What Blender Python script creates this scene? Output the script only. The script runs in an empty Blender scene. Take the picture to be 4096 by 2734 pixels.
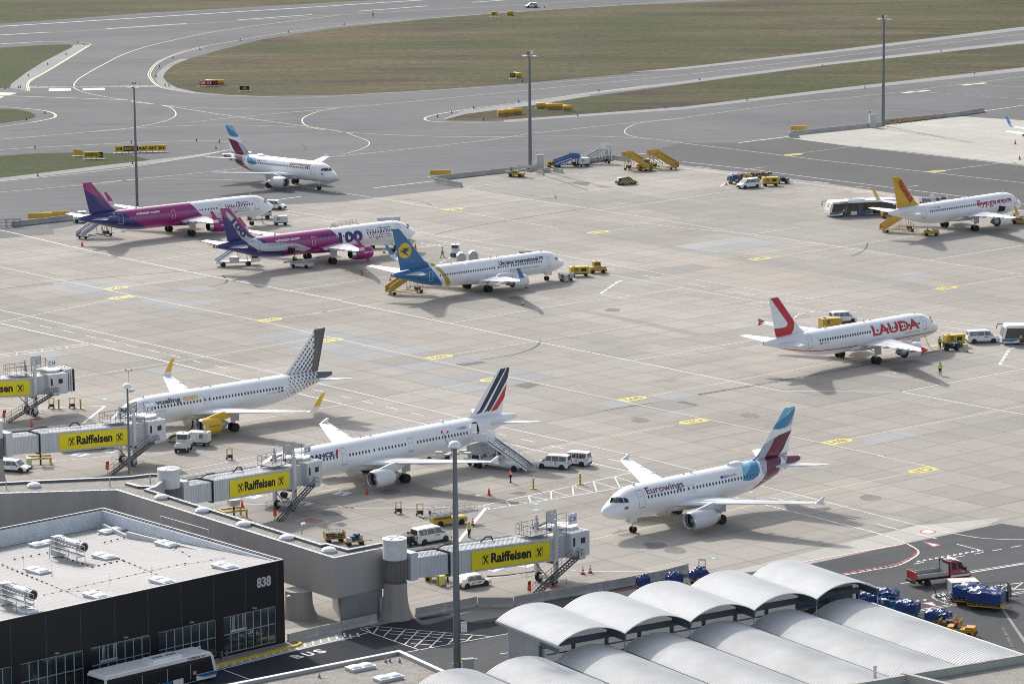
import bpy, bmesh, math, random
import numpy as np
from mathutils import Vector, Matrix
random.seed(7)
R = math.radians
# ------------------------------------------------------------------ camera, light, exposure
FPX, PITCH, ROLL, HCAM = 14177.1, R(10.0844), R(-0.495), 97.688
SUN_AZ, SUN_EL = 115.5, 34.5           # direction towards the sun (degrees from +X), elevation
SUN_STR, SKY_STR, EXPO = 2.3, 0.15, 0.76
sc = bpy.context.scene
COL = sc.collection
cam = bpy.data.cameras.new('camera'); camo = bpy.data.objects.new('camera', cam); COL.objects.link(camo)
cam.sensor_width = 36; cam.lens = FPX / 4096 * 36; cam.clip_start = 5; cam.clip_end = 20000
R0 = Vector((1, 0, 0)); F0 = Vector((0, math.cos(PITCH), -math.sin(PITCH))); U0 = Vector((0, math.sin(PITCH), math.cos(PITCH)))
cr, sr = math.cos(ROLL), math.sin(ROLL)
CR = R0 * cr + U0 * sr; CU = U0 * cr - R0 * sr
camo.matrix_world = Matrix(((CR.x, CU.x, -F0.x, 0), (CR.y, CU.y, -F0.y, 0), (CR.z, CU.z, -F0.z, HCAM), (0, 0, 0, 1)))
sc.camera = camo
w = bpy.data.worlds.new('World'); sc.world = w; w.use_nodes = True
nt = w.node_tree; bg = nt.nodes['Background']; sky = nt.nodes.new('ShaderNodeTexSky')
sky.sky_type = 'NISHITA'; sky.sun_disc = False; sky.sun_elevation = R(SUN_EL); sky.sun_rotation = R(90 - SUN_AZ)
sky.air_density = 1.0; sky.dust_density = 3.0; sky.ozone_density = 1.0; sky.altitude = 200
mx = nt.nodes.new('ShaderNodeMix'); mx.data_type = 'RGBA'; mx.inputs['Factor'].default_value = 0.55
bw = nt.nodes.new('ShaderNodeRGBToBW'); nt.links.new(sky.outputs[0], bw.inputs[0])
nt.links.new(sky.outputs[0], mx.inputs['A']); nt.links.new(bw.outputs[0], mx.inputs['B'])
nt.links.new(mx.outputs['Result'], bg.inputs['Color']); bg.inputs['Strength'].default_value = SKY_STR
sl = bpy.data.lights.new('sun', 'SUN'); sl.energy = SUN_STR; sl.angle = R(1.8); sl.color = (1.0, 0.965, 0.91)
so = bpy.data.objects.new('sun', sl); COL.objects.link(so)
sd = Vector((math.cos(R(SUN_AZ)) * math.cos(R(SUN_EL)), math.sin(R(SUN_AZ)) * math.cos(R(SUN_EL)), math.sin(R(SUN_EL))))
so.rotation_euler = sd.to_track_quat('Z', 'Y').to_euler(); so.location = sd * 300 + Vector((0, 600, 0))
sc.view_settings.view_transform = 'Standard'; sc.view_settings.look = 'None'
sc.view_settings.exposure = EXPO; sc.view_settings.gamma = 1
sc.render.engine = 'CYCLES'; sc.cycles.filter_width = 1.0

# ------------------------------------------------------------------ helpers
def G(u, v, z=0.0):
    """where a sight line of the survey photograph meets the height z (source pixels 4096 x 2734)"""
    a, b = u - 2048, v - 1367
    uu = a * cr + b * sr; vv = -a * sr + b * cr
    d = CR0 * uu + F0 * FPX - U0 * vv
    t = (z - HCAM) / d.z
    return Vector((d.x * t, d.y * t, z))
CR0 = R0
TS = {'11': (0, 0), '12': (1366, 0), '13': (2732, 0), '21': (0, 912), '22': (1366, 912), '23': (2732, 912),
      '31': (0, 1822), '32': (1366, 1822), '33': (2732, 1822)}
def T(t, x, y, z=0.0):
    o = TS[t]; return G(o[0] + x / 1.7196, o[1] + y / 1.7196, z)
def TP(t, pts, z=0.0): return [T(t, x, y, z) for x, y in pts]

MATS = {}
def mat(name, col, rough=.6, metal=0., var=.10, scale=.6, spec=.4, coat=0., streak=False, bump=0.):
    if name in MATS: return MATS[name]
    m = bpy.data.materials.new(name); m.use_nodes = True; n = m.node_tree; b = n.nodes['Principled BSDF']
    b.inputs['Roughness'].default_value = rough; b.inputs['Metallic'].default_value = metal
    b.inputs['Specular IOR Level'].default_value = spec; b.inputs['Coat Weight'].default_value = coat
    b.inputs['Coat Roughness'].default_value = .12
    if var > 0:
        tc = n.nodes.new('ShaderNodeTexCoord'); mp = n.nodes.new('ShaderNodeMapping'); no = n.nodes.new('ShaderNodeTexNoise')
        n.links.new(tc.outputs['Object'], mp.inputs['Vector']); mp.inputs['Scale'].default_value = (scale, scale, scale * (.12 if streak else 1))
        n.links.new(mp.outputs[0], no.inputs['Vector']); no.inputs['Scale'].default_value = 1; no.inputs['Detail'].default_value = 5; no.inputs['Roughness'].default_value = .65
        mr = n.nodes.new('ShaderNodeMapRange'); mr.inputs['From Min'].default_value = .3; mr.inputs['From Max'].default_value = .7
        mr.inputs['To Min'].default_value = 1 - var; mr.inputs['To Max'].default_value = 1 + var * .5
        n.links.new(no.outputs[0], mr.inputs[0])
        vm = n.nodes.new('ShaderNodeVectorMath'); vm.operation = 'SCALE'; vm.inputs[0].default_value = col[:3]
        n.links.new(mr.outputs[0], vm.inputs['Scale']); n.links.new(vm.outputs[0], b.inputs['Base Color'])
        if bump:
            bp = n.nodes.new('ShaderNodeBump'); bp.inputs['Strength'].default_value = bump; n.links.new(no.outputs[0], bp.inputs['Height']); n.links.new(bp.outputs[0], b.inputs['Normal'])
    else: b.inputs['Base Color'].default_value = (*col[:3], 1)
    MATS[name] = m; return m
def hx(s):
    v = [int(s[i:i + 2], 16) / 255 for i in (0, 2, 4)]
    return tuple(((c + .055) / 1.055) ** 2.4 if c > .04045 else c / 12.92 for c in v)
WHITE = mat('white_paint', (.78, .79, .80), .35, var=.06, coat=.3)
WHITE_D = mat('worn_white_paint', (.62, .63, .63), .5, var=.18, scale=1.2)
GREYL = mat('light_grey_paint', (.48, .49, .50), .5, var=.12)
GREY = mat('grey_paint', (.22, .23, .25), .5, var=.15)
STEEL = mat('galvanised_steel', (.38, .40, .42), .45, .5, var=.18)
DARK = mat('dark_plastic', (.025, .026, .028), .55, var=.2)
BLACK = mat('black_rubber', (.018, .018, .019), .8, var=.25)
GLASS = mat('dark_glass', (.012, .016, .02), .08, var=0, spec=.9, coat=.5)
YEL = mat('yellow_equipment_paint', (.48, .31, .06), .5, var=.25, scale=1.5)
YELB = mat('bright_yellow_paint', (.62, .46, .02), .5, var=.12)
REDP = mat('red_paint', (.45, .02, .025), .4, var=.1, coat=.3)
ORANGE = mat('orange_plastic', (.75, .09, .02), .6, var=.1)
BLUEP = mat('blue_paint', (.03, .13, .30), .4, var=.1)
TARP = mat('blue_tarpaulin', (.012, .045, .19), .35, var=.25, scale=2, coat=.4)
CONC = mat('pale_concrete', (.42, .41, .38), .9, var=.25, scale=.9, bump=.2)
METAL = mat('bare_metal', (.55, .55, .56), .28, .9, var=.12)
SKIN = mat('skin', (.45, .27, .19), .6, var=.05)

class MB:
    def __init__(s): s.v = []; s.f = []; s.m = []; s.ms = []
    def mi(s, m):
        if m not in s.ms: s.ms.append(m)
        return s.ms.index(m)
    def add(s, vs, fs, m):
        o = len(s.v); s.v += [tuple(v) for v in vs]; i = s.mi(m)
        for f in fs: s.f.append([k + o for k in f]); s.m.append(i)
        return s
    def box(s, c, d, m, rz=0, ry=0, tp=(1, 1), sh=(0, 0)):
        """box of size d centred at c; tp = taper of the top, sh = shift of the top"""
        vs = []
        M = Matrix.Rotation(rz, 3, 'Z') @ Matrix.Rotation(ry, 3, 'Y')
        for z in (-.5, .5):
            k = tp if z > 0 else (1, 1); q = sh if z > 0 else (0, 0)
            for x, y in ((-.5, -.5), (.5, -.5), (.5, .5), (-.5, .5)):
                vs.append(M @ Vector((x * d[0] * k[0] + q[0], y * d[1] * k[1] + q[1], z * d[2])) + Vector(c))
        return s.add(vs, [(3, 2, 1, 0), (4, 5, 6, 7), (0, 1, 5, 4), (1, 2, 6, 5), (2, 3, 7, 6), (3, 0, 4, 7)], m)
    def prism(s, poly, z0, z1, m, top=None):
        """vertical prism over a ground polygon"""
        n = len(poly); a = sum(poly[i][0] * poly[(i + 1) % n][1] - poly[(i + 1) % n][0] * poly[i][1] for i in range(n))
        if a < 0: poly = poly[::-1]
        s.add([(p[0], p[1], z0) for p in poly] + [(p[0], p[1], z1) for p in poly],
              [(i, (i + 1) % n, n + (i + 1) % n, n + i) for i in range(n)] + [tuple(reversed(range(n)))], m)
        o = len(s.v) - n; s.f.append([o + i for i in range(n)]); s.m.append(s.mi(top or m)); return s
    def side(s, prof, y0, y1, m, caps=None):
        """extrude an x-z profile (counter-clockwise seen from -y) across y"""
        n = len(prof)
        if not isinstance(y0, (list, tuple)): y0 = [y0] * n; y1 = [y1] * n
        vs = [(p[0], y0[i], p[1]) for i, p in enumerate(prof)] + [(p[0], y1[i], p[1]) for i, p in enumerate(prof)]
        s.add(vs, [((i + 1) % n, i, n + i, n + (i + 1) % n) for i in range(n)], m)
        o = len(s.v) - 2 * n; k = s.mi(caps or m)
        s.f.append([o + i for i in range(n)]); s.m.append(k); s.f.append([o + n + i for i in reversed(range(n))]); s.m.append(k); return s
    def tube(s, p, q, r, m, n=8, r2=None):
        p, q = Vector(p), Vector(q); d = (q - p); r2 = r if r2 is None else r2
        if d.length < 1e-6: return s
        d.normalize(); a = d.orthogonal().normalized(); b = d.cross(a)
        vs = [p + (a * math.cos(t) + b * math.sin(t)) * r for t in [2 * math.pi * i / n for i in range(n)]] + \
             [q + (a * math.cos(t) + b * math.sin(t)) * r2 for t in [2 * math.pi * i / n for i in range(n)]]
        return s.add(vs, [(i, (i + 1) % n, n + (i + 1) % n, n + i) for i in range(n)] + [tuple(reversed(range(n))), tuple(range(n, 2 * n))], m)
    def path(s, pts, r, m, n=6):
        for a, b in zip(pts, pts[1:]): s.tube(a, b, r, m, n)
        return s
    def rings(s, rings, m, closed=True, cap0=True, cap1=True, ms=None):
        n = len(rings[0]); o = len(s.v)
        for r in rings: s.v += [tuple(p) for p in r]
        k = s.mi(m)
        for j in range(len(rings) - 1):
            kk = s.mi(ms[j]) if ms else k
            for i in range(n if closed else n - 1):
                i2 = (i + 1) % n
                s.f.append([o + j * n + i, o + j * n + i2, o + (j + 1) * n + i2, o + (j + 1) * n + i]); s.m.append(kk)
        if cap0: s.f.append([o + i for i in reversed(range(n))]); s.m.append(k)
        if cap1: s.f.append([o + (len(rings) - 1) * n + i for i in range(n)]); s.m.append(s.mi(ms[-1]) if ms else k)
        return s
    def lathe(s, prof, m, c=(0, 0, 0), axis='Z', n=20, ms=None):
        rs = []
        for r, h in prof:
            ring = []
            for i in range(n):
                t = 2 * math.pi * i / n; a, b = r * math.cos(t), r * math.sin(t)
                ring.append({'Z': (c[0] + a, c[1] + b, c[2] + h), 'X': (c[0] + h, c[1] + a, c[2] + b), 'Y': (c[0] + b, c[1] + h, c[2] + a)}[axis])
            rs.append(ring)
        return s.rings(rs, m, ms=ms)
    def mesh(s, name, smooth=False, angle=40):
        me = bpy.data.meshes.new(name); me.from_pydata(s.v, [], s.f)
        for m in s.ms: me.materials.append(m)
        me.polygons.foreach_set('material_index', s.m)
        if smooth:
            me.polygons.foreach_set('use_smooth', [True] * len(me.polygons))
            me.set_sharp_from_angle(angle=R(angle))
        me.update(); return me
    def build(s, name, parent=None, smooth=False, angle=40, loc=None, rz=None, bevel=0):
        o = bpy.data.objects.new(name, s.mesh(name, smooth, angle)); COL.objects.link(o)
        if parent is not None: o.parent = parent
        if loc is not None: o.location = loc
        if rz is not None: o.rotation_euler[2] = rz
        if bevel:
            b = o.modifiers.new('bevel', 'BEVEL'); b.width = bevel; b.segments = 2; b.limit_method = 'ANGLE'; b.angle_limit = R(40)
        return o
def tag(o, label=None, cat=None, group=None, kind=None):
    if label: o['label'] = label
    if cat: o['category'] = cat
    if group: o['group'] = group
    if kind: o['kind'] = kind
    return o
def thing(name, label, cat, loc=(0, 0, 0), rz=0, group=None):
    o = bpy.data.objects.new(name, None); COL.objects.link(o); o.location = loc; o.rotation_euler[2] = rz
    o.empty_display_size = .5
    return tag(o, label, cat, group)
def kids(o): return [c for c in ALLKIDS.get(o.name, [])]
ALLKIDS = {}
def dup(root, label, loc, rz, group=None):
    """a copy of a thing with its parts and sub-parts"""
    def cp(o, par):
        c = o.copy(); COL.objects.link(c)
        if par: c.parent = par
        for k in o.children: cp(k, c)
        return c
    r = cp(root, None); r.location = loc; r.rotation_euler[2] = rz; r['label'] = label
    if group: r['group'] = group
    return r
def sheet(name, poly, z, m, kind='structure', label=None):
    """flat polygon on the ground, triangulated so that it may be concave"""
    bm = bmesh.new(); vs = [bm.verts.new((p[0], p[1], z)) for p in poly]; f = bm.faces.new(vs)
    bm.normal_update()
    if f.normal.z < 0: f.normal_flip()
    bmesh.ops.triangulate(bm, faces=[f]); me = bpy.data.meshes.new(name); bm.to_mesh(me); bm.free(); me.materials.append(m)
    o = bpy.data.objects.new(name, me); COL.objects.link(o); tag(o, label, kind=kind); return o
def smooth_line(pts, n=5):
    out = []
    P = [pts[0]] + list(pts) + [pts[-1]]
    for i in range(1, len(P) - 2):
        for k in range(n):
            t = k / n; a, b, c, d = P[i - 1], P[i], P[i + 1], P[i + 2]
            out.append(.5 * ((2 * b) + (c - a) * t + (2 * a - 5 * b + 4 * c - d) * t * t + (3 * b - a - 3 * c + d) * t ** 3))
    out.append(Vector(P[-1])); return out
def ribbon(mb, pts, wd, z, m, dash=None):
    pts = [Vector((p[0], p[1], 0)) for p in pts]
    for i in range(len(pts) - 1):
        a, b = pts[i], pts[i + 1]; d = b - a
        if d.length < 1e-4: continue
        L = d.length; d /= L; nrm = Vector((-d.y, d.x, 0)) * wd / 2
        e = d * wd * .25
        segs = [(0, L)] if not dash else [(k * sum(dash), min(L, k * sum(dash) + dash[0])) for k in range(int(L / sum(dash)) + 1)]
        for s0, s1 in segs:
            if s1 - s0 < .05: continue
            p, q = a + d * s0 - e, a + d * s1 + e
            mb.add([(x.x, x.y, z) for x in (p - nrm, q - nrm, q + nrm, p + nrm)], [(0, 1, 2, 3)], m)
# lettering -----------------------------------------------------------------
TXT = {}
def text2d(s, bold=0., shear=0., sx=1.):
    """flat letters as triangles in the unit cap height: (verts, faces, width)"""
    key = (s, bold, shear, sx)
    if key in TXT: return TXT[key]
    cu = bpy.data.curves.new('lettering', 'FONT'); cu.body = s; cu.size = 1; cu.offset = bold; cu.shear = shear; cu.resolution_u = 3
    ob = bpy.data.objects.new('lettering', cu); COL.objects.link(ob)
    dg = bpy.context.evaluated_depsgraph_get(); dg.update()
    me = bpy.data.meshes.new_from_object(ob.evaluated_get(dg))
    bm = bmesh.new(); bm.from_mesh(me); bmesh.ops.triangulate(bm, faces=bm.faces[:])
    bm.verts.index_update()
    vs = [(v.co.x * sx, v.co.y) for v in bm.verts]; fs = [[v.index for v in f.verts] for f in bm.faces]; bm.free()
    bpy.data.objects.remove(ob); bpy.data.curves.remove(cu); bpy.data.meshes.remove(me)
    x0 = min(v[0] for v in vs); x1 = max(v[0] for v in vs)
    cap = .729
    vs = [((v[0] - x0) / cap, v[1] / cap) for v in vs]
    TXT[key] = (vs, fs, (x1 - x0) / cap); return TXT[key]
def text_on(mb, s, o, ux, uy, h, m, w=None, bold=0., shear=0., center=True):
    """letters of cap height h from o along ux, up uy"""
    vs, fs, W = text2d(s, bold, shear); k = h if w is None else w / W
    o, ux, uy = Vector(o), Vector(ux).normalized(), Vector(uy).normalized(); x0 = -W * k / 2 if center else 0
    mb.add([o + ux * (v[0] * k + x0) + uy * v[1] * h for v in vs], fs, m)
# ------------------------------------------------------------------ the ground
AX = R(40.5)
def ground_mat(name, c1, c2, sc1=.02, sc2=.6, rough=.95, stretch=None, c3=None, bump=0., joints=0, slabvar=0., streaks=0., fine=.12, rotz=AX, spots=0.):
    m = bpy.data.materials.new(name); m.use_nodes = True; n = m.node_tree; b = n.nodes['Principled BSDF']; L = n.links
    b.inputs['Roughness'].default_value = rough; b.inputs['Specular IOR Level'].default_value = .06
    tc = n.nodes.new('ShaderNodeTexCoord')
    mp = n.nodes.new('ShaderNodeMapping'); mp.inputs['Rotation'].default_value = (0, 0, -rotz); L.new(tc.outputs['Object'], mp.inputs[0])
    def noise(scale, det=4, vec=None, st=None, rg=.6):
        no = n.nodes.new('ShaderNodeTexNoise'); no.inputs['Scale'].default_value = scale; no.inputs['Detail'].default_value = det; no.inputs['Roughness'].default_value = rg
        v = vec or mp.outputs[0]
        if st:
            q = n.nodes.new('ShaderNodeMapping'); q.inputs['Scale'].default_value = st; L.new(v, q.inputs[0]); v = q.outputs[0]
        L.new(v, no.inputs['Vector']); return no.outputs[0]
    def rng(x, a, bb, c, d):
        r = n.nodes.new('ShaderNodeMapRange'); L.new(x, r.inputs[0])
        for i, q in zip((1, 2, 3, 4), (a, bb, c, d)): r.inputs[i].default_value = q
        return r.outputs[0]
    def mth(op, x, y):
        r = n.nodes.new('ShaderNodeMath'); r.operation = op
        for i, q in enumerate((x, y)):
            if isinstance(q, (int, float)): r.inputs[i].default_value = q
            else: L.new(q, r.inputs[i])
        return r.outputs[0]
    def mix(f, A, B):
        x = n.nodes.new('ShaderNodeMix'); x.data_type = 'RGBA'; L.new(f, x.inputs['Factor'])
        for k, q in (('A', A), ('B', B)):
            if isinstance(q, tuple): x.inputs[k].default_value = (*q, 1)
            else: L.new(q, x.inputs[k])
        return x.outputs['Result']
    col = mix(rng(noise(sc1, 5, st=stretch), .35, .65, 0, 1), c1, c2)
    if c3: col = mix(rng(noise(sc1 * 1.7, 4, st=stretch and (stretch[0] * 1.3, stretch[1], 1)), .52, .68, 0, 1), col, c3)
    k = rng(noise(sc2, 6, rg=.75), .3, .7, 1 - fine, 1 + fine)
    if streaks:
        k = mth('MULTIPLY', k, rng(noise(1, 4, st=(.02, .55, 1)), .35, .65, 1 - streaks, 1 + streaks * .5))
    if spots:
        k = mth('MULTIPLY', k, rng(noise(.16, 5, rg=.7), .60, .74, 1, 1 - spots)); k = mth('MULTIPLY', k, rng(noise(.5, 3), .66, .74, 1, 1 - spots * .8))
    if joints:
        sx = n.nodes.new('ShaderNodeSeparateXYZ'); L.new(mp.outputs[0], sx.inputs[0])
        mins = None; cells = []
        for ax, S in (('X', joints), ('Y', joints * 1.0)):
            d = mth('DIVIDE', sx.outputs[ax], S); fr = mth('FRACT', d, 0); cells.append(mth('FLOOR', d, 0))
            e = mth('MULTIPLY', mth('MINIMUM', fr, mth('SUBTRACT', 1.0, fr)), S)
            mins = e if mins is None else mth('MINIMUM', mins, e)
        k = mth('MULTIPLY', k, rng(mins, .05, .12, .66, 1))
        if slabvar:
            cb = n.nodes.new('ShaderNodeCombineXYZ'); L.new(cells[0], cb.inputs[0]); L.new(cells[1], cb.inputs[1])
            wn = n.nodes.new('ShaderNodeTexWhiteNoise'); wn.noise_dimensions = '2D'; L.new(cb.outputs[0], wn.inputs['Vector'])
            k = mth('MULTIPLY', k, rng(wn.outputs[0], 0, 1, 1 - slabvar, 1 + slabvar))
            # long lanes of slabs poured together
            cc = mth('FLOOR', mth('DIVIDE', sx.outputs['Y'], joints * 4), 0); c4 = mth('FLOOR', mth('DIVIDE', sx.outputs['X'], joints * 9), 0)
            cb2 = n.nodes.new('ShaderNodeCombineXYZ'); L.new(cc, cb2.inputs[0]); L.new(c4, cb2.inputs[1])
            wn2 = n.nodes.new('ShaderNodeTexWhiteNoise'); wn2.noise_dimensions = '2D'; L.new(cb2.outputs[0], wn2.inputs['Vector'])
            k = mth('MULTIPLY', k, rng(wn2.outputs[0], 0, 1, 1 - slabvar * 1.2, 1 + slabvar))
    vm = n.nodes.new('ShaderNodeVectorMath'); vm.operation = 'SCALE'; L.new(col, vm.inputs[0]); L.new(k, vm.inputs['Scale']); L.new(vm.outputs[0], b.inputs['Base Color'])
    if bump:
        bp = n.nodes.new('ShaderNodeBump'); bp.inputs['Strength'].default_value = bump; bp.inputs['Distance'].default_value = .1; L.new(noise(sc2 * 3, 4), bp.inputs['Height']); L.new(bp.outputs[0], b.inputs['Normal'])
    return m
GRASS = ground_mat('grass_field', (.055, .069, .027), (.118, .096, .058), .016, .5, stretch=(.5, 1.8, 1), c3=(.068, .052, .044), streaks=.28, spots=.18, fine=.5, rotz=0)
GRASS2 = ground_mat('green_grass', (.048, .066, .026), (.070, .074, .035), .02, .6, stretch=(.6, 1.6, 1), streaks=.15, fine=.4, rotz=0)
ASPH = ground_mat('taxiway_asphalt', (.145, .146, .150), (.176, .176, .179), .02, .8, fine=.08, streaks=.16, rotz=R(12))
ASPHR = ground_mat('runway_asphalt', (.132, .135, .142), (.150, .152, .157), .02, .8, fine=.05, streaks=.10, rotz=R(4))
ASPHL = ground_mat('pale_shoulder_asphalt', (.270, .268, .262), (.30, .298, .29), .05, .8, fine=.06)
ASPHP = ground_mat('apron_taxilane_asphalt', (.115, .115, .114), (.132, .132, .131), .02, .8, fine=.06, streaks=.08, rotz=R(-42))
ROAD = ground_mat('service_road_asphalt', (.085, .087, .090), (.108, .110, .113), .05, 1.2, fine=.10, streaks=.06, rotz=R(33))
ROADD = ground_mat('fresh_asphalt', (.040, .043, .050), (.050, .053, .060), .06, 1.5, fine=.12)
APRON = ground_mat('apron_concrete', (.322, .298, .266), (.370, .345, .310), .014, .9, fine=.06, joints=6.0, slabvar=.055, c3=(.292, .270, .245), streaks=.06, spots=.22)
APRON2 = ground_mat('pale_apron_concrete', (.42, .40, .365), (.47, .45, .41), .03, .9, fine=.05, joints=6.0, slabvar=.05)
PATCHB = ground_mat('bluish_repair_concrete', (.318, .314, .306), (.345, .341, .333), .1, .9, fine=.05, joints=6.0, slabvar=.05)
PATCHD = ground_mat('dark_repair_patch', (.16, .16, .155), (.19, .19, .18), .2, .9, fine=.08)
PATCHG = ground_mat('greyish_concrete_lane', (.285, .270, .245), (.31, .292, .265), .05, .9, fine=.05, joints=6.0, slabvar=.04)
PATCHR = ground_mat('reddish_concrete_lane', (.355, .315, .275), (.375, .335, .295), .05, .9, fine=.05, joints=6.0, slabvar=.04)

sheet('ground', [(-9000, -3000), (9000, -3000), (9000, 14000), (-9000, 14000)], -.03, GRASS)
def lerp(a, b, t): return a + (b - a) * t
# everything paved between the runway's far edge and the terminal
a0, a1 = T('11', 0, 165), T('12', 250, 0)
far = [lerp(a0, a1, -3), a0, T('11', 1000, 90), a1, lerp(a0, a1, 4)]
sheet('taxiway', far + [(1500, 200), (400, 60), (-400, 60), (-1200, 300)], -.018, ASPH)
# runway strip, darker
r0, r1 = T('11', 0, 303), T('11', 2349, 150)
sheet('runway', [far[0], far[1], far[3], far[4], lerp(r0, r1, 6), r0, lerp(r0, r1, -3)], -.012, ASPHR)
z_g = .0
isl = {
 'I1': ('11', [(0, 330), (300, 310), (470, 306), (505, 312), (490, 330), (445, 350), (300, 425), (180, 500), (75, 580), (62, 605), (0, 606), (-900, 604), (-900, 400)], GRASS2),
 'I2': ('11', [(0, 748), (110, 752), (200, 768), (245, 790), (240, 808), (190, 822), (0, 850), (-700, 930), (-700, 745)], GRASS2),
 'I3': ('11', [(0, 1072), (250, 1055), (560, 1048), (740, 1052), (900, 1065), (1043, 1103), (700, 1140), (0, 1226), (-900, 1330), (-900, 1130)], GRASS2)}
for k, (t, p, m) in isl.items(): sheet('grass_island', TP(t, p), z_g, m)
mid = TP('11', [(1297, 405), (1190, 450), (1135, 500), (1122, 530), (1150, 570), (1220, 605), (1350, 635), (1550, 650), (1800, 660), (2349, 652)]) + \
      TP('12', [(600, 620), (1280, 570), (2100, 495), (2349, 468)]) + TP('13', [(1000, 352), (2345, 185), (5200, -165)]) + \
      TP('13', [(5200, -420), (450, 0)]) + TP('12', [(2349, 22), (2000, 36), (1300, 75), (600, 130), (0, 190)]) + TP('11', [(2100, 224), (1800, 272), (1500, 347)])
sheet('grass_field', mid, z_g, GRASS)
tongue = TP('12', [(708, 822), (730, 808), (850, 785), (1000, 762), (1290, 728), (1700, 665), (2349, 580)]) + TP('13', [(1000, 445), (2345, 298), (5200, -50), (5200, 110), (2345, 467), (1100, 605), (0, 737)]) + \
         TP('12', [(2349, 740), (1700, 795), (1130, 828), (1000, 832), (760, 830)])
sheet('grass_island', tongue, z_g, GRASS)
# pale shoulders
def band(name, t, top, bot, m, z): sheet(name, TP(t, top) + TP(t, bot[::-1]), z, m)
z_s = .005
band('taxiway_shoulder', '13', [(-360, 497), (0, 463), (1000, 350), (2345, 184), (5200, -167)], [(-360, 499), (0, 478), (1000, 368), (2345, 207), (5200, -140)], ASPHL, z_s)
band('taxiway_shoulder', '13', [(-640, 634), (0, 558), (1000, 430), (2345, 279), (5200, -70)], [(-640, 652), (0, 577), (1000, 447), (2345, 300), (5200, -48)], ASPHL, z_s)
band('taxiway_shoulder', '12', [(700, 815), (850, 760), (1290, 700), (1709, 634)], [(712, 822), (850, 785), (1290, 728), (1709, 662)], ASPHL, z_s)
band('taxiway_shoulder', '13', [(-1230, 826), (0, 735), (1100, 603), (2345, 464), (5200, 105)], [(-1230, 840), (0, 754), (1100, 624), (2345, 490), (5200, 135)], ASPHL, z_s)
sheet('taxiway_shoulder', TP('11', [(505, 310), (592, 306), (606, 318), (330, 490), (205, 570), (180, 625), (70, 606), (75, 580), (180, 500), (300, 425), (445, 350), (490, 330)]), z_s, ASPHL)
sheet('taxiway_shoulder', TP('11', [(-900, 1328), (0, 1225), (700, 1139), (1043, 1101), (1180, 1085), (1580, 1032), (1400, 1075), (1000, 1130), (0, 1246), (-900, 1352)]), z_s, ASPHL)
sheet('taxiway_shoulder', TP('11', [(1150, 570), (1122, 530), (1135, 500), (1190, 450), (1297, 405), (1240, 405), (1130, 455), (1075, 505), (1065, 535), (1090, 585), (1180, 618), (1330, 640), (1550, 652), (1350, 635), (1220, 605)]), z_s, ASPHL)
# aprons
apron = [G(-900, 1030), G(0, 953), G(331, 895), G(1029, 825), G(1366, 807), G(1849, 750), G(1735, 728), G(2107, 681), G(2442, 636), G(2514, 642), G(2732, 662), G(3270, 728), G(3580, 774), G(3797, 800), G(4096, 840), G(4900, 945),
         G(5200, 2200), G(4096, 2107), G(4006, 2092), G(3226, 2257), G(2732, 2297), G(2058, 2416), G(1663, 2470), G(1500, 2500), G(1366, 2500), G(1140, 2562), G(900, 2680), G(-1500, 2680)]
sheet('apron', apron, z_g, APRON)
sheet('apron', TP('13', [(722, 948), (790, 906), (1230, 865), (1380, 862), (1900, 800), (2345, 828), (3600, 690), (3600, 1290), (2345, 1135), (1640, 1055), (1130, 1000)]), z_g, APRON2)
sheet('apron_taxilane', [T('12', 2349, 1128), T('12', 2000, 1072), T('12', 2349, 980), T('13', 380, 985), T('13', 722, 948), T('13', 1130, 1000), T('13', 2345, 1137), T('13', 3600, 1295), T('13', 3600, 1610), G(4096, 842), G(3797, 802), G(3580, 776), G(3270, 730), G(2732, 664)], -.006, ASPHP)
sheet('service_road', [G(5600, 2150), G(4096, 2100), G(4006, 2090), G(3226, 2255), G(2732, 2295), G(2058, 2414), G(1663, 2468), G(1500, 2498), G(1366, 2498), G(1140, 2560), G(900, 2676), (-160, 330), (-160, 100), (260, 100)], -.006, ROAD)
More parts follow.
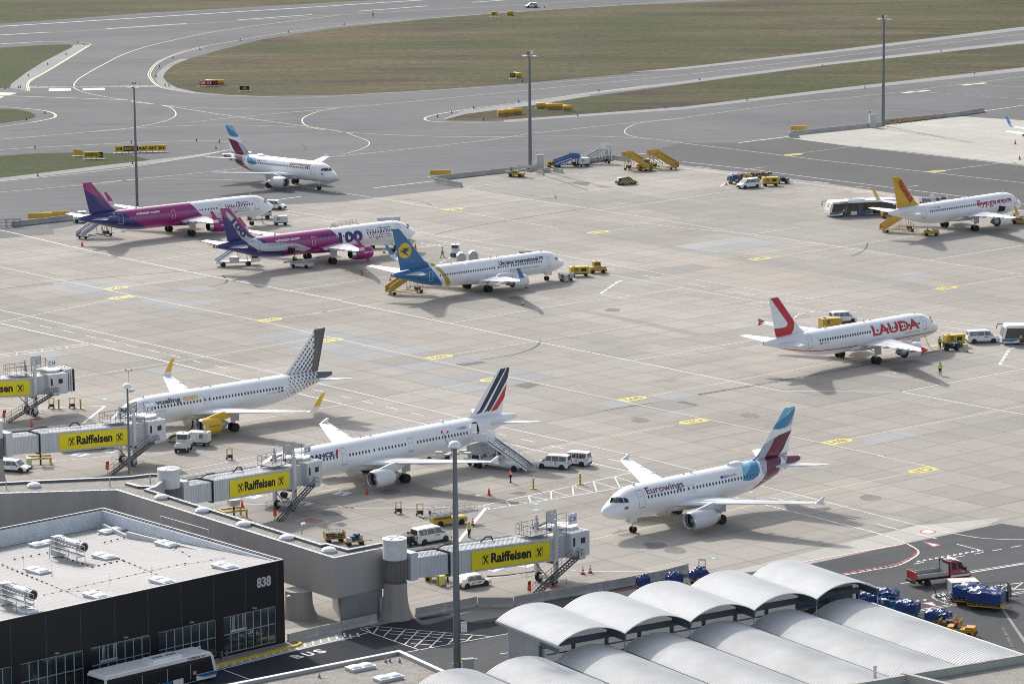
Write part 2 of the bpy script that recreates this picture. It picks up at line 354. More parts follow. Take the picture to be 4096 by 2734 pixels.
# repair patches and lanes of other tone
z_p = .005
for t, p, m in [
 ('22', [(0, 705), (820, 870), (990, 915), (700, 960), (480, 1000), (0, 895)], PATCHB), ('21', [(1690, 735), (2120, 690), (2349, 705), (2349, 893), (1950, 815)], PATCHB),
 ('21', [(350, 375), (640, 350), (900, 380), (930, 455), (1500, 520), (1220, 575), (1000, 535), (400, 430)], PATCHB), ('22', [(1190, 1085), (1250, 1055), (1370, 1075), (1280, 1105)], PATCHD),
 ('22', [(780, 935), (960, 915), (1000, 925), (840, 950)], PATCHD), ('22', [(1735, 1205), (1915, 1180), (2035, 1212), (1870, 1238)], PATCHB), ('23', [(390, 1025), (520, 1000), (690, 1035), (540, 1055)], PATCHB),
 ('23', [(1180, 1440), (1480, 1395), (1660, 1430), (1300, 1490)], PATCHB), ('23', [(1800, 1390), (2345, 1290), (2345, 1370), (1900, 1450), (1600, 1415)], PATCHG), ('23', [(1420, 330), (1570, 305), (1760, 330), (1600, 358)], PATCHB),
 ('22', [(1960, 1248), (2140, 1218), (2470, 1285), (2280, 1300)], PATCHB), ('22', [(2110, 1155), (2330, 1118), (2480, 1150), (2270, 1190)], PATCHB), ('22', [(2080, 1225), (2349, 1188), (2460, 1215), (2230, 1252)], PATCHD),
 ('23', [(0, 15), (560, 50), (1180, 130), (1690, 215), (1990, 200), (2345, 130), (2345, -60), (1500, -90), (400, -60)], PATCHG), ('23', [(-900, -60), (0, 100), (500, 190), (1750, 400), (2345, 490), (2345, 540), (1750, 450), (500, 240), (0, 160), (-900, -5)], PATCHG),
 ('23', [(-260, 235), (80, 180), (900, 330), (1010, 390), (700, 415), (60, 300)], PATCHR), ('12', [(850, 1300), (1280, 1240), (1640, 1280), (1650, 1300), (2000, 1370), (1720, 1420), (1280, 1365)], PATCHG),
 ('12', [(1500, 1265), (1620, 1248), (1712, 1255), (1690, 1280), (1585, 1262)], PATCHD), ('21', [(0, 12), (330, -30), (380, 40), (0, 72)], PATCHD), ('21', [(0, 560), (100, 540), (600, 640), (250, 720), (0, 660)], PATCHG),
 ('12', [(1660, 1340), (1900, 1310), (2349, 1385), (2700, 1450), (2349, 1500), (1990, 1400)], PATCHG), ('13', [(-150, 1440), (300, 1370), (800, 1450), (1500, 1560), (1000, 1640), (400, 1530)], PATCHG), ('22', [(1490, 540), (1700, 560), (2349, 700), (2800, 795), (2800, 815), (2349, 725)], PATCHG),
 ('33', [(1150, 590), (1600, 480), (2190, 425), (2100, 480), (1600, 588), (850, 745), (450, 800), (300, 800)], APRON2), ('32', [(1140, 260), (1230, 243), (1280, 250), (1250, 270)], PATCHD)]:
    sheet('apron_patch', TP(t, p), z_p + .0006 * len(bpy.data.objects) % .004, m)
for t, p in [('32', [(0, 1275), (230, 1170), (500, 1120), (760, 1100), (900, 1150), (1160, 1125), (1160, 1215), (830, 1290), (460, 1345), (150, 1420), (0, 1450)]),
             ('31', [(1480, 1470), (2030, 1340), (2349, 1270), (2349, 1440), (1700, 1530), (1500, 1568), (1400, 1568)])]:
    sheet('road_patch', TP(t, p), .0, ROADD)
sheet('road_patch', TP('32', [(500, 1110), (750, 1085), (860, 1145), (1100, 1105), (1250, 1080), (1400, 1000), (1200, 1020), (930, 1045)]), -.001, PATCHG)
sheet('pavement', TP('31', [(1955, 1190), (2349, 1160), (2349, 1265), (2040, 1335), (1480, 1470), (1400, 1470), (1500, 1385)]) , .003, APRON2)
sheet('drain_channel', TP('33', [(2180, 1038), (2197, 1035), (2400, 1330), (2385, 1345)]), .002, PATCHG)

# single slabs replaced over the years, and dark spots where undercarriages stand
_r = random.Random(11); _U = Vector((math.cos(AX), math.sin(AX), 0)); _V = Vector((-_U.y, _U.x, 0)); pm = MB(); PATCHH = ground_mat('slightly_darker_slab', (.30, .28, .25), (.335, .312, .28), .05, .9, fine=.06, joints=6.0, slabvar=.03)
for i in range(48):
    u_, v_ = _r.uniform(100, 4000), _r.uniform(1000, 2050); q = G(u_, v_); a_ = round(q.dot(_U) / 6) * 6; b_ = round(q.dot(_V) / 6) * 6; w_, h_ = 6 * _r.choice((1, 1, 2, 3)), 6 * _r.choice((1, 1, 1, 2))
    o_p = _U * a_ + _V * b_; z_ = .0093 + i * .00002
    pm.add([(*(o_p + _U * x + _V * y)[:2], z_) for x, y in ((0, 0), (w_, 0), (w_, h_), (0, h_))], [(0, 1, 2, 3)], _r.choice((PATCHG, PATCHB, PATCHH, PATCHH)))
OIL = ground_mat('oil_stain', (.20, .19, .175), (.25, .235, .215), .5, 1.5, fine=.15)
for i, (u_, v_) in enumerate([(2840, 2085), (2500, 2130), (2620, 2180), (1600, 1925), (1560, 1965), (920, 1720), (830, 1740), (3480, 1450), (3350, 1430), (1930, 1165), (1320, 1055), (760, 945), (3880, 915), (2700, 2200), (3600, 1480), (2070, 1190), (2450, 1240), (2560, 1680), (3000, 1660), (1330, 2050), (3480, 1990)]):
    q = G(u_, v_); n_ = 14; pts = [(q.x + (1.0 + .5 * _r.random()) * math.cos(t) * 1.1, q.y + (1.0 + .5 * _r.random()) * math.sin(t) * 1.4, .0109 + i * .00001) for t in [2 * math.pi * k / n_ for k in range(n_)]]
    pm.add(pts, [tuple(range(n_))], OIL)
tag(pm.build('apron_patch'), kind='structure')
# ------------------------------------------------------------------ painted lines
YL = mat('yellow_line_paint', (.60, .575, .36), .7, var=.18, scale=.5)
YLS = mat('bright_marking_yellow', (.56, .48, .12), .7, var=.3, scale=1.5)
WL = mat('white_line_paint', (.68, .68, .66), .7, var=.18, scale=.5)
RL = mat('red_line_paint', (.40, .10, .09), .7, var=.2, scale=1)
BL = mat('blue_line_paint', (.10, .20, .42), .7, var=.2, scale=1)
BLK = mat('black_marking_paint', (.05, .05, .05), .8, var=.2, scale=1)
TYRE = ground_mat('tyre_mark', (.135, .13, .125), (.17, .165, .16), .3, 1.2, fine=.1)
ym = MB(); wm = MB(); rm = MB(); bmk = MB(); tm = MB()
ZY, ZW = .012, .016
def Y(t, pts, w=.28, sm=False):
    w *= .85
    p = TP(t, pts); ribbon(ym, smooth_line(p) if sm else p, w, ZY, YL)
def Wl(t, pts, w=.22, sm=False, dash=None):
    p = TP(t, pts); ribbon(wm, smooth_line(p) if sm else p, w, ZW, WL, dash)
def Rl(t, pts, w=.3, sm=False):
    p = TP(t, pts); ribbon(rm, smooth_line(p) if sm else p, w, .010, RL)
def Tl(t, pts, w=.45):
    p = TP(t, pts); ribbon(tm, smooth_line(p), w, .008, TYRE)
# runway
Wl('11', [(-1200, 258), (0, 183), (2349, 38)], .95); Wl('12', [(0, 37), (900, -20)], .95); Wl('11', [(-400, 325), (0, 303), (285, 288)], .6)
for t, a, b in [('11', (0, 242), (348, 222)), ('11', (733, 199), (1283, 163)), ('11', (1637, 138), (2143, 102)), ('12', (123, 78), (598, 42)), ('12', (905, 17), (1500, -25)), ('11', (-700, 290), (-450, 272))]: Wl(t, [a, b], .8)
Y('11', [(348, 225), (1280, 168), (2349, 100)], .3); Y('12', [(0, 103), (600, 68), (1400, 25), (2349, -40)], .35); Y('12', [(0, 175), (700, 118), (1500, 62), (2349, 10)], .35); Y('13', [(0, 10), (200, 0)], .35)
a_ = [(285, 288), (480, 290), (590, 296), (627, 308), (600, 325), (330, 490), (225, 545), (197, 580), (203, 625)]
Y('11', a_, .35, True); Y('11', [(x - 12, y + 2) for x, y in a_[3:]], .3, True)
Y('11', [(2349, 103), (1575, 203), (1200, 275), (900, 355), (700, 450), (560, 530), (515, 570), (510, 592)], .4, True)
c_ = [(2349, 175), (1980, 222), (1400, 320), (1200, 375), (1080, 430), (1027, 490), (1024, 530), (1080, 590), (1180, 618), (1450, 650), (2000, 670), (2349, 660)]
Y('11', c_, .35, True); Y('11', [(x + 14, y + 1) for x, y in c_[2:9]], .3, True); Y('12', [(0, 658), (1000, 600), (1700, 548), (2100, 515)], .3)
Wl('11', [(203, 598), (1080, 590)], .5, dash=(2, .7)); Wl('11', [(203, 604), (1080, 596)], .4)
for q in [[(335, 611), (487, 609), (490, 624), (337, 627)], [(568, 608), (718, 605), (722, 620), (570, 623)], [(-200, 633), (122, 640), (60, 655), (-200, 660)], [(-200, 665), (30, 665), (0, 675), (-200, 678)]]:
    wm.add([(p.x, p.y, ZW) for p in TP('11', q)][::-1], [(0, 1, 2, 3)], WL)
Y('11', [(-300, 628), (200, 627)], .4); Y('11', [(-600, 645), (0, 659), (850, 688), (920, 702), (1100, 722)], .55, True)
Y('11', [(505, 602), (560, 630), (700, 662), (900, 692), (1100, 723), (1180, 745), (1210, 780), (1190, 810), (1100, 842), (870, 885), (590, 910), (-600, 1010)], .35, True)
Y('11', [(1000, 708), (1150, 730), (1640, 805), (2220, 885), (2349, 905)], .35, True); Y('12', [(0, 905), (85, 915), (610, 938), (1000, 941), (1700, 937), (2130, 957), (2349, 984)], .35, True); Y('13', [(0, 985), (600, 1058), (950, 1102), (1560, 1170), (2345, 1258), (3200, 1360)], .3)
Y('11', [(1100, 723), (1450, 745), (1820, 752), (1950, 748), (2349, 739)], .3, True); Y('12', [(0, 740), (350, 712), (1700, 580), (2349, 517)], .32); Y('13', [(0, 517), (2345, 235), (4500, -30)], .3)
Y('11', [(1300, 842), (1640, 805), (2349, 742)], .3); Y('11', [(2349, 742), (2200, 765), (2105, 800), (2078, 827), (2100, 860), (2180, 887), (2250, 897)], .4, True)
Y('11', [(640, 905), (870, 885), (1300, 865), (1640, 862), (2000, 872), (2220, 886)], .3, True)
Y('11', [(-600, 1085), (0, 1030), (900, 983), (1350, 968), (1560, 975)], .35, True)
m_ = [(-500, 720), (0, 735), (130, 743), (280, 757), (360, 775), (387, 795), (360, 815), (230, 840), (0, 873), (-500, 935)]
Y('11', m_, .35, True); Y('11', [(x - 9, y) for x, y in m_[2:8]], .3, True)
Y('11', [(-600, 1378), (0, 1322), (600, 1270), (950, 1230), (1420, 1185), (1660, 1155)], .3); Y('11', [(2240, 1083), (2349, 1070)], .3); Y('12', [(0, 1073), (600, 1010), (1000, 965), (1290, 920), (1900, 855), (2349, 812)], .3); Y('13', [(0, 810), (700, 715), (1350, 650), (1530, 628), (2345, 528), (3300, 405)], .28)
Y('11', [(-600, 1308), (0, 1247), (700, 1175), (1100, 1118), (1580, 1030)], .4, True)
Y('11', [(700, 1255), (900, 1238), (1200, 1232), (1600, 1238), (1820, 1248), (1990, 1270), (2349, 1330)], .3, True)
Y('12', [(0, 1326), (350, 1378), (725, 1443), (1225, 1525), (1490, 1568)], .3); Y('12', [(-60, 900), (30, 912), (90, 935), (160, 960), (192, 982), (170, 1010), (90, 1040), (0, 1062)], .3, True)
Y('12', [(2349, 815), (2080, 843), (1990, 868), (1948, 900), (1975, 930), (2110, 957)], .3, True)
t_ = [(2100, 592), (1700, 640), (1280, 697), (900, 748), (700, 778), (600, 800), (568, 820), (620, 835), (750, 842), (1000, 844), (1280, 834)]
Y('12', t_, .35, True); Y('12', [(x + 8, y) for x, y in t_[3:9]], .3, True)
Y('13', [(425, 1167), (570, 1148)], .3); Y('13', [(820, 1052), (1230, 1000), (1480, 965), (1900, 905)], .22); Y('13', [(1815, 1170), (2230, 1115), (2345, 1098)], .25); Y('13', [(1550, 1285), (1625, 1275)], .3); Y('13', [(2080, 585), (2345, 600)], .25)
p_ = TP('13', [(1700, 638), (2345, 680)]); ribbon(ym, p_, .28, ZY, YL, (2.5, 2.5))
Wl('13', [(387, 982), (725, 940)], .5); Wl('13', [(2070, 765), (2345, 725), (3000, 640)], .4); Wl('12', [(222, 1294), (632, 1246)], .4); Wl('11', [(1870, 1380), (2070, 1352)], .4); Wl('12', [(1990, 1065), (2150, 1052)], .35)
Wl('13', [(0, 1113), (450, 1163), (925, 1226), (1590, 1310), (2345, 1405)], .28); Wl('13', [(0, 1157), (400, 1205), (1150, 1302), (1500, 1350)], .25); Wl('13', [(725, 948), (1130, 1003), (2345, 1140)], .25)
for a, b in [((90, 1145), (190, 1157)), ((355, 1180), (455, 1190)), ((900, 1248), (1005, 1260)), ((1185, 1282), (1290, 1292))]: Wl('13', [a, b], .25)
# apron
Wl('21', [(-800, -140), (75, 30), (490, 128), (960, 230), (1450, 330), (1980, 428), (2349, 498)], .28); Wl('22', [(0, 503), (740, 655), (1330, 778), (2000, 912), (2349, 985)], .26); Wl('23', [(0, 985), (345, 1055), (680, 1120), (1500, 1125), (2170, 1250), (2345, 1280), (3200, 1440)], .22)
Wl('23', [(1500, 1125), (2345, 967), (3300, 790)], .22)
Y('21', [(-700, 120), (0, 268), (740, 425), (905, 462), (1800, 640), (2349, 770)], .26); Y('22', [(0, 768), (590, 900), (1050, 1000), (1930, 1190), (2349, 1280)], .24); Y('23', [(0, 1280), (600, 1405), (1000, 1485), (1380, 1568)], .24); Y('33', [(1345, 0), (1735, 82)], .24)
Wl('21', [(-500, 445), (0, 563), (235, 613), (1440, 890), (1920, 1000), (2180, 1065), (2349, 1105)], .2); Wl('22', [(0, 1103), (268, 1168), (830, 1305), (1050, 1355), (1600, 1475), (2000, 1562)], .2); Wl('33', [(-300, 5), (0, 80), (520, 203), (800, 270), (1500, 450), (1800, 520), (2000, 558), (2130, 570), (2345, 576), (3200, 578)], .2, True)
Wl('21', [(-500, 515), (0, 655), (620, 795), (1200, 930), (1660, 1042), (2040, 1135), (2349, 1208)], .26); Wl('22', [(0, 1210), (590, 1350), (1130, 1480), (1500, 1562)], .22); Wl('32', [(1680, 40), (2010, 115)], .22)
Wl('33', [(-100, 180), (330, 280), (550, 333), (900, 420), (1330, 530), (1500, 588), (1580, 625), (1618, 655), (1600, 690), (1480, 752), (1300, 785), (1080, 823)], .28, True)
dd = {'21': [(130, 638, 203, 653), (278, 671, 353, 687), (440, 706, 513, 721), (588, 738, 660, 754), (723, 769, 795, 785), (873, 804, 948, 821), (1020, 838, 1100, 856), (1172, 874, 1238, 888), (1325, 910, 1385, 924), (1478, 946, 1560, 965), (2152, 1108, 2230, 1126)],
 '22': [(0, 1155, 65, 1170), (150, 1190, 215, 1205), (305, 1228, 388, 1247), (485, 1271, 565, 1290), (675, 1317, 730, 1330), (1050, 1407, 1128, 1424), (1238, 1450, 1328, 1469), (1437, 1495, 1525, 1514), (1635, 1540, 1733, 1562), (637, 82, 735, 98), (907, 125, 1035, 143), (1500, 228, 1580, 238), (1800, 275, 1880, 290), (2073, 325, 2190, 345)],
 '32': [(1833, 20, 1935, 44)], '33': [(435, 240, 475, 252), (600, 285, 700, 308), (868, 350, 970, 376), (1088, 406, 1210, 437), (1338, 470, 1478, 505), (1608, 538, 1745, 570), (1885, 607, 2065, 653), (2130, 652, 2190, 642), (2260, 628, 2325, 617), (2005, 675, 2065, 663), (1870, 697, 1935, 686), (1590, 743, 1655, 732), (1500, 877, 1620, 860), (1290, 910, 1353, 902)],
 '23': [(40, 382, 158, 402), (367, 440, 490, 461), (705, 499, 835, 521), (1060, 558, 1195, 580), (1815, 680, 1960, 703)], '11': [(1970, 1470, 2055, 1485), (2218, 1515, 2349, 1537)]}
for t, q in dd.items():
    for a, b, c, d in q: Wl(t, [(a, b), (c, d)], .2)
for t, p in [('21', [(485, 1032), (1200, 918), (2060, 775), (2200, 748)]), ('22', [(0, 1215), (280, 1165), (950, 1052)]), ('22', [(780, 865), (1350, 775), (2349, 618)]), ('22', [(-200, 590), (0, 555), (880, 432)]), ('22', [(1210, 1552), (2300, 1350)]), ('22', [(2110, 1155), (2349, 1112)]),
 ('23', [(0, 1112), (340, 1052), (1050, 920), (2000, 760)]), ('23', [(1160, 1445), (2345, 1222), (3000, 1100)]), ('32', [(1550, 610), (2349, 443)]), ('33', [(0, 443), (290, 380), (640, 305), (1540, 123)]), ('21', [(1620, 1335), (2349, 1215)]), ('21', [(1110, 1422), (1380, 1370)]),
 ('32', [(-300, 275), (0, 218), (190, 183), (460, 130), (910, 45)]), ('31', [(2060, 272), (2349, 222)]), ('23', [(620, 198), (1250, 103), (1600, 50), (2100, -20)]), ('23', [(845, 487), (1020, 460)]), ('23', [(0, 617), (550, 533)]), ('23', [(1885, 398), (2345, 325)]), ('21', [(1955, 612), (2349, 560)]),
 ('22', [(910, 92), (1065, 70)]), ('22', [(1840, 20), (2080, -20)]), ('12', [(830, 1425), (1280, 1368), (2349, 1230)]), ('22', [(1980, 273), (2150, 248)]), ('12', [(0, 1480), (80, 1472)]), ('21', [(1680, 300), (1900, 268)]), ('22', [(430, 130), (560, 108)])]: Y(t, p, .2)
for t, p in [('21', [(-200, 214), (0, 183), (490, 125), (770, 98)]), ('21', [(-300, 700), (0, 645), (750, 495)]), ('21', [(900, 398), (1480, 328), (1700, 290)]), ('21', [(960, 232), (1540, 155)]), ('21', [(1975, 430), (2349, 378)]), ('22', [(0, 375), (380, 325)]), ('22', [(740, 655), (1500, 530), (1950, 470), (2349, 410)]),
 ('22', [(2000, 912), (2349, 855)]), ('23', [(0, 850), (480, 770)]), ('12', [(840, 1295), (1280, 1370), (1775, 1445), (2349, 1535)]), ('12', [(840, 1292), (1470, 1215), (2090, 1135)]), ('12', [(1775, 1445), (2349, 1365)]), ('13', [(0, 1535), (600, 1640)]), ('13', [(0, 1363), (210, 1330), (370, 1310)]),
 ('23', [(-280, -38), (0, 0), (480, 42), (1100, 133), (1690, 223), (2345, 320)]), ('23', [(480, 42), (800, -5)]), ('23', [(1690, 223), (2345, 118)]), ('22', [(500, 30), (1200, 130), (2349, 340)]), ('23', [(0, 340), (750, 465), (1480, 585), (1725, 628), (2345, 710)]), ('22', [(470, 88), (960, 170), (1480, 258), (1880, 325), (2349, 408)]), ('23', [(0, 412), (460, 495), (910, 572), (1240, 627), (2345, 800)]),
 ('11', [(1850, 1430), (2349, 1510)]), ('12', [(0, 1505), (180, 1535), (640, 1610)]), ('32', [(-700, 330), (0, 348), (85, 360), (780, 352), (990, 348)]), ('32', [(1510, 775), (1640, 793), (2349, 797)]), ('21', [(-300, 1238), (350, 1236), (718, 1222)]), ('31', [(340, 40), (700, 5), (1400, -35)]), ('31', [(1230, 105), (1900, -20)]), ('31', [(1240, 140), (2060, -10)]), ('31', [(1980, 385), (2290, 340), (2349, 343)]),
 ('32', [(1000, 842), (1140, 828), (1380, 785)]), ('32', [(0, 348), (85, 360)])]: Wl(t, p, .17)
Wl('32', [(1000, 350), (800, 592)], .45); Wl('21', [(720, 1225), (562, 1348)], .4)
for p in [[(1785, 448), (1900, 370), (1925, 362)]]: Wl('22', p, .5, dash=(1.6, 1))
Wl('22', [(1780, 455), (2020, 500)], .15, dash=(3, 1.5)); Wl('22', [(2060, 498), (2349, 490)], .15, dash=(3, 2)); Wl('23', [(0, 490), (190, 490), (330, 470)], .15, dash=(3, 2))
Wl('23', [(2180, 935), (2245, 832), (2280, 825)], .5, dash=(1.6, 1)); Wl('23', [(2185, 940), (2340, 965)], .15, dash=(3, 1.5)); Wl('23', [(750, 630), (795, 592), (910, 573)], .3, dash=(1.4, 1)); Wl('22', [(675, 240), (745, 205)], .3, dash=(1.4, 1)); Wl('13', [(258, 1283), (300, 1250)], .4, dash=(1.4, 1))
Wl('13', [(540, 1325), (620, 1325), (830, 1320), (950, 1305), (1060, 1292)], .2, dash=(3, 2)); Wl('13', [(290, 1290), (330, 1296)], .25)
# hatched guide lanes
def truss(t, A, B, n, w=.2):
    P = [Vector((p[0], p[1])) for p in A]; Q = [Vector((p[0], p[1])) for p in B]
    Wl(t, A, w); Wl(t, B, w)
    def at(L, s):
        k = s * (len(L) - 1); i = min(int(k), len(L) - 2); return L[i].lerp(L[i + 1], k - i)
    for i in range(n):
        a = at(P, (i + .1) / n); b = at(Q, (i + .25) / n); c = at(P, (i + .95) / n)
        Wl(t, [a, b], w * .8); Wl(t, [b, c], w * .8)
truss('21', [(-200, 925), (0, 888), (630, 800)], [(-200, 900), (0, 868), (580, 795)], 7, .2)
truss('32', [(1010, 368), (1500, 290), (2060, 195)], [(930, 350), (1480, 232), (1985, 118)], 7, .22)
truss('33', [(1860, 1030), (1760, 1000), (1720, 970), (1740, 950), (1840, 935), (2100, 900), (2345, 870)][3:], [(1800, 1000), (1900, 985), (2100, 935), (2345, 915)], 7, .22)
Wl('33', [(1860, 1030), (1770, 1000), (1722, 975), (1735, 950), (1840, 935)], .3, True)
Wl('33', [(1620, 1058), (1960, 1000), (2345, 930)], .15); Wl('33', [(1620, 1068), (1960, 1010), (2345, 940)], .15); Wl('33', [(1960, 795), (2345, 735)], .15); Wl('33', [(1960, 805), (2345, 742)], .3)
Rl('33', [(800, 737), (1540, 606)], .22); Wl('33', [(800, 733), (1535, 602)], .2); Rl('33', [(1535, 606), (1575, 630), (1603, 655), (1585, 690), (1470, 742), (1300, 775), (1060, 817)], .45, True); Rl('32', [(1870, 935), (2060, 890), (2349, 845)], .35); Rl('33', [(380, 805), (470, 797)], .3)
for i in range(11):
    x = 1610 + i * 41.5; y = 727 - i * 7.3
    wm.add([(p.x, p.y, ZW) for p in TP('33', [(x, y - 7), (x + 33, y - 5), (x - 3, y + 5)])], [(2, 1, 0)], WL)
for i in range(3):
    x = 1548 + i * 50; y = 1004 - i * 7
    wm.add([(p.x, p.y, ZW) for p in TP('33', [(x - 5, y), (x + 28, y - 6), (x + 22, y + 5)])], [(2, 1, 0)], WL)
for pr, pw in [([(1645, 586), (1782, 612), (1722, 627)], [(1680, 598), (1760, 612), (1722, 619)]), ([(1632, 1010), (1718, 1001), (1758, 1040)], [(1660, 1012), (1708, 1007), (1738, 1032)])]:
    rm.add([(p.x, p.y, .010) for p in TP('33', pr)], [(2, 1, 0)], RL); wm.add([(p.x, p.y, ZW) for p in TP('33', pw)], [(2, 1, 0)], WL)
c0 = T('33', 1684, 521)
rm.add([(c0.x + .98 * math.cos(a), c0.y + 1.15 * math.sin(a), .010) for a in [i * math.pi / 12 for i in range(24)]], [tuple(range(24))], RL)
wm.add([(c0.x + .72 * math.cos(a), c0.y + .86 * math.sin(a), ZW) for a in [i * math.pi / 12 for i in range(24)]], [tuple(range(24))], WL)
# chevron box and bus lane in front of the gate
Wl('32', [(130, 1185), (240, 1172), (600, 1205), (1030, 1241)], .16); Wl('32', [(130, 1192), (270, 1240), (535, 1333)], .16); Wl('32', [(535, 1333), (860, 1273), (1155, 1220)], .16); Wl('32', [(440, 1350), (535, 1333)], .16)
for a, b in [((220, 1220), (250, 1178)), ((290, 1240), (345, 1187)), ((365, 1270), (435, 1197)), ((435, 1295), (525, 1205)), ((500, 1315), (620, 1213)), ((600, 1322), (710, 1220)), ((730, 1297), (800, 1230)), ((860, 1270), (900, 1235)), ((165, 1182), (205, 1215)),
             ((250, 1195), (760, 1235)), ((330, 1222), (850, 1262)), ((430, 1255), (690, 1275)), ((480, 1290), (640, 1300))]: Wl('32', [a, b], .16)
Wl('31', [(1480, 1478), (2040, 1335), (2349, 1258)], .2); Wl('32', [(0, 1265), (180, 1215)], .2); Wl('31', [(1525, 1465), (1705, 1532)], .16)
for i in range(17): Wl('31', [(1502 + i * 54.5, 1462 - i * 13.6), (1494 + i * 54.5, 1434 - i * 13.6)], .22)
for i in range(3): Wl('32', [(15 + i * 52, 1265 - i * 11), (5 + i * 52, 1240 - i * 11)], .22)
Wl('32', [(765, 1425), (930, 1393)], .2); Wl('32', [(1093, 1361), (1160, 1350)], .2)
def ground_text(mb, s, c, ang, h, m, z, w=None, bold=.02):
    d = Vector((math.cos(ang), math.sin(ang), 0)); u = Vector((-d.y, d.x, 0)); text_on(mb, s, Vector((c.x, c.y, z)) - u * h / 2, d, u, h, m, w, bold)
for ch, x, y in (('B', 2042, 1378), ('U', 2118, 1360), ('S', 2197, 1342)): ground_text(wm, ch, T('31', x, y), R(40), 1.5, WL, ZW, 1.1, .03)
# numbered squares beside the gates
for t, q, s in [('32', (1040, 777), '1'), ('32', (1260, 750), '3'), ('32', (5, 258), '5'), ('31', (1738, 278), '3'), ('31', (2085, 330), '1'), ('21', (760, 1532), '3'), ('21', (550, 1556), '1'), ('31', (2010, 1822), '')][:7]:
    c = T(t, *q); d = Vector((math.cos(AX + .3), math.sin(AX + .3), 0)); u = Vector((-d.y, d.x, 0))
    wm.add([(p.x, p.y, ZW) for p in (c - d * 1.0 - u * 1.0, c + d * 1.0 - u * 1.0, c + d * 1.0 + u * 1.0, c - d * 1.0 + u * 1.0)], [(0, 1, 2, 3)], WL)
    ground_text(bmk, s, c, AX + .3 - R(90), 1.3, BL, .02, .7, .03)
# stand number arrows
def arrow(t, x, y, s, L=4.6, W=2.4, flip=True, pale=False):
    c = T(t, x, y); d = Vector((math.cos(AX), math.sin(AX), 0)); k = -1 if flip == 'l' else 1; d = d * k; u = Vector((-d.y, d.x, 0))
    pts = [c - d * L / 2 - u * W / 2, c + d * L * .32 - u * W / 2, c + d * L * .55, c + d * L * .32 + u * W / 2, c - d * L / 2 + u * W / 2]
    if pale:
        ribbon(ym, pts + [pts[0]], .2, ZY + .006, YL)
    else: ym.add([(p.x, p.y, ZY + .004) for p in pts], [(0, 1, 2, 3, 4)], YLS)
    ground_text(bmk, s, c - d * .25, AX + math.pi, W * .62, YL if pale else BLK, .022, L * .62, .0)
for a in [('21', 805, 412, 'B95'), ('21', 1860, 630, 'B94'), ('22', 680, 885, 'B93'), ('22', 2010, 1172, 'B92'), ('22', 1770, 28, 'B94'), ('23', 535, 210, 'B93'), ('23', 1815, 411, 'B92'), ('23', 1070, 1465, 'B91'),
          ('12', 770, 1438, 'B95'), ('13', 765, 1063, 'B92'), ('13', 1750, 1178, 'B91')]: arrow(*a)
for a in [('23', 65, 1330, 'C32'), ('33', 1645, 100, 'C31'), ('22', 1040, 1040, 'C33'), ('21', 2265, 771, 'C34'), ('21', 830, 477, 'C35')]: arrow(*a, flip='l')
for a in [('23', 520, 517, 'B93'), ('13', 185, 1187, 'B93'), ('13', 1230, 1320, 'B92'), ('22', 610, 122, 'B94')]: arrow(*a, L=4, W=2, pale=True)
for t, x, y in [('13', 1600, 632), ('13', 2000, 580)]:
    c = T(t, x, y)
    for dx, dy in ((-1.8, -1.2), (2, 1.6)): ym.box((c.x + dx, c.y + dy, ZY + .003), (4.2, 1.9, .004), YL, AX)
# gate hatch boxes, utility circles, hoses' paint
for t, q in [('31', [(2037, 447), (2130, 420), (2256, 447), (2172, 474)]), ('32', [(1325, 905), (1420, 893), (1530, 893), (1412, 925)]), ('21', [(178, 1318), (260, 1296), (325, 1310), (250, 1330)])]:
    ribbon(wm, TP(t, q) + TP(t, q[:1]), .12, ZW, WL)
    cx = sum(a for a, b in q) / 4; cy = sum(b for a, b in q) / 4
    p = TP(t, [(cx + (a - cx) * .78, cy + (b - cy) * .78) for a, b in q])
    for k in range(5):
        s = (k + .5) / 5; ribbon(rm, [p[0].lerp(p[3], s), p[1].lerp(p[2], s)], .25, .010, RL)
Rl('32', [(-700, 570), (0, 440), (370, 362)], .12); Rl('32', [(80, 470), (540, 375), (1240, 270), (1620, 155)], .12); Rl('32', [(850, 275), (1310, 180)], .1); Rl('32', [(640, 890), (740, 880), (690, 900)], .2)
for t, q in [('12', [(2060, 1080), (2250, 1105), (2150, 1118), (1980, 1075)])]:
    for k in range(9): Wl(t, [(1990 + k * 32, 1080 + k * 3.3), (2040 + k * 30, 1112 + k * 1.5)], .25)
for t, x, y in [('32', 938, 273), ('32', 1340, 330), ('32', 1337, 371), ('33', 210, 702), ('21', 720, 1175), ('21', 1905, 1490), ('22', 175, 300), ('23', 1455, 995)]:
    c = T(t, x, y); GT = mat('faded_green_paint', (.20, .33, .28), .8, var=.3)
    bmk.lathe([(.75, 0), (.75, .001)], GT, (c.x, c.y, .009), n=14); bmk.lathe([(.25, 0), (.25, .001)], WL, (c.x, c.y, .014), n=10)
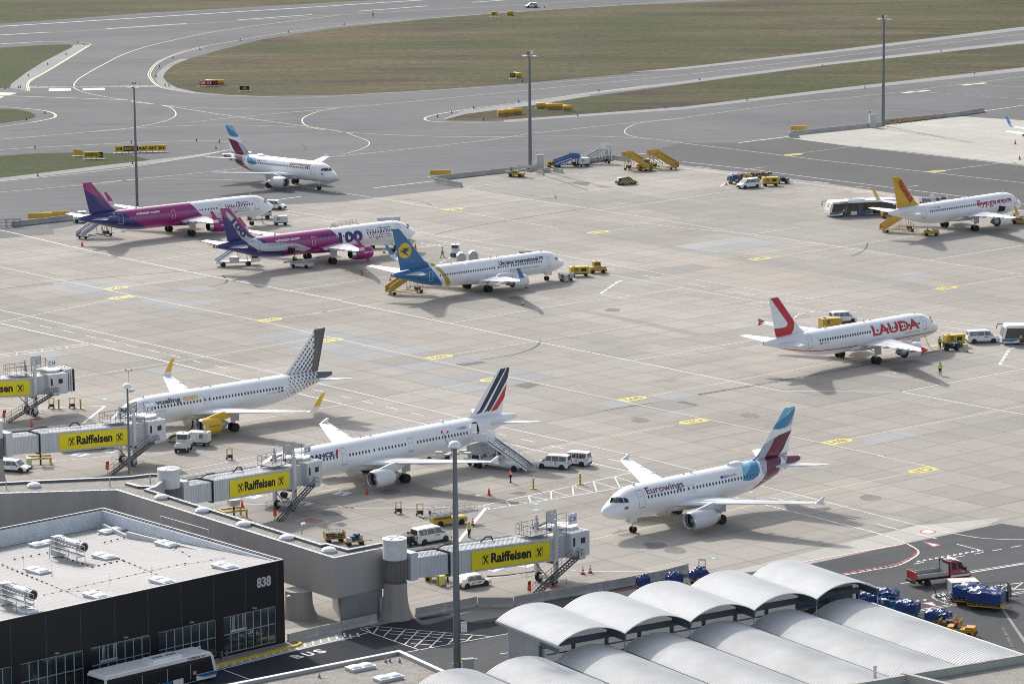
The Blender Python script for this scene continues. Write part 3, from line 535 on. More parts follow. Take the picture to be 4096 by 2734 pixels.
# tyre marks
for t, p in [('21', [(0, 420), (600, 350), (1500, 280)]), ('22', [(650, 40), (1010, -30), (1700, -140)]), ('21', [(1100, 440), (1450, 400), (1560, 370), (1530, 325)]), ('22', [(950, 905), (1180, 870), (1330, 820), (1370, 770)]), ('23', [(1160, 195), (1250, 150), (1270, 100)]), ('13', [(360, 1018), (950, 1060), (1230, 1005)]), ('13', [(570, 1148), (950, 1100), (880, 1060)]), ('13', [(1930, 1210), (2230, 1190), (2300, 1140), (2270, 1115)]), ('12', [(1270, 1340), (1460, 1370), (1470, 1345)]), ('12', [(1420, 1215), (1700, 1310)]), ('13', [(1360, 655), (1275, 695), (1400, 740), (1790, 770)]), ('13', [(1370, 880), (1800, 950)]),
             ('23', [(0, 1165), (800, 1030), (1330, 930), (1900, 815)]), ('22', [(1080, 1395), (1700, 1270), (2349, 1170)]), ('12', [(420, 1370), (560, 1390), (620, 1410)]), ('11', [(100, 905), (400, 870), (1100, 850)]), ('11', [(1080, 540), (1080, 500), (1150, 455), (1300, 408)]), ('11', [(2040, 975), (2100, 1010), (2090, 1040)]), ('33', [(1330, 1200), (2080, 1000), (2345, 940)][:0] or [(2200, 1180), (2280, 1340)])]:
    Tl(t, p, .35)
Tl('23', [(0, 1160), (800, 1022), (1330, 922), (1800, 830)], .3)
for o, nm in ((ym, 'yellow_taxi_lines'), (wm, 'white_ground_lines'), (rm, 'red_ground_lines'), (bmk, 'stand_numbers'), (tm, 'tyre_marks')): tag(o.build(nm), kind='structure')
# ------------------------------------------------------------------ aircraft
def herm(xs, ys):
    xs = np.array(xs, float); ys = np.array(ys, float); d = np.diff(ys) / np.diff(xs); m = np.zeros(len(xs))
    for i in range(1, len(xs) - 1): m[i] = 0 if d[i - 1] * d[i] <= 0 else 2 * d[i - 1] * d[i] / (d[i - 1] + d[i])
    m[0] = d[0]; m[-1] = d[-1]
    def f(x):
        x = np.clip(np.asarray(x, float), xs[0], xs[-1]); i = np.clip(np.searchsorted(xs, x, side='right') - 1, 0, len(xs) - 2)
        h = xs[i + 1] - xs[i]; t = (x - xs[i]) / h
        return (2 * t ** 3 - 3 * t ** 2 + 1) * ys[i] + (t ** 3 - 2 * t ** 2 + t) * h * m[i] + (-2 * t ** 3 + 3 * t ** 2) * ys[i + 1] + (t ** 3 - t ** 2) * h * m[i + 1]
    return f
def prof_a(L):
    return (herm([0, .12, .35, .7, 1.2, 1.8, 2.4, 3.0, 3.8, 5, 6.5, 8, L - 9, L - 5, L - 2, L], [3.2, 3.5, 3.72, 3.95, 4.22, 4.55, 4.98, 5.32, 5.62, 5.82, 5.89, 5.9, 5.9, 5.86, 5.62, 5.35]),
            herm([0, .12, .35, .7, 1.2, 2, 3, 4.5, 6, L - 14, L - 11.5, L - 9, L - 7, L - 5, L - 3, L - 1, L], [3.2, 2.92, 2.7, 2.5, 2.28, 2.06, 1.9, 1.78, 1.76, 1.76, 1.9, 2.3, 2.82, 3.4, 3.98, 4.5, 4.75]),
            herm([0, .12, .35, .7, 1.2, 2, 3, 4, 5, 6, 7.5, L - 12.5, L - 10, L - 8, L - 6, L - 4, L - 2, L], [0.01, .3, .56, .82, 1.12, 1.44, 1.7, 1.84, 1.92, 1.96, 1.975, 1.975, 1.9, 1.7, 1.38, 1.02, .64, .3]))
def prof_b(L):
    return (herm([0, .15, .5, 1, 1.7, 2.3, 2.9, 3.6, 4.5, 6, L - 10, L - 6, L - 3, L - 1, L], [2.75, 2.98, 3.25, 3.5, 3.8, 4.35, 4.8, 5.05, 5.22, 5.3, 5.3, 5.27, 5.12, 4.95, 4.8]),
            herm([0, .15, .5, 1, 2, 3, 4.5, 6, L - 14, L - 11.5, L - 9, L - 7, L - 5, L - 3, L - 1, L], [2.75, 2.52, 2.25, 2.0, 1.66, 1.45, 1.32, 1.3, 1.3, 1.42, 1.8, 2.25, 2.8, 3.4, 4.0, 4.3]),
            herm([0, .15, .5, 1, 2, 3, 4, 5.5, L - 12.5, L - 10, L - 8, L - 6, L - 4, L - 2, L], [0.01, .25, .52, .82, 1.28, 1.58, 1.76, 1.88, 1.88, 1.8, 1.62, 1.34, 1.0, .6, .22]))
def sdf_poly(poly, X, Z):
    """signed distance, positive inside"""
    P = np.array(poly, float); d = np.full(X.shape, 1e9); s = np.zeros(X.shape, bool)
    for i in range(len(P)):
        a, b = P[i], P[i - 1]; e = b - a; wx, wz = X - a[0], Z - a[1]
        t = np.clip((wx * e[0] + wz * e[1]) / (e @ e + 1e-12), 0, 1)
        d = np.minimum(d, (wx - e[0] * t) ** 2 + (wz - e[1] * t) ** 2)
        with np.errstate(divide='ignore', invalid='ignore'):
            c = ((a[1] > Z) != (b[1] > Z)) & (X < (b[0] - a[0]) * (Z - a[1]) / (b[1] - a[1] + 1e-12) + a[0])
        s ^= c
    d = np.sqrt(d); return np.where(s, d, -d)
class Plane:
    def __init__(s, key, kind, h, pos, side, base=(.80, .81, .82), layers=(), label='', short=True):
        s.key, s.kind = key, kind; s.boeing = kind == '738'
        s.L = {'319': 33.84, '320': 37.57, '321': 44.51, '738': 38.1}[kind]; s.dl = s.L - 37.57
        s.df = {'319': -1.6, '320': 0, '321': 4.27, '738': 0}[kind]
        s.top, s.bot, s.hw = (prof_b if s.boeing else prof_a)(s.L)
        s.xm = 19.6 if s.boeing else 17.61 + s.df; s.layers = layers; s.base = base; s.side = 1 if side < 0 else -1     # +1: port side seen
        h = R(h); loc = (pos[0] + math.cos(h) * s.xm, pos[1] + math.sin(h) * s.xm, 0)
        s.root = thing('airliner', label, 'airliner', loc, h + math.pi, 'airliners on the airport')
        s.body = s.paint_mat('fuselage_paint_' + key, base, layers)
        s.fin_x = {'738': 0}.get(kind, 0)
    def P(s, st, y, z): return (s.xm - st, y, z)
    def paint_mat(s, name, base, layers):
        m = bpy.data.materials.new(name); m.use_nodes = True; n = m.node_tree; b = n.nodes['Principled BSDF']
        b.inputs['Roughness'].default_value = .28; b.inputs['Coat Weight'].default_value = .35; b.inputs['Coat Roughness'].default_value = .1
        rgb = n.nodes.new('ShaderNodeRGB'); rgb.outputs[0].default_value = (*base, 1); prev = rgb.outputs[0]
        for i, (c, f) in enumerate(layers):
            at = n.nodes.new('ShaderNodeAttribute'); at.attribute_name = 'r%d' % i
            g = n.nodes.new('ShaderNodeMath'); g.operation = 'GREATER_THAN'; g.inputs[1].default_value = 0; n.links.new(at.outputs['Fac'], g.inputs[0])
            mx = n.nodes.new('ShaderNodeMix'); mx.data_type = 'RGBA'; n.links.new(g.outputs[0], mx.inputs['Factor']); n.links.new(prev, mx.inputs['A']); mx.inputs['B'].default_value = (*c, 1); prev = mx.outputs['Result']
        # grime streaks running aft, panel to panel change of tone
        tc = n.nodes.new('ShaderNodeTexCoord'); mp = n.nodes.new('ShaderNodeMapping'); mp.inputs['Scale'].default_value = (.25, 1.5, 1.1)
        n.links.new(tc.outputs['Object'], mp.inputs[0]); no = n.nodes.new('ShaderNodeTexNoise'); no.inputs['Detail'].default_value = 5; n.links.new(mp.outputs[0], no.inputs[0])
        mr = n.nodes.new('ShaderNodeMapRange'); mr.inputs[1].default_value = .35; mr.inputs[2].default_value = .7; mr.inputs[3].default_value = 1; mr.inputs[4].default_value = .91; n.links.new(no.outputs[0], mr.inputs[0])
        vm = n.nodes.new('ShaderNodeVectorMath'); vm.operation = 'SCALE'; n.links.new(prev, vm.inputs[0]); n.links.new(mr.outputs[0], vm.inputs['Scale']); n.links.new(vm.outputs[0], b.inputs['Base Color'])
        return m
    def attrs(s, me, zone='fus'):
        co = np.empty(len(me.vertices) * 3); me.vertices.foreach_get('co', co); co = co.reshape(-1, 3)
        S = s.xm - co[:, 0]; Z = co[:, 2]; Tt = s.L - S
        for i, (c, f) in enumerate(s.layers):
            v = f(S, Tt, Z, zone); a = me.attributes.new('r%d' % i, 'FLOAT', 'POINT'); a.data.foreach_set('value', np.broadcast_to(v, S.shape).astype(np.float32))
    def surf(s, st, z, out=.0):
        T_, B_, H = float(s.top(st)), float(s.bot(st)), float(s.hw(st)); zc, hh = (T_ + B_) / 2, (T_ - B_) / 2
        return H * math.sqrt(max(0.0, 1 - ((z - zc) / hh) ** 2)) + out
    def wrap(s, mb, pts, fs, m, out=.02, step=.14):
        """pts in (station, z): cut finely and laid on the visible side of the fuselage"""
        bm = bmesh.new(); vs = [bm.verts.new((p[0], p[1], 0)) for p in pts]
        for f in fs:
            try: bm.faces.new([vs[i] for i in f])
            except ValueError: pass
        z0 = min(p[1] for p in pts); z1 = max(p[1] for p in pts); x0 = min(p[0] for p in pts); x1 = max(p[0] for p in pts)
        z = z0 + step
        while z < z1: bmesh.ops.bisect_plane(bm, geom=bm.verts[:] + bm.edges[:] + bm.faces[:], plane_co=(0, z, 0), plane_no=(0, 1, 0)); z += step
        if x0 < 7 or x1 > s.L - 13:
            x = x0 + .4
            while x < x1: bmesh.ops.bisect_plane(bm, geom=bm.verts[:] + bm.edges[:] + bm.faces[:], plane_co=(x, 0, 0), plane_no=(1, 0, 0)); x += .4
        bm.verts.index_update(); vv = []
        for v in bm.verts:
            T_, B_ = float(s.top(v.co.x)), float(s.bot(v.co.x)); zc = (T_ + B_) / 2; hh = (T_ - B_) / 2
            y = s.surf(v.co.x, v.co.y); ny = y / max(.2, float(s.hw(v.co.x))); nz = (v.co.y - zc) / hh
            vv.append(s.P(v.co.x, s.side * (y + out * ny), v.co.y + out * nz))
        mb.add(vv, [[v.index for v in f.verts] for f in bm.faces], m); bm.free()
    def title(s, txt, st0, st1, z, h, m, name='lettering', bold=.0, shear=0., z1=None, fin=False, label=None):
        """text from station st0 (left as seen) to st1; z baseline"""
        vs, fs, W = text2d(txt, bold, shear); k = abs(st1 - st0) / W; mb = MB(); sg = 1 if st1 > st0 else -1
        sl = 0 if z1 is None else (z1 - z)
        pts = [(st0 + sg * v[0] * k, z + v[1] * h + sl * v[0] / W) for v in vs]
        s.wrap(mb, pts, fs, m); o = mb.build(name, s.root); 
        if label: o['label'] = label
        return o
    def fuselage(s):
        ss = np.concatenate([[0, .04, .12, .22, .35, .5], np.arange(.7, 3.9, .16), np.arange(3.9, s.L - 15, .4), np.arange(s.L - 15, s.L - .1, .14), [s.L]])
        if any(k in s.key for k in ('W1', 'W2')): ss = np.concatenate([[0, .04, .12, .22, .35, .5], np.arange(.7, 3.9, .16), np.arange(3.9, s.L - .1, .17), [s.L]])
        n = 72; rs = []
        for st in ss:
            T_, B_, H = float(s.top(st)), float(s.bot(st)), float(s.hw(st)); zc, hh = (T_ + B_) / 2, (T_ - B_) / 2
            if st == 0: H, hh = .03, .03
            rs.append([s.P(st, H * math.sin(2 * math.pi * i / n), zc + hh * math.cos(2 * math.pi * i / n)) for i in range(n)])
        mb = MB(); mb.rings(rs, s.body); o = mb.build('fuselage', s.root, True, 60); s.attrs(o.data)
        # belly fairing
        mb = MB(); c = s.xm; rs = []
        zb = s.bot(15) 
        for t in np.linspace(0, 1, 26):
            st = c - 6.9 + 11.0 * t; k = math.sin(math.pi * min(1, max(0, t * 1.0))) ** .45; hwid = 2.12 * k + .02; zt = zb + 1.55 * k + .1; zl = zb + .45 - .62 * k
            rs.append([s.P(st, hwid * math.copysign(abs(math.sin(a)) ** .75, math.sin(a)), (zt + zl) / 2 + (zt - zl) / 2 * math.cos(a)) for a in [2 * math.pi * i / 28 for i in range(28)]])
        mb.rings(rs, s.body); o = mb.build('belly_fairing', s.root, True, 60); s.attrs(o.data, 'belly')
    def foil(s, st, y, z, chord, th, m=10):
        """airfoil loop around (leading edge station st)"""
        xs = [(1 - math.cos(math.pi * i / m)) / 2 for i in range(m + 1)]
        f = lambda x: 5 * th * (.2969 * math.sqrt(x) - .126 * x - .3516 * x * x + .2843 * x ** 3 - .1015 * x ** 4)
        up = [(x, f(x) * 1.15) for x in xs]; lo = [(x, -f(x) * .75) for x in xs[1:-1]][::-1]
        return [(st + x * chord, y, z + q * chord) for x, q in up + lo]
    def lift(s, secs, m, name, par=None, n=6, attr=False, vert=False):
        rs = []
        for (a, b) in zip(secs, secs[1:]):
            for i in range(n):
                t = i / n; rs.append([a[j] + (b[j] - a[j]) * t for j in range(5)])
        rs.append(secs[-1]); mb = MB(); loops = []
        for st, y, z, ch, th in rs:
            if vert: loops.append([s.P(q[0], q[2], q[1]) for q in s.foil(st, z, 0, ch, th)])
            else: loops.append([s.P(*q) for q in s.foil(st, y, z, ch, th)])
        mb.rings(loops, m); o = mb.build(name, par or s.root, True, 50)
        if attr: s.attrs(o.data, 'fin')
        return o
    def fin(s):
        L = s.L
        if s.boeing: secs = [(L - 10.2, 0, 5.18, 8.6, .012), (L - 8.4, 0, 5.75, 6.7, .05), (L - 7.1, 0, 6.3, 5.6, .09), (L - 1.75, 0, 12.2, 1.6, .09), (L - 1.35, 0, 12.4, 1.15, .06)]
        else: secs = [(L - 9.2, 0, 5.7, 6.9, .02), (L - 8.1, 0, 6.05, 5.85, .08), (L - 7.35, 0, 6.6, 5.25, .10), (L - 2.95, 0, 11.55, 2.05, .10), (L - 2.7, 0, 11.76, 1.75, .06)]
        # vertical surface: sections stacked in z
        rs = []; mb = MB()
        for a, b in zip(secs, secs[1:]):
            k = max(2, int((b[2] - a[2]) / .14))
            for i in range(k): rs.append([a[j] + (b[j] - a[j]) * i / k for j in range(5)])
        rs.append(secs[-1]); loops = []
        for st, y, z, ch, th in rs:
            m = 36; xs = [i / m for i in range(m + 1)]
            f = lambda x: 5 * th * (.2969 * math.sqrt(x) - .126 * x - .3516 * x * x + .2843 * x ** 3 - .1036 * x ** 4)
            loops.append([s.P(st + x * ch, f(x) * ch, z) for x in xs] + [s.P(st + x * ch, -f(x) * ch, z) for x in xs[1:-1]][::-1])
        mb.rings(loops, s.body); o = mb.build('vertical_tail', s.root, True, 50); s.attrs(o.data, 'fin')
        # rudder gap
        g = MB(); ra = secs[2][0] + secs[2][3] * .70; rb = secs[3][0] + secs[3][3] * .68
        for q in (-1, 1):
            g.tube(s.P(ra, q * .13, secs[2][2]), s.P(rb, q * .06, secs[3][2]), .018, GREY, 4)
        g.build('rudder_seam', s.root)
    def tailplane(s, m):
        L = s.L
        for sg, nm in ((1, 'tailplane'), (-1, 'tailplane')):
            if s.boeing: secs = [(L - 6.0, sg * .75, 4.55, 4.1, .10), (L - 1.5, sg * 7.1, 5.35, 1.35, .09), (L - 1.2, sg * 7.2, 5.36, .95, .05)]
            else: secs = [(L - 6.0, sg * .8, 4.75, 4.0, .10), (L - 2.35, sg * 6.1, 5.32, 1.45, .09), (L - 2.1, sg * 6.22, 5.33, 1.05, .05)]
            s.lift(secs, m, nm)
    def wings(s, m, tips, tipcol, tipin=None):
        d = s.df
        for sg in (1, -1):
            if s.boeing: secs = [(14.6, sg * 1.5, 2.05, 7.6, .13), (17.1, sg * 5.6, 2.55, 4.95, .12), (22.6, sg * 16.2, 3.9, 1.85, .10), (23.2, sg * 17.0, 4.05, 1.5, .10)]
            else: secs = [(11.9 + d, sg * 1.5, 2.75, 7.1, .14), (14.75 + d, sg * 6.4, 3.25, 4.25, .12), (20.2 + d, sg * 16.6, 4.16, 1.75, .10), (20.5 + d, sg * 17.0, 4.22, 1.45, .08)]
            wing = s.lift(secs, m, 'wing', n=7)
            # flap and slat seams, slightly proud of the skin
            g = MB(); 
            def pt(t, f, dz=.0):
                k = t * (len(secs) - 1); i = min(int(k), len(secs) - 2); a = [secs[i][j] + (secs[i + 1][j] - secs[i][j]) * (k - i) for j in range(5)]
                th = a[4] * 5 * (.2969 * math.sqrt(f) - .126 * f - .3516 * f * f + .2843 * f ** 3 - .1015 * f ** 4) * 1.15
                return s.P(a[0] + a[3] * f, a[1], a[2] + th * a[3] + .005 + dz)
            for f in (.14, .72):
                g.path([pt(t, f) for t in np.linspace(.15, .93, 12)], .022, GREY, 4)
            for t in (.32, .52, .66): g.path([pt(t, f) for f in (.72, .85, .97)], .02, GREY, 4)
            g.build('control_surface_seams', wing)
            # flap track fairings
            for yy in ((4.1, 7.4, 10.6, 13.4) if not s.boeing else (4.4, 7.8, 11.0)):
                k = (yy - 1.5) / 15.5; st_te = (np.interp(yy, [1.5, 6.4, 17], [19.0 + d, 19.0 + d, 21.95 + d]) if not s.boeing else np.interp(yy, [1.5, 5.6, 17], [22.2, 22.05, 24.7]))
                z = (2.75 if not s.boeing else 2.05) + k * 1.55; c = MB(); rs = []
                ln = 2.6 - k * .9
                for t in np.linspace(0, 1, 9):
                    r = .26 * (1 - k * .4) * math.sin(math.pi * (.04 + .92 * t)) ** .7
                    rs.append([s.P(st_te - ln * .62 + ln * t, sg * yy + r * .6 * math.cos(a), z - .12 + r * math.sin(a)) for a in [2 * math.pi * i / 10 for i in range(10)]])
                c.rings(rs, m); c.build('flap_fairing', wing, True)
            x0 = secs[-1]
            if tips == 'fence':
                c = MB(); st, z = x0[0] - .1, x0[2]
                for up in (1, -1):
                    h = .62 if up > 0 else .42
                    vs = [s.P(st + .1, sg * 17.02, z), s.P(st + 1.5, sg * 17.02, z + .02), s.P(st + 1.75, sg * 17.07, z + up * h), s.P(st + 1.4, sg * 17.07, z + up * h)]
                    vs2 = [(v[0], v[1] + sg * .07, v[2]) for v in vs]
                    c.add(vs + vs2, [(0, 1, 2, 3), (7, 6, 5, 4), (0, 4, 5, 1), (1, 5, 6, 2), (2, 6, 7, 3), (3, 7, 4, 0)], tipcol)
                c.build('wingtip_fence', wing)
            else:
                # blended, upturned tip
                z0 = x0[2]; rs = []; c = MB(); tops = 2.45
                for t in np.linspace(0, 1, 11):
                    a = min(1, t / .35); th = R(80 if not s.boeing else 74) * a
                    yy = 17.0 + (math.sin(min(1, t / .35) * math.pi / 2) * .55) + max(0, t - .35) * .38; zz = z0 + (1 - math.cos(min(1, t / .35) * math.pi / 2)) * .5 + max(0, (t - .35) / .65) * (tops - .5)
                    ch = 1.45 - .85 * t; st = x0[0] + (1.9 if not s.boeing else 2.0) * t ** 1.3
                    nrm = (-math.sin(th) * sg, math.cos(th)); lp = []
                    for q in s.foil(0, 0, 0, ch, .09, 6): lp.append(s.P(st + q[0], sg * yy + nrm[0] * q[2], zz + nrm[1] * q[2]))
                    rs.append(lp)
                ms = [m] * 4 + [tipcol] * 6
                c.rings(rs, m, ms=ms); c.build('winglet', wing, True, 50)
    def engines(s, m, long=False, lip=METAL, lipc=None):
        d = s.df; y0 = 4.83 if s.boeing else 5.75; zc = 1.62 if s.boeing else 1.72; i0 = 12.9 if s.boeing else 10.55 + d
        r = 1.02
        for sg in (1, -1):
            e = MB(); e.v
            cowl = [(.84, -.0), (.92, -.06), (1.0, -.04), (1.08, .1), (1.16, .45), (1.20, 1.0), (1.20, 1.7), (1.15, 2.5), (1.03, 3.1)]
            if long: cowl = cowl[:-2] + [(1.19, 2.4), (1.12, 3.2), (1.0, 3.9)]
            inner = [(.80, .5), (.82, .2), (.84, .05)]
            sc_ = .93 if s.boeing else 1
            def ring(rr, h, n=30):
                out = []
                for i in range(n):
                    a = 2 * math.pi * i / n; z = rr * sc_ * math.sin(a)
                    if s.boeing and z < -.75 and h < 3: z = -.75 - (-.75 - z) * .35
                    out.append(s.P(i0 + h, sg * y0 + rr * sc_ * math.cos(a), zc + z))
                return out
            pr = [(.78, .9)] + inner + cowl; ms = [DARK] + [METAL] * 5 + [m] * 20; ms = [DARK, STEEL, STEEL, lip, lip, lip, lip] + [m] * 20
            e.rings([ring(a, h) for a, h in pr], m, cap0=False, cap1=False, ms=ms[:len(pr) - 1]); o = e.build('engine', s.root, True, 35)
            f = MB(); f.rings([ring(.79, .75), ring(.3, .72), ring(.26, .68), ring(.12, .4), ring(.01, .32)], GREY, cap0=False, ms=[mat('fan_blades', (.09, .095, .10), .4, .4, var=.1), GREY, GREYL, GREYL])
            for k in range(18):
                a = 2 * math.pi * k / 18
                f.tube(s.P(i0 + .70, sg * y0 + .28 * math.cos(a), zc + .28 * math.sin(a)), s.P(i0 + .73, sg * y0 + .77 * sc_ * math.cos(a), zc + .77 * sc_ * math.sin(a)), .03, STEEL, 4)
            f.build('fan', o, True)
            x = MB()
            if long: x.rings([ring(.99, 3.86), ring(.80, 4.55), ring(.72, 4.58), ring(.66, 4.2)], METAL, cap0=False, ms=[METAL, METAL, DARK])
            else:
                x.rings([ring(1.0, 3.05), ring(.72, 3.0), ring(.66, 3.3), ring(.58, 3.9), ring(.44, 4.3), ring(.40, 4.32), ring(.30, 4.2), ring(.18, 4.7), ring(.05, 5.0)], DARK, cap0=False, ms=[DARK, GREY, STEEL, GREY, METAL, DARK, GREY, GREY])
            x.build('exhaust_nozzle', o, True, 50)
            p = MB(); zt = zc + 1.12; prf = [(.7, zt - .02), (1.7, zt + .22), (3.4, zt + .55), (5.6, zt + .62), (6.6, zt + .35), (4.6, zt - .45), (3.3, zt - .62), (1.5, zt - .1)]
            w_ = [.02, .12, .16, .16, .05, .14, .16, .12]
            p.side([(s.xm - (i0 + a), b) for a, b in prf][::-1], [sg * y0 - q for q in w_[::-1]], [sg * y0 + q for q in w_[::-1]], m); p.build('pylon', s.root, True, 30)
    def gear(s):
        tr = 2.86 if s.boeing else 3.8; ng = 4.0 if s.boeing else 5.07; zr = s.bot(10)
        tire = mat('tyre_rubber', (.022, .022, .023), .75, var=.2)
        def wheel(par, st, y, r, w_):
            m = MB(); c = s.P(st, y, r); m.lathe([(r * .55, -w_ / 2), (r * .9, -w_ / 2), (r, -w_ / 3), (r, w_ / 3), (r * .9, w_ / 2), (r * .55, w_ / 2)], tire, c, 'Y', 20); o = m.build('wheel', par, True, 40)
            m = MB(); m.lathe([(.02, -w_ * .36), (r * .3, -w_ * .42), (r * .56, -w_ * .36), (r * .56, w_ * .36), (r * .3, w_ * .42), (.02, w_ * .36)], GREYL, c, 'Y', 14); m.build('rim', o, True, 30)
        for sg in (1, -1):
            g = MB(); zt = 2.9 if s.boeing else 3.2
            g.tube(s.P(s.xm - .05, sg * tr, .55), s.P(s.xm + .05, sg * tr, 1.5), .1, METAL, 10); g.tube(s.P(s.xm + .05, sg * tr, 1.4), s.P(s.xm + .05, sg * tr, zt), .16, GREYL, 10)
            g.tube(s.P(s.xm, sg * (tr - .55), .56), s.P(s.xm, sg * (tr + .55), .56), .08, GREYL, 8); g.tube(s.P(s.xm, sg * (tr - .1), 1.7), s.P(s.xm, sg * 1.9, zr + .5), .07, GREYL, 6)
            g.tube(s.P(s.xm + .25, sg * tr, .75), s.P(s.xm + .2, sg * tr, 1.8), .05, GREYL, 6)
            o = g.build('main_gear_leg', s.root, True)
            d = MB(); d.add([s.P(s.xm - .75, sg * (tr + .34), 1.45), s.P(s.xm + .65, sg * (tr + .34), 1.45), s.P(s.xm + .85, sg * (tr + .22), zt - .1), s.P(s.xm - .75, sg * (tr + .22), zt - .1),
                             s.P(s.xm - .75, sg * (tr + .39), 1.45), s.P(s.xm + .65, sg * (tr + .39), 1.45), s.P(s.xm + .85, sg * (tr + .27), zt - .1), s.P(s.xm - .75, sg * (tr + .27), zt - .1)],
                            [(0, 1, 2, 3), (7, 6, 5, 4), (0, 4, 5, 1), (1, 5, 6, 2), (2, 6, 7, 3), (3, 7, 4, 0)], GREYL)
            if not s.boeing: d.build('gear_door', o)
            for q in (-.45, .45): wheel(o, s.xm, sg * tr + q, .585, .42)
        g = MB(); g.tube(s.P(ng, 0, .38), s.P(ng - .1, 0, 1.3), .07, METAL, 8); g.tube(s.P(ng - .1, 0, 1.2), s.P(ng - .2, 0, zr + .3), .11, WHITE, 8); g.tube(s.P(ng - .1, 0, 1.3), s.P(ng - 1.0, 0, zr + .1), .05, WHITE, 6); g.tube(s.P(ng, -.3, .38), s.P(ng, .3, .38), .06, GREYL, 6)
        g.box(s.P(ng - .12, 0, 1.35), (.12, .5, .14), GREYL); o = g.build('nose_gear_leg', s.root, True)
        for q in (-.25, .25): wheel(o, ng, q, .38, .22)
        d = MB()
        for q in (-1, 1): d.box(s.P(ng - .3, q * .42, zr - .1), (1.1, .04, .55), s.body if 0 else WHITE)
        d.build('gear_door', o)
    def windows(s, runs, z, pitch=.533, wd=.27, ht=.40, m=None, skip=()):
        m = m or mat('cabin_window', (.045, .05, .06), .25, var=.0, spec=.6)
        T_, B_ = float(s.top(12)), float(s.bot(12)); zc = (T_ + B_) / 2; H = float(s.hw(12))
        mb = MB(); k = 12; pts = [(wd / 2 * math.copysign(abs(math.cos(a)) ** .7, math.cos(a)), ht / 2 * math.copysign(abs(math.sin(a)) ** .7, math.sin(a))) for a in [2 * math.pi * i / k for i in range(k)]]
        mb.add([(a, 0, b) for a, b in pts] + [(a, -.03, b) for a, b in pts], [tuple(range(k))[::-1] if s.side > 0 else tuple(range(k))] + [(i, (i + 1) % k, k + (i + 1) % k, k + i) for i in range(k)], m)
        me = mb.mesh('cabin_window'); n = 0
        for a, b in runs:
            cnt = max(1, int(round(abs(b - a) / pitch)) + 1)
            for i in range(cnt):
                st = a + (b - a) * (i / (cnt - 1) if cnt > 1 else 0)
                y = s.surf(st, z); Tt, Bb = float(s.top(st)), float(s.bot(st)); nz = (z - (Tt + Bb) / 2) / ((Tt - Bb) / 2); tilt = math.asin(max(-1, min(1, nz)))
                dy = (s.surf(st - .1, z) - s.surf(st + .1, z)) / .2
                o = bpy.data.objects.new('cabin_window', me); COL.objects.link(o); o.parent = s.root
                o.location = s.P(st, s.side * (y + .014), z + .014 * nz); o.rotation_euler = (s.side * -tilt * -1 * (1 if s.side > 0 else 1), 0, s.side * -math.atan(dy) * -1 * -1); n += 1
    def door(s, st, z0, z1, w_, m, name='cabin_door', body=True, r=.045, fill=None):
        """outline ring (and faint panel) laid on the skin"""
        def rr(a, b, c, d, q=.14):
            out = []
            for cx, cz, a0 in ((b - q, d - q, 0), (a + q, d - q, 90), (a + q, c + q, 180), (b - q, c + q, 270)):
                out += [(cx + q * math.cos(R(a0 + t)), cz + q * math.sin(R(a0 + t))) for t in (0, 30, 60, 90)]
            return out
        o = rr(st - w_ / 2, st + w_ / 2, z0, z1); i = rr(st - w_ / 2 + r, st + w_ / 2 - r, z0 + r, z1 - r); n = len(o); mb = MB()
        s.wrap(mb, o + i, [(k, (k + 1) % n, n + (k + 1) % n, n + k) for k in range(n)], m, .017)
        if fill: s.wrap(mb, i, [tuple(range(n))], fill, .015)
        if z1 - z0 > 1.3:
            wq = [(st - .05, z1 - .72), (st + .05, z1 - .72), (st + .05, z1 - .58), (st - .05, z1 - .58)]; s.wrap(mb, wq, [(0, 1, 2, 3)], DARK if m is not WHITE else WHITE, .02)
            s.wrap(mb, [(st - w_ / 2, z0 - .05), (st + w_ / 2, z0 - .05), (st + w_ / 2, z0 + .02), (st - w_ / 2, z0 + .02)], [(0, 1, 2, 3)], GREY if m is not WHITE else WHITE, .03)
        return mb.build(name, s.root)
    def cockpit(s):
        gl = mat('cockpit_glass', (.02, .03, .035), .08, var=0, spec=.8, coat=.5); mbf = MB()
        if s.boeing: quads = [[(1.75, 3.72), (2.15, 4.14), (2.3, 4.12), (2.45, 3.64)], [(2.52, 3.64), (2.38, 4.12), (2.85, 4.14), (3.0, 3.66)], [(3.07, 3.7), (2.92, 4.12), (3.2, 4.08), (3.4, 3.78)]]
        else: quads = [[(1.22, 4.30), (1.5, 4.8), (2.13, 4.78), (1.78, 4.27)], [(1.84, 4.27), (2.2, 4.78), (2.48, 4.79), (2.36, 4.26)], [(2.43, 4.27), (2.55, 4.8), (2.86, 4.76), (2.98, 4.5), (2.92, 4.27)]]
        for sd in (1, -1):
            keep = s.side; s.side = sd
            for q in quads:
                mb = MB(); s.wrap(mb, q, [tuple(range(len(q)))], gl, .02, .08); mb.build('cockpit_window', s.root)
            s.side = keep
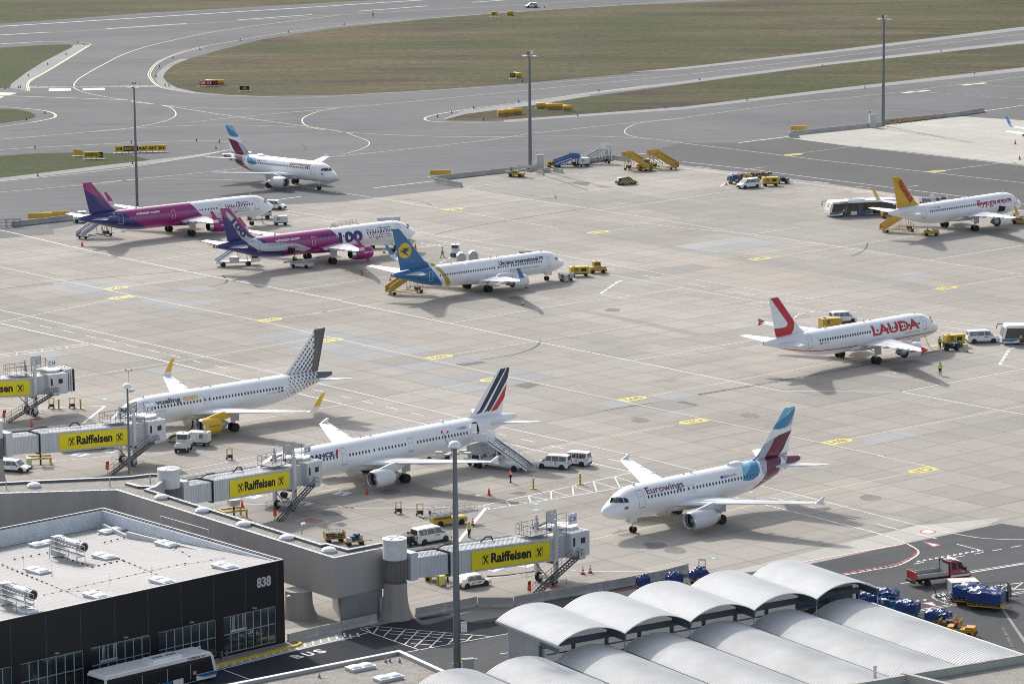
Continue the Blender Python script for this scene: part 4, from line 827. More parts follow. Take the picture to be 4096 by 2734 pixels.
        # front panes either side of the centre post
        for sd in (1, -1):
            mb = MB(); z = [(4.22, 4.78)] if not s.boeing else [(3.75, 4.25)]
            zz = np.linspace(z[0][0] + .1, z[0][1] + .05, 4); st_of = lambda zv, y: None
            vs = []
            for zv in zz:
                for y in (.07, .35, .62, .8):
                    lo, hi = .2, 3.4                     # station where the nose surface has this y at height z
                    for _ in range(30):
                        mid = (lo + hi) / 2
                        if float(s.top(mid)) < zv or s.surf(mid, zv) < y: lo = mid
                        else: hi = mid
                    vs.append(s.P(lo - .03, sd * y, zv + .01))
            mb.add(vs, [(r_ * 4 + c_, r_ * 4 + c_ + 1, r_ * 4 + c_ + 5, r_ * 4 + c_ + 4) for r_ in range(3) for c_ in range(3)], gl); mb.build('cockpit_window', s.root, True)
    def extras(s, dome=False):
        L = s.L; k = .35
        for st in (4.9, L * .43, L - 13.0):
            a = MB(); z = float(s.top(st)); a.add([s.P(st, -.02, z - .05), s.P(st + .45, -.02, z - .05), s.P(st + .5, -.01, z + k), s.P(st + .3, -.01, z + k), s.P(st, .02, z - .05), s.P(st + .45, .02, z - .05), s.P(st + .5, .01, z + k), s.P(st + .3, .01, z + k)],
                                    [(0, 1, 2, 3), (7, 6, 5, 4), (0, 4, 5, 1), (1, 5, 6, 2), (2, 6, 7, 3), (3, 7, 4, 0)], WHITE); a.build('blade_antenna', s.root)
        a = MB(); st = L * .4; z = float(s.top(st)); a.lathe([(.12, -.04), (.12, .05), (.06, .12), (.01, .14)], mat('beacon_red', (.5, .02, .02), .3, var=0), s.P(st, 0, z), 'Z', 10); a.build('beacon', s.root)
        a = MB(); a.rings([[s.P(L - .12, .315 * (1 if not s.boeing else .8) * math.cos(t), float(s.top(L) + s.bot(L)) / 2 + .315 * math.sin(t)) for t in [2 * math.pi * i / 18 for i in range(18)]],
                           [s.P(L + .05, .28 * math.cos(t), float(s.top(L) + s.bot(L)) / 2 + .28 * math.sin(t)) for t in [2 * math.pi * i / 18 for i in range(18)]],
                           [s.P(L - .05, .18 * math.cos(t), float(s.top(L) + s.bot(L)) / 2 + .18 * math.sin(t)) for t in [2 * math.pi * i / 18 for i in range(18)]]], GREY, cap0=False, ms=[METAL, DARK]); a.build('exhaust_outlet', s.root, True, 30)
        if dome:
            a = MB(); rs = []
            for t in np.linspace(0, 1, 12):
                st = 20.9 + 2.7 * t - (0); r = .62 * math.sin(math.pi * (.03 + .94 * t)) ** .55; z = float(s.top(st)) - .08
                rs.append([s.P(st, r * math.cos(q), z + r * .68 * max(0, math.sin(q)) - (.1 if math.sin(q) < 0 else 0)) for q in [2 * math.pi * i / 16 for i in range(16)]])
            a.rings(rs, WHITE); a.build('antenna_dome', s.root, True, 50)
def c(h): return hx(h)
MAGENTA, NAVY, SILVER = (.30, .022, .165), (.028, .026, .15), (.50, .51, .54)
BURG, TEAL, LBLUE, EGREY = (.125, .006, .045), (.04, .24, .42), (.20, .48, .66), (.42, .43, .47)
WINGM = mat('wing_grey', (.60, .61, .63), .32, var=.10, scale=.8, coat=.3)
WINGW = mat('wing_light', (.70, .71, .72), .32, var=.08, scale=.8, coat=.3)
SEAM = mat('panel_seam_grey', (.30, .31, .33), .5, var=0)
POS = {'EWn': (10.6, 414.1, 41.1, -1), 'AF': (-32.8, 435.0, 42.0, -1), 'VY': (-54.5, 472.5, 40.3, -1), 'LA': (66.0, 542.0, 220.6, 1), 'UK': (9.2, 612.8, 219.9, 1),
       'W2': (-17.8, 648.0, 219.8, 1), 'W1': (-46.4, 684.4, 219.8, 1), 'EWf': (-36.1, 728.6, 137.9, 1), 'PE': (98.5, 679.3, 221.7, 1)}
def pp(poly, only=None):
    return lambda S, Tt, Z, zone: sdf_poly(poly, Tt, Z) if (only is None or only == zone) else np.full(S.shape, -1.)
def un(*fs): return lambda *a: np.maximum.reduce([f(*a) for f in fs])
def col_m(name, c_, **k): return mat(name, c_, .35, coat=.3, var=.04, **k)
# --- the two purple-and-white-and-blue airliners' fins
EWL = [(EGREY, un(pp([(1.16, 10.67), (1.55, 9.55), (2.35, 9.3), (3.6, 9.1), (2.54, 9.5), (1.6, 9.98)]), pp([(4.6, 8.42), (5.74, 7.98), (6.8, 7.44), (7.3, 6.6), (7.8, 5.9), (8.2, 5.5), (8.4, 4.8), (8.2, 4.2), (7.5, 4.4), (6.3, 5.7), (6.2, 6.48), (5.64, 7.02), (5.17, 7.63)]), pp([(3.9, 6.1), (2.1, 6.1), (1.7, 5.7), (4.0, 4.2), (3.4, 4.9)]))),
       (LBLUE, un(pp([(2.94, 11.9), (.5, 11.9), (2.55, 10.92), (4.9, 9.4), (5.2, 9.6)], 'fin'), pp([(8.2, 6.3), (10.6, 6.3), (11.5, 5.46), (12.0, 4.5), (11.0, 4.9), (9.8, 5.6)]))),
       (TEAL, un(pp([(.5, 11.85), (1.2, 10.67), (1.65, 9.98), (2.54, 9.42), (3.68, 9.2), (4.9, 9.35), (4.58, 9.8), (3.68, 10.27), (2.0, 11.1)], 'fin'), pp([(7.0, 7.1), (7.45, 6.3), (8.1, 5.95), (8.6, 5.5), (8.75, 4.9), (9.2, 4.4), (10.2, 4.03), (11.2, 4.02), (12.2, 4.25), (11.75, 4.6), (10.7, 5.1), (9.8, 5.6), (8.9, 6.3), (8.3, 6.5)]))),
       (BURG, un(pp([(1.5, 8.8), (4.05, 8.49), (4.8, 8.19), (5.17, 7.63), (5.64, 7.02), (6.2, 6.48), (6.5, 5.9), (7.2, 5.3), (7.66, 4.46), (8.17, 3.87), (8.95, 3.3), (10.2, 2.7), (9.5, 1.9), (6.2, 2.6), (5.2, 3.4), (4.9, 4.2), (4.6, 5.0), (4.1, 5.6), (3.8, 6.0), (3.09, 6.65), (2.34, 7.77)]), pp([(2.3, 5.9), (.35, 5.45), (.35, 4.6), (2.9, 3.9), (3.6, 4.2), (3.5, 4.9), (2.99, 5.4)], 'fus')))]
for key, lab in (('EWn', 'white airliner with burgundy and blue tail beside gate C31, nearest the camera'), ('EWf', 'white airliner with burgundy and blue tail taxiing behind the magenta ones')):
    x, y, h, sd_ = POS[key]; p = Plane(key, '319', h, (x, y), sd_, layers=EWL, label=lab)
    p.fuselage(); p.fin(); p.tailplane(WINGW); p.wings(WINGW, 'fence', col_m('fence_blue', TEAL) if 0 else WINGW); p.engines(WINGM, True); p.gear(); p.cockpit(); p.extras(True)
    tm_ = col_m('burgundy_lettering', BURG); e = 0
    if p.side > 0:
        p.title('Eurowings', 5.85, 12.0, 4.86, .72, tm_, bold=.012); p.windows([(5.95, 11.82), (14.05, 24.3)], 4.53, .535)
        p.title('OE-LYW', 19.4, 21.0, 4.92, .24, DARK, 'registration'); fl = (18.25, 18.85)
    else:
        p.title('Eurowings', 12.0, 5.85, 4.86, .72, tm_, bold=.012, shear=.2); p.windows([(5.95, 11.82), (14.05, 24.3)], 4.53, .535)
        p.title('D-AGWA', 20.6, 19.0, 4.92, .24, DARK, 'registration'); fl = (20.8, 21.4)
    mb = MB(); q = fl[0] if p.side > 0 else fl[1]
    p.wrap(mb, [(fl[0], 4.9), (fl[0] + .5, 4.9), (fl[0] + .5, 5.16), (fl[0], 5.16)], [(0, 1, 2, 3)], col_m('flag_blue', (.02, .04, .25))); p.wrap(mb, [(fl[0] + .6, 4.9), (fl[0] + 1.1, 4.9), (fl[0] + 1.1, 4.99), (fl[0] + .6, 4.99)], [(0, 1, 2, 3)], col_m('flag_red', (.5, .02, .02)))
    p.wrap(mb, [(fl[0] + .6, 5.07), (fl[0] + 1.1, 5.07), (fl[0] + 1.1, 5.16), (fl[0] + .6, 5.16)], [(0, 1, 2, 3)], col_m('flag_red', (.5, .02, .02))); mb.build('flags', p.root)
    mb = MB()
    for i, cc in enumerate((LBLUE, BURG, (.5, .03, .08))):
        a = 2.15 + i * .2; p.wrap(mb, [(a, 3.5), (a + .16, 3.5), (a + .34, 3.84), (a + .16, 3.84)], [(0, 1, 2, 3)], col_m('emblem%d' % i, cc), .02, .1)
    mb.build('nose_emblem', p.root)
    p.door(4.85, 3.42, 5.42, .95, SEAM); p.door(25.8, 3.55, 5.45, .9, SEAM if 0 else WHITE)
    for st in (12.6, 13.42): p.door(st, 3.95, 4.95, .5, SEAM, 'overwing_exit', r=.03); 
    p.windows([(12.6, 12.6), (13.42, 13.42)], 4.55)
# --- magenta and navy
def wiz(S, Tt, Z, zone, e0=20.05, e1=17.64):
    edge = np.interp(Z, [1.4, 3.05, 4.1, 5.14, 5.8, 6.2], [15.6, e1, e1 + 1.17, e1 + 1.95, e0, e0 + .15]); r = S - edge
    return np.where(zone == 'fin', 1., np.where(zone == 'belly', .6 - np.abs(S * 0), r)) if zone != 'belly' else np.full(S.shape, 1.) * np.clip(S - 15.6, -1, 1)
def navy(S, Tt, Z, zone):
    e = np.interp(Z, [1.6, 1.97, 3.97, 4.99, 5.86, 6.2], [15.0, 14.4, 11.02, 9.55, 8.5, 8.2]); fus = e - Tt
    if zone == 'fin': return -sdf_poly([(-1, 12.5), (3.5, 12.5), (12, 5.9), (8.6, 5.75), (7.01, 6.43), (5.77, 7.64), (4.4, 8.7), (2.84, 9.54), (1.03, 10.55), (-1, 11.3)], Tt, Z)
    return fus if zone == 'fus' else np.full(S.shape, -1.)
def navy2(S, Tt, Z, zone):
    if zone == 'fin': return navy(S, Tt, Z, zone)
    return np.where(Z > 4.2, 9.97 + (4.92 - Z) * 1.4 - Tt, np.interp(Z, [1.5, 3.53], [15.8, 12.32]) - Tt) if zone == 'fus' else np.full(S.shape, -1.)
silv = [(2.05, 11.14), (2.67, 10.75), (3.81, 9.66), (5.25, 7.77), (6.49, 6.24), (8.0, 5.7), (8.94, 4.93), (13.08, 4.62), (16.24, 4.13), (19.5, 2.95), (18.0, 2.44), (15.14, 3.25), (11.91, 3.25), (9.21, 3.45), (7.61, 3.9), (6.16, 4.9), (5.3, 5.9), (4.59, 6.78), (3.77, 8.09), (2.96, 9.39), (2.2, 10.4)]
MAGM = col_m('magenta_engine_paint', MAGENTA); NAVM = col_m('navy_lettering', NAVY); WHM = col_m('white_lettering', (.8, .8, .82))
LAB = {'W1': 'magenta, navy and white airliner with a plain two-colour tail, farthest left on the apron', 'W2': 'magenta, navy and white airliner with a big number 100 on side and tail'}
for key in ('W1', 'W2'):
    x, y, h, sd_ = POS[key]
    lay = [(MAGENTA, wiz), (NAVY, navy if key == 'W1' else navy2)] + ([(SILVER, pp(silv))] if key == 'W2' else [])
    p = Plane(key, '321', h, (x, y), sd_, layers=lay, label=LAB[key])
    p.fuselage(); p.fin(); p.tailplane(WINGW); p.wings(WINGM, 'sharklet', MAGM); p.engines(MAGM, True); p.gear(); p.cockpit(); p.extras()
    z = 4.42 if key == 'W1' else 4.45; wm2 = mat('cabin_window_lightframe', (.30, .26, .33), .4, var=0)
    p.windows([(34.4, 25.85), (23.7, 19.5)], z, .62, m=wm2); p.windows([(18.5, 14.6), (12.4, 6.2)], z - .02, .62)
    p.title('wizzair.com', 32.95, 27.6, 4.84, .5, WHM, bold=.03)
    p.title('HA-LTG' if key == 'W1' else 'HA-LTD', 38.7, 37.2, 4.92, .26, WHM, 'registration', bold=.01)
    mb = MB()
    for i, cc in enumerate(((.02, .25, .06), (.8, .8, .8), (.5, .02, .02))): p.wrap(mb, [(37.3, 5.32 + i * .07), (37.8, 5.32 + i * .07), (37.8, 5.39 + i * .07), (37.3, 5.39 + i * .07)], [(0, 1, 2, 3)], col_m('hu%d' % i, cc))
    mb.build('flag', p.root)
    # outlined logotype on the forward fuselage
    def strokes(path, r=.045):
        mb_ = MB()
        for a, b in zip(path, path[1:]):
            A, B = Vector(a), Vector(b); d = (B - A); n = Vector((-d.y, d.x)).normalized() * r; d = d.normalized() * r * .5
            p.wrap(mb_, [tuple(A - n - d), tuple(B - n + d), tuple(B + n + d), tuple(A + n - d)], [(0, 1, 2, 3)], col_m('logo_outline', (.16, .03, .16)), .022)
        return mb_
    zl = 3.35 if key == 'W1' else 3.45; xo = 12.5
    big = MB()
    for path in [[(0, 1.55), (.45, .1), (.95, .1), (1.15, .75), (1.5, .1), (2.0, .1), (2.75, 1.7), (3.4, 1.75), (3.35, 1.5), (2.65, .05), (2.2, .05)], [(.45, 1.5), (.7, .6), (1.05, 1.45), (1.5, 1.45), (1.65, .55), (2.1, 1.5)], [(0, 1.55), (.45, 1.5)],
                 [(2.9, 1.55), (4.1, 1.55), (4.0, 1.25), (3.2, .35), (4.1, .35)], [(3.0, 1.3), (3.55, 1.3), (2.75, .3), (2.7, 0), (5.4, .0), (5.45, .35), (4.5, .35), (5.4, 1.35), (5.45, 1.6), (4.2, 1.6), (4.2, 1.3), (4.8, 1.3), (4.0, .35)], [(2.7, 0), (2.4, -.35), (2.15, -.25), (2.2, -.05), (2.45, -.05)]]:
        q = strokes([(xo - a, zl + b) for a, b in path]); big.add(q.v, q.f, q.ms[0])
    big.build('logotype', p.root)
    p.door(36.35, 3.5, 5.45, .95, WHM if 1 else 0); p.door(24.6, 3.4, 5.0, .72, WHM); p.door(13.8, 3.3, 4.95, .72, SEAM); p.door(5.05, 3.35, 5.35, .95, SEAM)
    if key == 'W2':
        p.title('100', 18.95, 13.6, 3.3, 1.8, NAVM, bold=.045, label='large navy number 100'); p.title('AIRBUS', 23.55, 19.75, 4.75, .45, NAVM, bold=.03)
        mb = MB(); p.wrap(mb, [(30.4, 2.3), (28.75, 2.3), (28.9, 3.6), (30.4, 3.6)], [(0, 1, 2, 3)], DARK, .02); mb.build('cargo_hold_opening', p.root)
        mb = MB(); mb.box(p.P(29.6, p.side * 2.6, 3.72), (1.7, 1.3, .12), MAGM); mb.build('cargo_door', p.root, rz=0)
        mb = MB(); vs, fs, W_ = text2d('100', .04)     # number running down the fin
        d0 = Vector((3.4, 9.5)); d1 = Vector((5.95, 6.3)); ud = (d1 - d0).normalized(); nd = Vector((ud.y * -1, ud.x)); nd = nd if nd.y > 0 else -nd
        k = (d1 - d0).length / W_
        mb.add([p.P(p.L - (d0 + ud * v[0] * k + nd * (v[1] - .5) * 1.0).x, p.side * .34, (d0 + ud * v[0] * k + nd * (v[1] - .5) * 1.0).y) for v in vs], fs, NAVM); mb.build('lettering', p.root)
    e = MB(); es = 14.4; vs, fs, W_ = text2d('wizzair.com', .02); k = 2.0 / W_
    e.add([p.P(16.9 - v[0] * k + .3, p.side * (5.75 + 1.2 * math.cos(math.asin(min(.95, (v[1] * .3 + .1) / 1.2))) + .02), 1.72 + .1 + v[1] * .3) for v in vs], fs, WHM); e.build('lettering', p.root)
# --- grey dots
def vdots(S, Tt, Z, zone):
    r = np.full(S.shape, -1.); sp = .80
    for i in range(-2, 30):
        for j in range(-2, 26):
            tx = i * sp * .92 + (j % 2) * sp * .46 + .2; z = 1.9 + j * sp * .5
            f = np.clip(1.0 - (tx - 3.2 - max(0, (z - 6) * -.15)) / 7.8, 0, 1) if z < 6.3 else np.clip(1.15 - (tx + z * .78 - 8.2) / 6.5, .2, 1)
            if tx > 11.0 or (z < 6 and tx > 7.5 + (6 - z) * 1.2): continue
            if abs(tx - 3.32) < .2 and abs(z - 9.42) < .2: continue
            rad = .07 + .155 * float(f); r = np.maximum(r, rad - np.hypot(Tt - tx, Z - z))
    return r
def vgrey(S, Tt, Z, zone):
    if zone == 'fin': return sdf_poly([(-1, 13), (3.0, 13), (2.95, 11), (3.0, 8.8), (3.35, 7.0), (3.6, 5.5), (-1, 5.5)], Tt, Z)
    if zone == 'fus': return sdf_poly([(-1, 7), (3.1, 6), (2.9, 5.3), (3.4, 4.6), (2.6, 4.0), (3.6, 3.2), (-1, 3)], Tt, Z)
    return np.full(S.shape, -1.)
def vspark(S, Tt, Z, zone):
    r = np.full(S.shape, -1.)
    for i in range(16):
        for k, (dx, w_) in enumerate(((2.7, .10), (2.3, .08), (1.85, .055))):
            z = 5.3 + i * .42 + k * .2; x = dx + (.25 if z < 9 else 0); 
            if z < 11.6: r = np.maximum(r, w_ - (np.abs(Tt - x) + np.abs(Z - z)))
    return r if zone == 'fin' else np.full(S.shape, -1.)
DG = (.085, .09, .10); VYY = (.66, .42, .02)
x, y, h, sd_ = POS['VY']
p = Plane('VY', '320', h, (x, y), sd_, layers=[(DG, vdots), (DG, vgrey), ((.75, .75, .76), vspark), (VYY, lambda S, Tt, Z, zone: .2 - np.hypot(Tt - 3.32, Z - 9.42))], label='white airliner with a grey dotted tail and yellow engines at gate C33')
VYM = col_m('yellow_engine_paint', VYY)
p.fuselage(); p.fin(); p.tailplane(WINGM); p.wings(WINGW, 'sharklet', VYM); p.engines(VYM, False); p.gear(); p.cockpit(); p.extras()
DGM = col_m('dark_grey_lettering', DG)
p.title('vueling', 6.2, 10.35, 4.85, .60, DGM, bold=.035); p.title('com', 10.75, 13.2, 4.85, .66, VYM, bold=.035)
p.title('EC-MAH', 24.8, 26.25, 3.92, .25, col_m('grey_lettering', (.35, .36, .37)), 'registration'); p.title('AIRBUS A320', 6.0, 7.6, 3.9, .16, DGM)
p.windows([(5.9, 13.45), (15.7, 27.5)], 4.52); p.windows([(14.25, 14.25), (15.05, 15.05)], 4.55)
mb = MB(); RY = col_m('flag_red', (.5, .02, .02))
p.wrap(mb, [(26.65, 3.95), (27.1, 3.95), (27.1, 4.2), (26.65, 4.2)], [(0, 1, 2, 3)], RY); p.wrap(mb, [(26.65, 4.02), (27.1, 4.02), (27.1, 4.13), (26.65, 4.13)], [(0, 1, 2, 3)], VYM, .03); p.wrap(mb, [(27.25, 3.95), (27.7, 3.95), (27.7, 4.2), (27.25, 4.2)], [(0, 1, 2, 3)], col_m('flag_blue', (.02, .04, .25))); mb.build('flags', p.root)
p.door(4.75, 3.4, 5.4, .9, SEAM); p.door(29.5, 3.55, 5.5, .9, SEAM)
for st in (14.25, 15.05): p.door(st, 3.95, 5.0, .5, SEAM, 'overwing_exit', r=.035)
mb = MB(); vs, fs, W_ = text2d('vueling com', .02); k = 2.0 / W_
mb.add([p.P(11.2 + v[0] * k, p.side * (5.75 + 1.205 * math.cos(math.asin(min(.95, (v[1] * .3 + .1) / 1.2))) + .02), 1.82 + v[1] * .3) for v in vs], fs, DGM); mb.build('lettering', p.root)
# --- navy and red stripes
AFN, AFR = (.015, .022, .075), (.50, .02, .035)
x, y, h, sd_ = POS['AF']
p = Plane('AF', '321', h, (x, y), sd_, layers=[(AFN, un(pp([(2.3, 12), (1.3, 12), (5.6, 6.9), (6.1, 6.36), (7.2, 6.2), (6.5, 6.7)], 'fin'), pp([(1.15, 12), (.8, 12), (.9, 11.12), (4.9, 6.45), (5.75, 6.25), (5.1, 6.9)], 'fin'), pp([(1.2, 10.9), (1.1, 10.4), (4.6, 6.35), (5.15, 6.25)], 'fin'))), (AFR, pp([(1.2, 9.8), (1.5, 8.08), (3.2, 6.4), (3.77, 6.25), (4.5, 6.25), (2.83, 7.99)], 'fin'))],
          label='long white airliner with navy and red stripes on its tail at gate C32')
p.fuselage(); p.fin(); p.tailplane(WINGW); p.wings(WINGW, 'fence', WINGW); p.engines(col_m('white_engine_paint', (.68, .69, .70)), False); p.gear(); p.cockpit(); p.extras()
p.title('AIRFRANCE', 5.6, 11.95, 4.66, .50, col_m('navy_lettering2', AFN), bold=.045)
mb = MB(); p.wrap(mb, [(12.05, 4.62), (12.45, 4.62), (12.85, 5.3), (12.5, 5.3)], [(0, 1, 2, 3)], col_m('flag_red', (.5, .02, .02))); mb.build('red_accent', p.root)
p.title('F-GTAY', 33.0, 34.55, 4.98, .26, col_m('navy_lettering2', AFN), 'registration', bold=.02)
p.windows([(6.3, 12.3), (14.4, 17.6), (18.45, 18.45), (19.3, 23.7), (25.8, 34.35)], 4.43, .535)
p.door(13.5, 3.3, 5.35, .8, SEAM); p.door(24.6, 3.4, 5.1, .75, SEAM); p.door(36.2, 3.6, 5.5, .95, SEAM, fill=DARK); p.door(5.0, 3.4, 5.35, .9, SEAM)
mb = MB(); y_ = p.surf(35.6, 4.5) + .14; mb.box(p.P(35.55, p.side * y_, 4.55), (.85, .08, 1.85), WHITE, rz=-.15); mb.build('open_door', p.root, bevel=.03)
# --- red and white
LR = (.52, .02, .04)
def lstripe(S, Tt, Z, zone):
    if zone == 'fin': return np.full(S.shape, -1.)
    zc = np.interp(S, [.65, 3.4, 6.42, 11.47, 18.25, 23.27, 27.27, 30.79, 35.3], [2.91, 2.84, 2.80, 2.70, 2.70, 2.80, 2.92, 3.30, 4.1]); r = .085 - np.abs(Z - zc)
    return r if zone == 'fus' else np.full(S.shape, -1.)
x, y, h, sd_ = POS['LA']
p = Plane('LA', '320', h, (x, y), sd_, layers=[(LR, pp([(.3, 12.2), (2.6, 12.2), (2.86, 11.56), (4.4, 9.7), (5.8, 8.03), (6.0, 7.43), (5.82, 6.58), (5.32, 5.7), (1.9, 5.7), (1.5, 7.06), (3.8, 7.04), (4.4, 7.18), (4.56, 7.6), (4.3, 7.99), (3.38, 9.04), (.9, 12)], 'fin')), (LR, lstripe)], label='white airliner with a red chevron tail parked on the right of the apron')
LRM = col_m('red_lettering', LR); p.fuselage(); p.fin(); p.tailplane(WINGW); p.wings(WINGM, 'fence', LRM); p.engines(col_m('white_engine_paint', (.68, .69, .70)), False); p.gear(); p.cockpit(); p.extras()
p.title('LAUDA', 16.4, 6.05, 3.93, 1.45, LRM, bold=.035); p.title('laudamotion.com', 9.3, 6.0, 3.45, .22, DGM, shear=.2); p.title('OE-LOO', 27.0, 25.85, 4.0, .22, DGM, 'registration')
mb = MB(); 
for z in (3.98, 4.14): p.wrap(mb, [(27.8, z), (27.2, z), (27.2, z + .09), (27.8, z + .09)], [(0, 1, 2, 3)], LRM)
mb.build('flag', p.root)
p.windows([(27.7, 16.95), (13.6, 6.1)], 4.58); p.windows([(15.3, 15.3), (14.5, 14.5)], 4.6)
p.door(29.6, 3.57, 5.5, .9, SEAM); p.door(4.85, 3.55, 5.45, .9, SEAM)
for st in (14.5, 15.3): p.door(st, 4.0, 5.05, .5, SEAM, 'overwing_exit', r=.035)
mb = MB(); vs, fs, W_ = text2d('LAUDA', .05); k = 2.0 / W_
mb.add([p.P(13.5 - v[0] * k, p.side * (5.75 + 1.205 * math.cos(math.asin(min(.95, (v[1] * .45 - .1) / 1.2))) + .02), 1.62 + v[1] * .45) for v in vs], fs, LRM); mb.build('lettering', p.root)
# --- blue and yellow
UB, UY = (.022, .14, .32), (.50, .34, .04)
blu = [(-1, 13), (2.2, 13), (6.6, 6.55), (7.5, 6.0), (7.9, 5.4), (7.74, 4.72), (8.67, 3.34), (10.0, 1.85), (10.4, 1), (-1, 1)]
yel = [(7.3, 6.6), (8.7, 6.4), (9.1, 5.4), (9.84, 4.34), (10.86, 2.92), (11.66, 1.76), (12, 1), (11.2, 1), (10.75, 1.77), (9.97, 2.82), (9.28, 4.03), (8.61, 4.81), (8.35, 5.4), (7.9, 6.0)]
x, y, h, sd_ = POS['UK']
p = Plane('UK', '738', h, (x, y), sd_, layers=[(UB, pp(blu)), (UY, pp(yel)), ((.62, .44, .04), lambda S, Tt, Z, zone: (1.33 - np.hypot(Tt - 2.7, Z - 8.5)) if zone == 'fin' else np.full(S.shape, -1.))], label='white and blue airliner with a yellow disc on its blue tail')
UBM, UYM = col_m('blue_tail_paint', UB), col_m('gold_paint', UY); UDM = col_m('dark_blue_lettering', (.03, .035, .08))
p.fuselage(); p.fin(); p.tailplane(WINGW); p.wings(WINGM, 'winglet', UBM); p.engines(col_m('white_engine_paint', (.68, .69, .70)), False); p.gear(); p.cockpit(); p.extras()
p.title('Ukraine International', 16.1, 7.3, 4.1, .66, UDM, bold=.035); p.title('Міжнародні Авіалінії України', 13.85, 7.25, 3.0, .26, UBM, shear=.2); p.title('UR-PSU', 33.2, 31.65, 4.2, .25, WHM, 'registration', bold=.02)
mb = MB(); p.wrap(mb, [(7.1, 4.18), (6.1, 4.18), (6.1, 4.4), (7.1, 4.4)], [(0, 1, 2, 3)], UYM); p.wrap(mb, [(7.1, 4.4), (6.1, 4.4), (6.1, 4.62), (7.1, 4.62)], [(0, 1, 2, 3)], UBM); mb.build('flag', p.root)
p.windows([(29.1, 17.9), (15.85, 14.3), (13.5, 6.75)], 3.82, .51, .26, .36); p.windows([(17.35, 17.35), (16.4, 16.4)], 3.82)
p.door(30.9, 3.0, 4.6, .65, WHM); p.door(5.0, 2.82, 4.42, .7, SEAM)
for st in (16.4, 17.35): p.door(st, 3.25, 4.2, .5, SEAM, 'overwing_exit', r=.035)
def mark(y_, zc, tc, k):
    mb = MB(); pl = [(-1.1, .45), (.35, .35), (-.1, -.1), (1.15, .05), (.3, -.35), (-.75, -1.0), (.0, -.2), (-.9, .12), (-.05, .12), (-1.1, .3)]
    pl = [(-1.05, .42), (.55, .42), (.1, .05), (1.15, .12), (-.75, -1.0), (.05, -.18), (-1.05, .02), (-.15, .18)]
    bm = bmesh.new(); f = bm.faces.new([bm.verts.new((a, b, 0)) for a, b in pl]); bmesh.ops.triangulate(bm, faces=[f]); bm.verts.index_update()
    mb.add([p.P(p.L - tc - v.co.x * k * -1 * (1 if p.side < 0 else -1), p.side * y_, zc + v.co.y * k) for v in bm.verts], [[v.index for v in q.verts] for q in bm.faces], UDM); bm.free(); return mb
mark(.32, 8.5, 2.7, 1.0).build('tail_emblem', p.root)
# --- yellow fin
PY = (.60, .36, .02); x, y, h, sd_ = POS['PE']
p = Plane('PE', '320', h, (x, y), sd_, layers=[(PY, lambda S, Tt, Z, zone: np.clip(Z - 5.72, -1, 1) if zone == 'fin' else np.full(S.shape, -1.))], label='white airliner with a plain orange-yellow tail at the right edge of the apron')
PYM, PRM = col_m('orange_yellow_paint', PY), col_m('dark_red_lettering', (.42, .02, .045))
p.fuselage(); p.fin(); p.tailplane(WINGW); p.wings(WINGM, 'sharklet', PYM); p.engines(col_m('white_engine_paint', (.68, .69, .70)), False); p.gear(); p.cockpit(); p.extras()
p.title('flypgs.com', 14.7, 4.75, 4.15, 1.2, PRM, bold=.012); p.title('TC-DCD', 27.7, 26.1, 5.02, .22, DGM, 'registration')
mb = MB(); p.wrap(mb, [(25.75, 5.0), (25.2, 5.0), (25.2, 5.22), (25.75, 5.22)], [(0, 1, 2, 3)], col_m('flag_red', (.5, .02, .02))); mb.build('flag', p.root)
p.windows([(28.1, 5.15)], 4.6); p.door(29.5, 3.55, 5.5, .95, SEAM); p.door(3.5, 3.7, 5.4, .95, SEAM)
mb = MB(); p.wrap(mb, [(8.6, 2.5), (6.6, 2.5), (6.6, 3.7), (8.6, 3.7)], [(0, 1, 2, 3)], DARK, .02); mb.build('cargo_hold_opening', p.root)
mb = MB(); mb.box(p.P(7.6, p.side * 2.7, 3.85), (2.0, 1.3, .1), WHITE); mb.build('cargo_door', p.root)
mb = MB(); vs, fs, W_ = text2d('PEGASUS', .04); d0, d1 = Vector((2.55, 10.85)), Vector((6.0, 6.75)); ud = (d1 - d0).normalized(); nd = Vector((ud.y, -ud.x)); nd = nd if nd.y > 0 else -nd; k = (d1 - d0).length / W_
mb.add([p.P(p.L - (d0 + ud * v[0] * k + nd * (v[1] - .5) * 1.05).x, p.side * .34, (d0 + ud * v[0] * k + nd * (v[1] - .5) * 1.05).y) for v in vs], fs, PRM); mb.build('lettering', p.root)
# --- green tailed one, only its rear in view
wl = T('13', 2345, 932, 5.0); h9 = 41.5
p = Plane('GR', '320', 221.5, (wl.x + math.cos(R(41.5)) * 37.4, wl.y + math.sin(R(41.5)) * 37.4), 1, layers=[((.03, .22, .08), lambda S, Tt, Z, zone: 10.5 - Tt + (Z - 4) * .5)], label='airliner with green tail cone and blue winglet at the right edge')
p.fuselage(); p.fin(); p.tailplane(WINGW); p.wings(WINGW, 'winglet', col_m('bright_blue_paint', (.03, .28, .62))); p.engines(col_m('white_engine_paint', (.68, .69, .70)), False); p.gear(); p.extras()
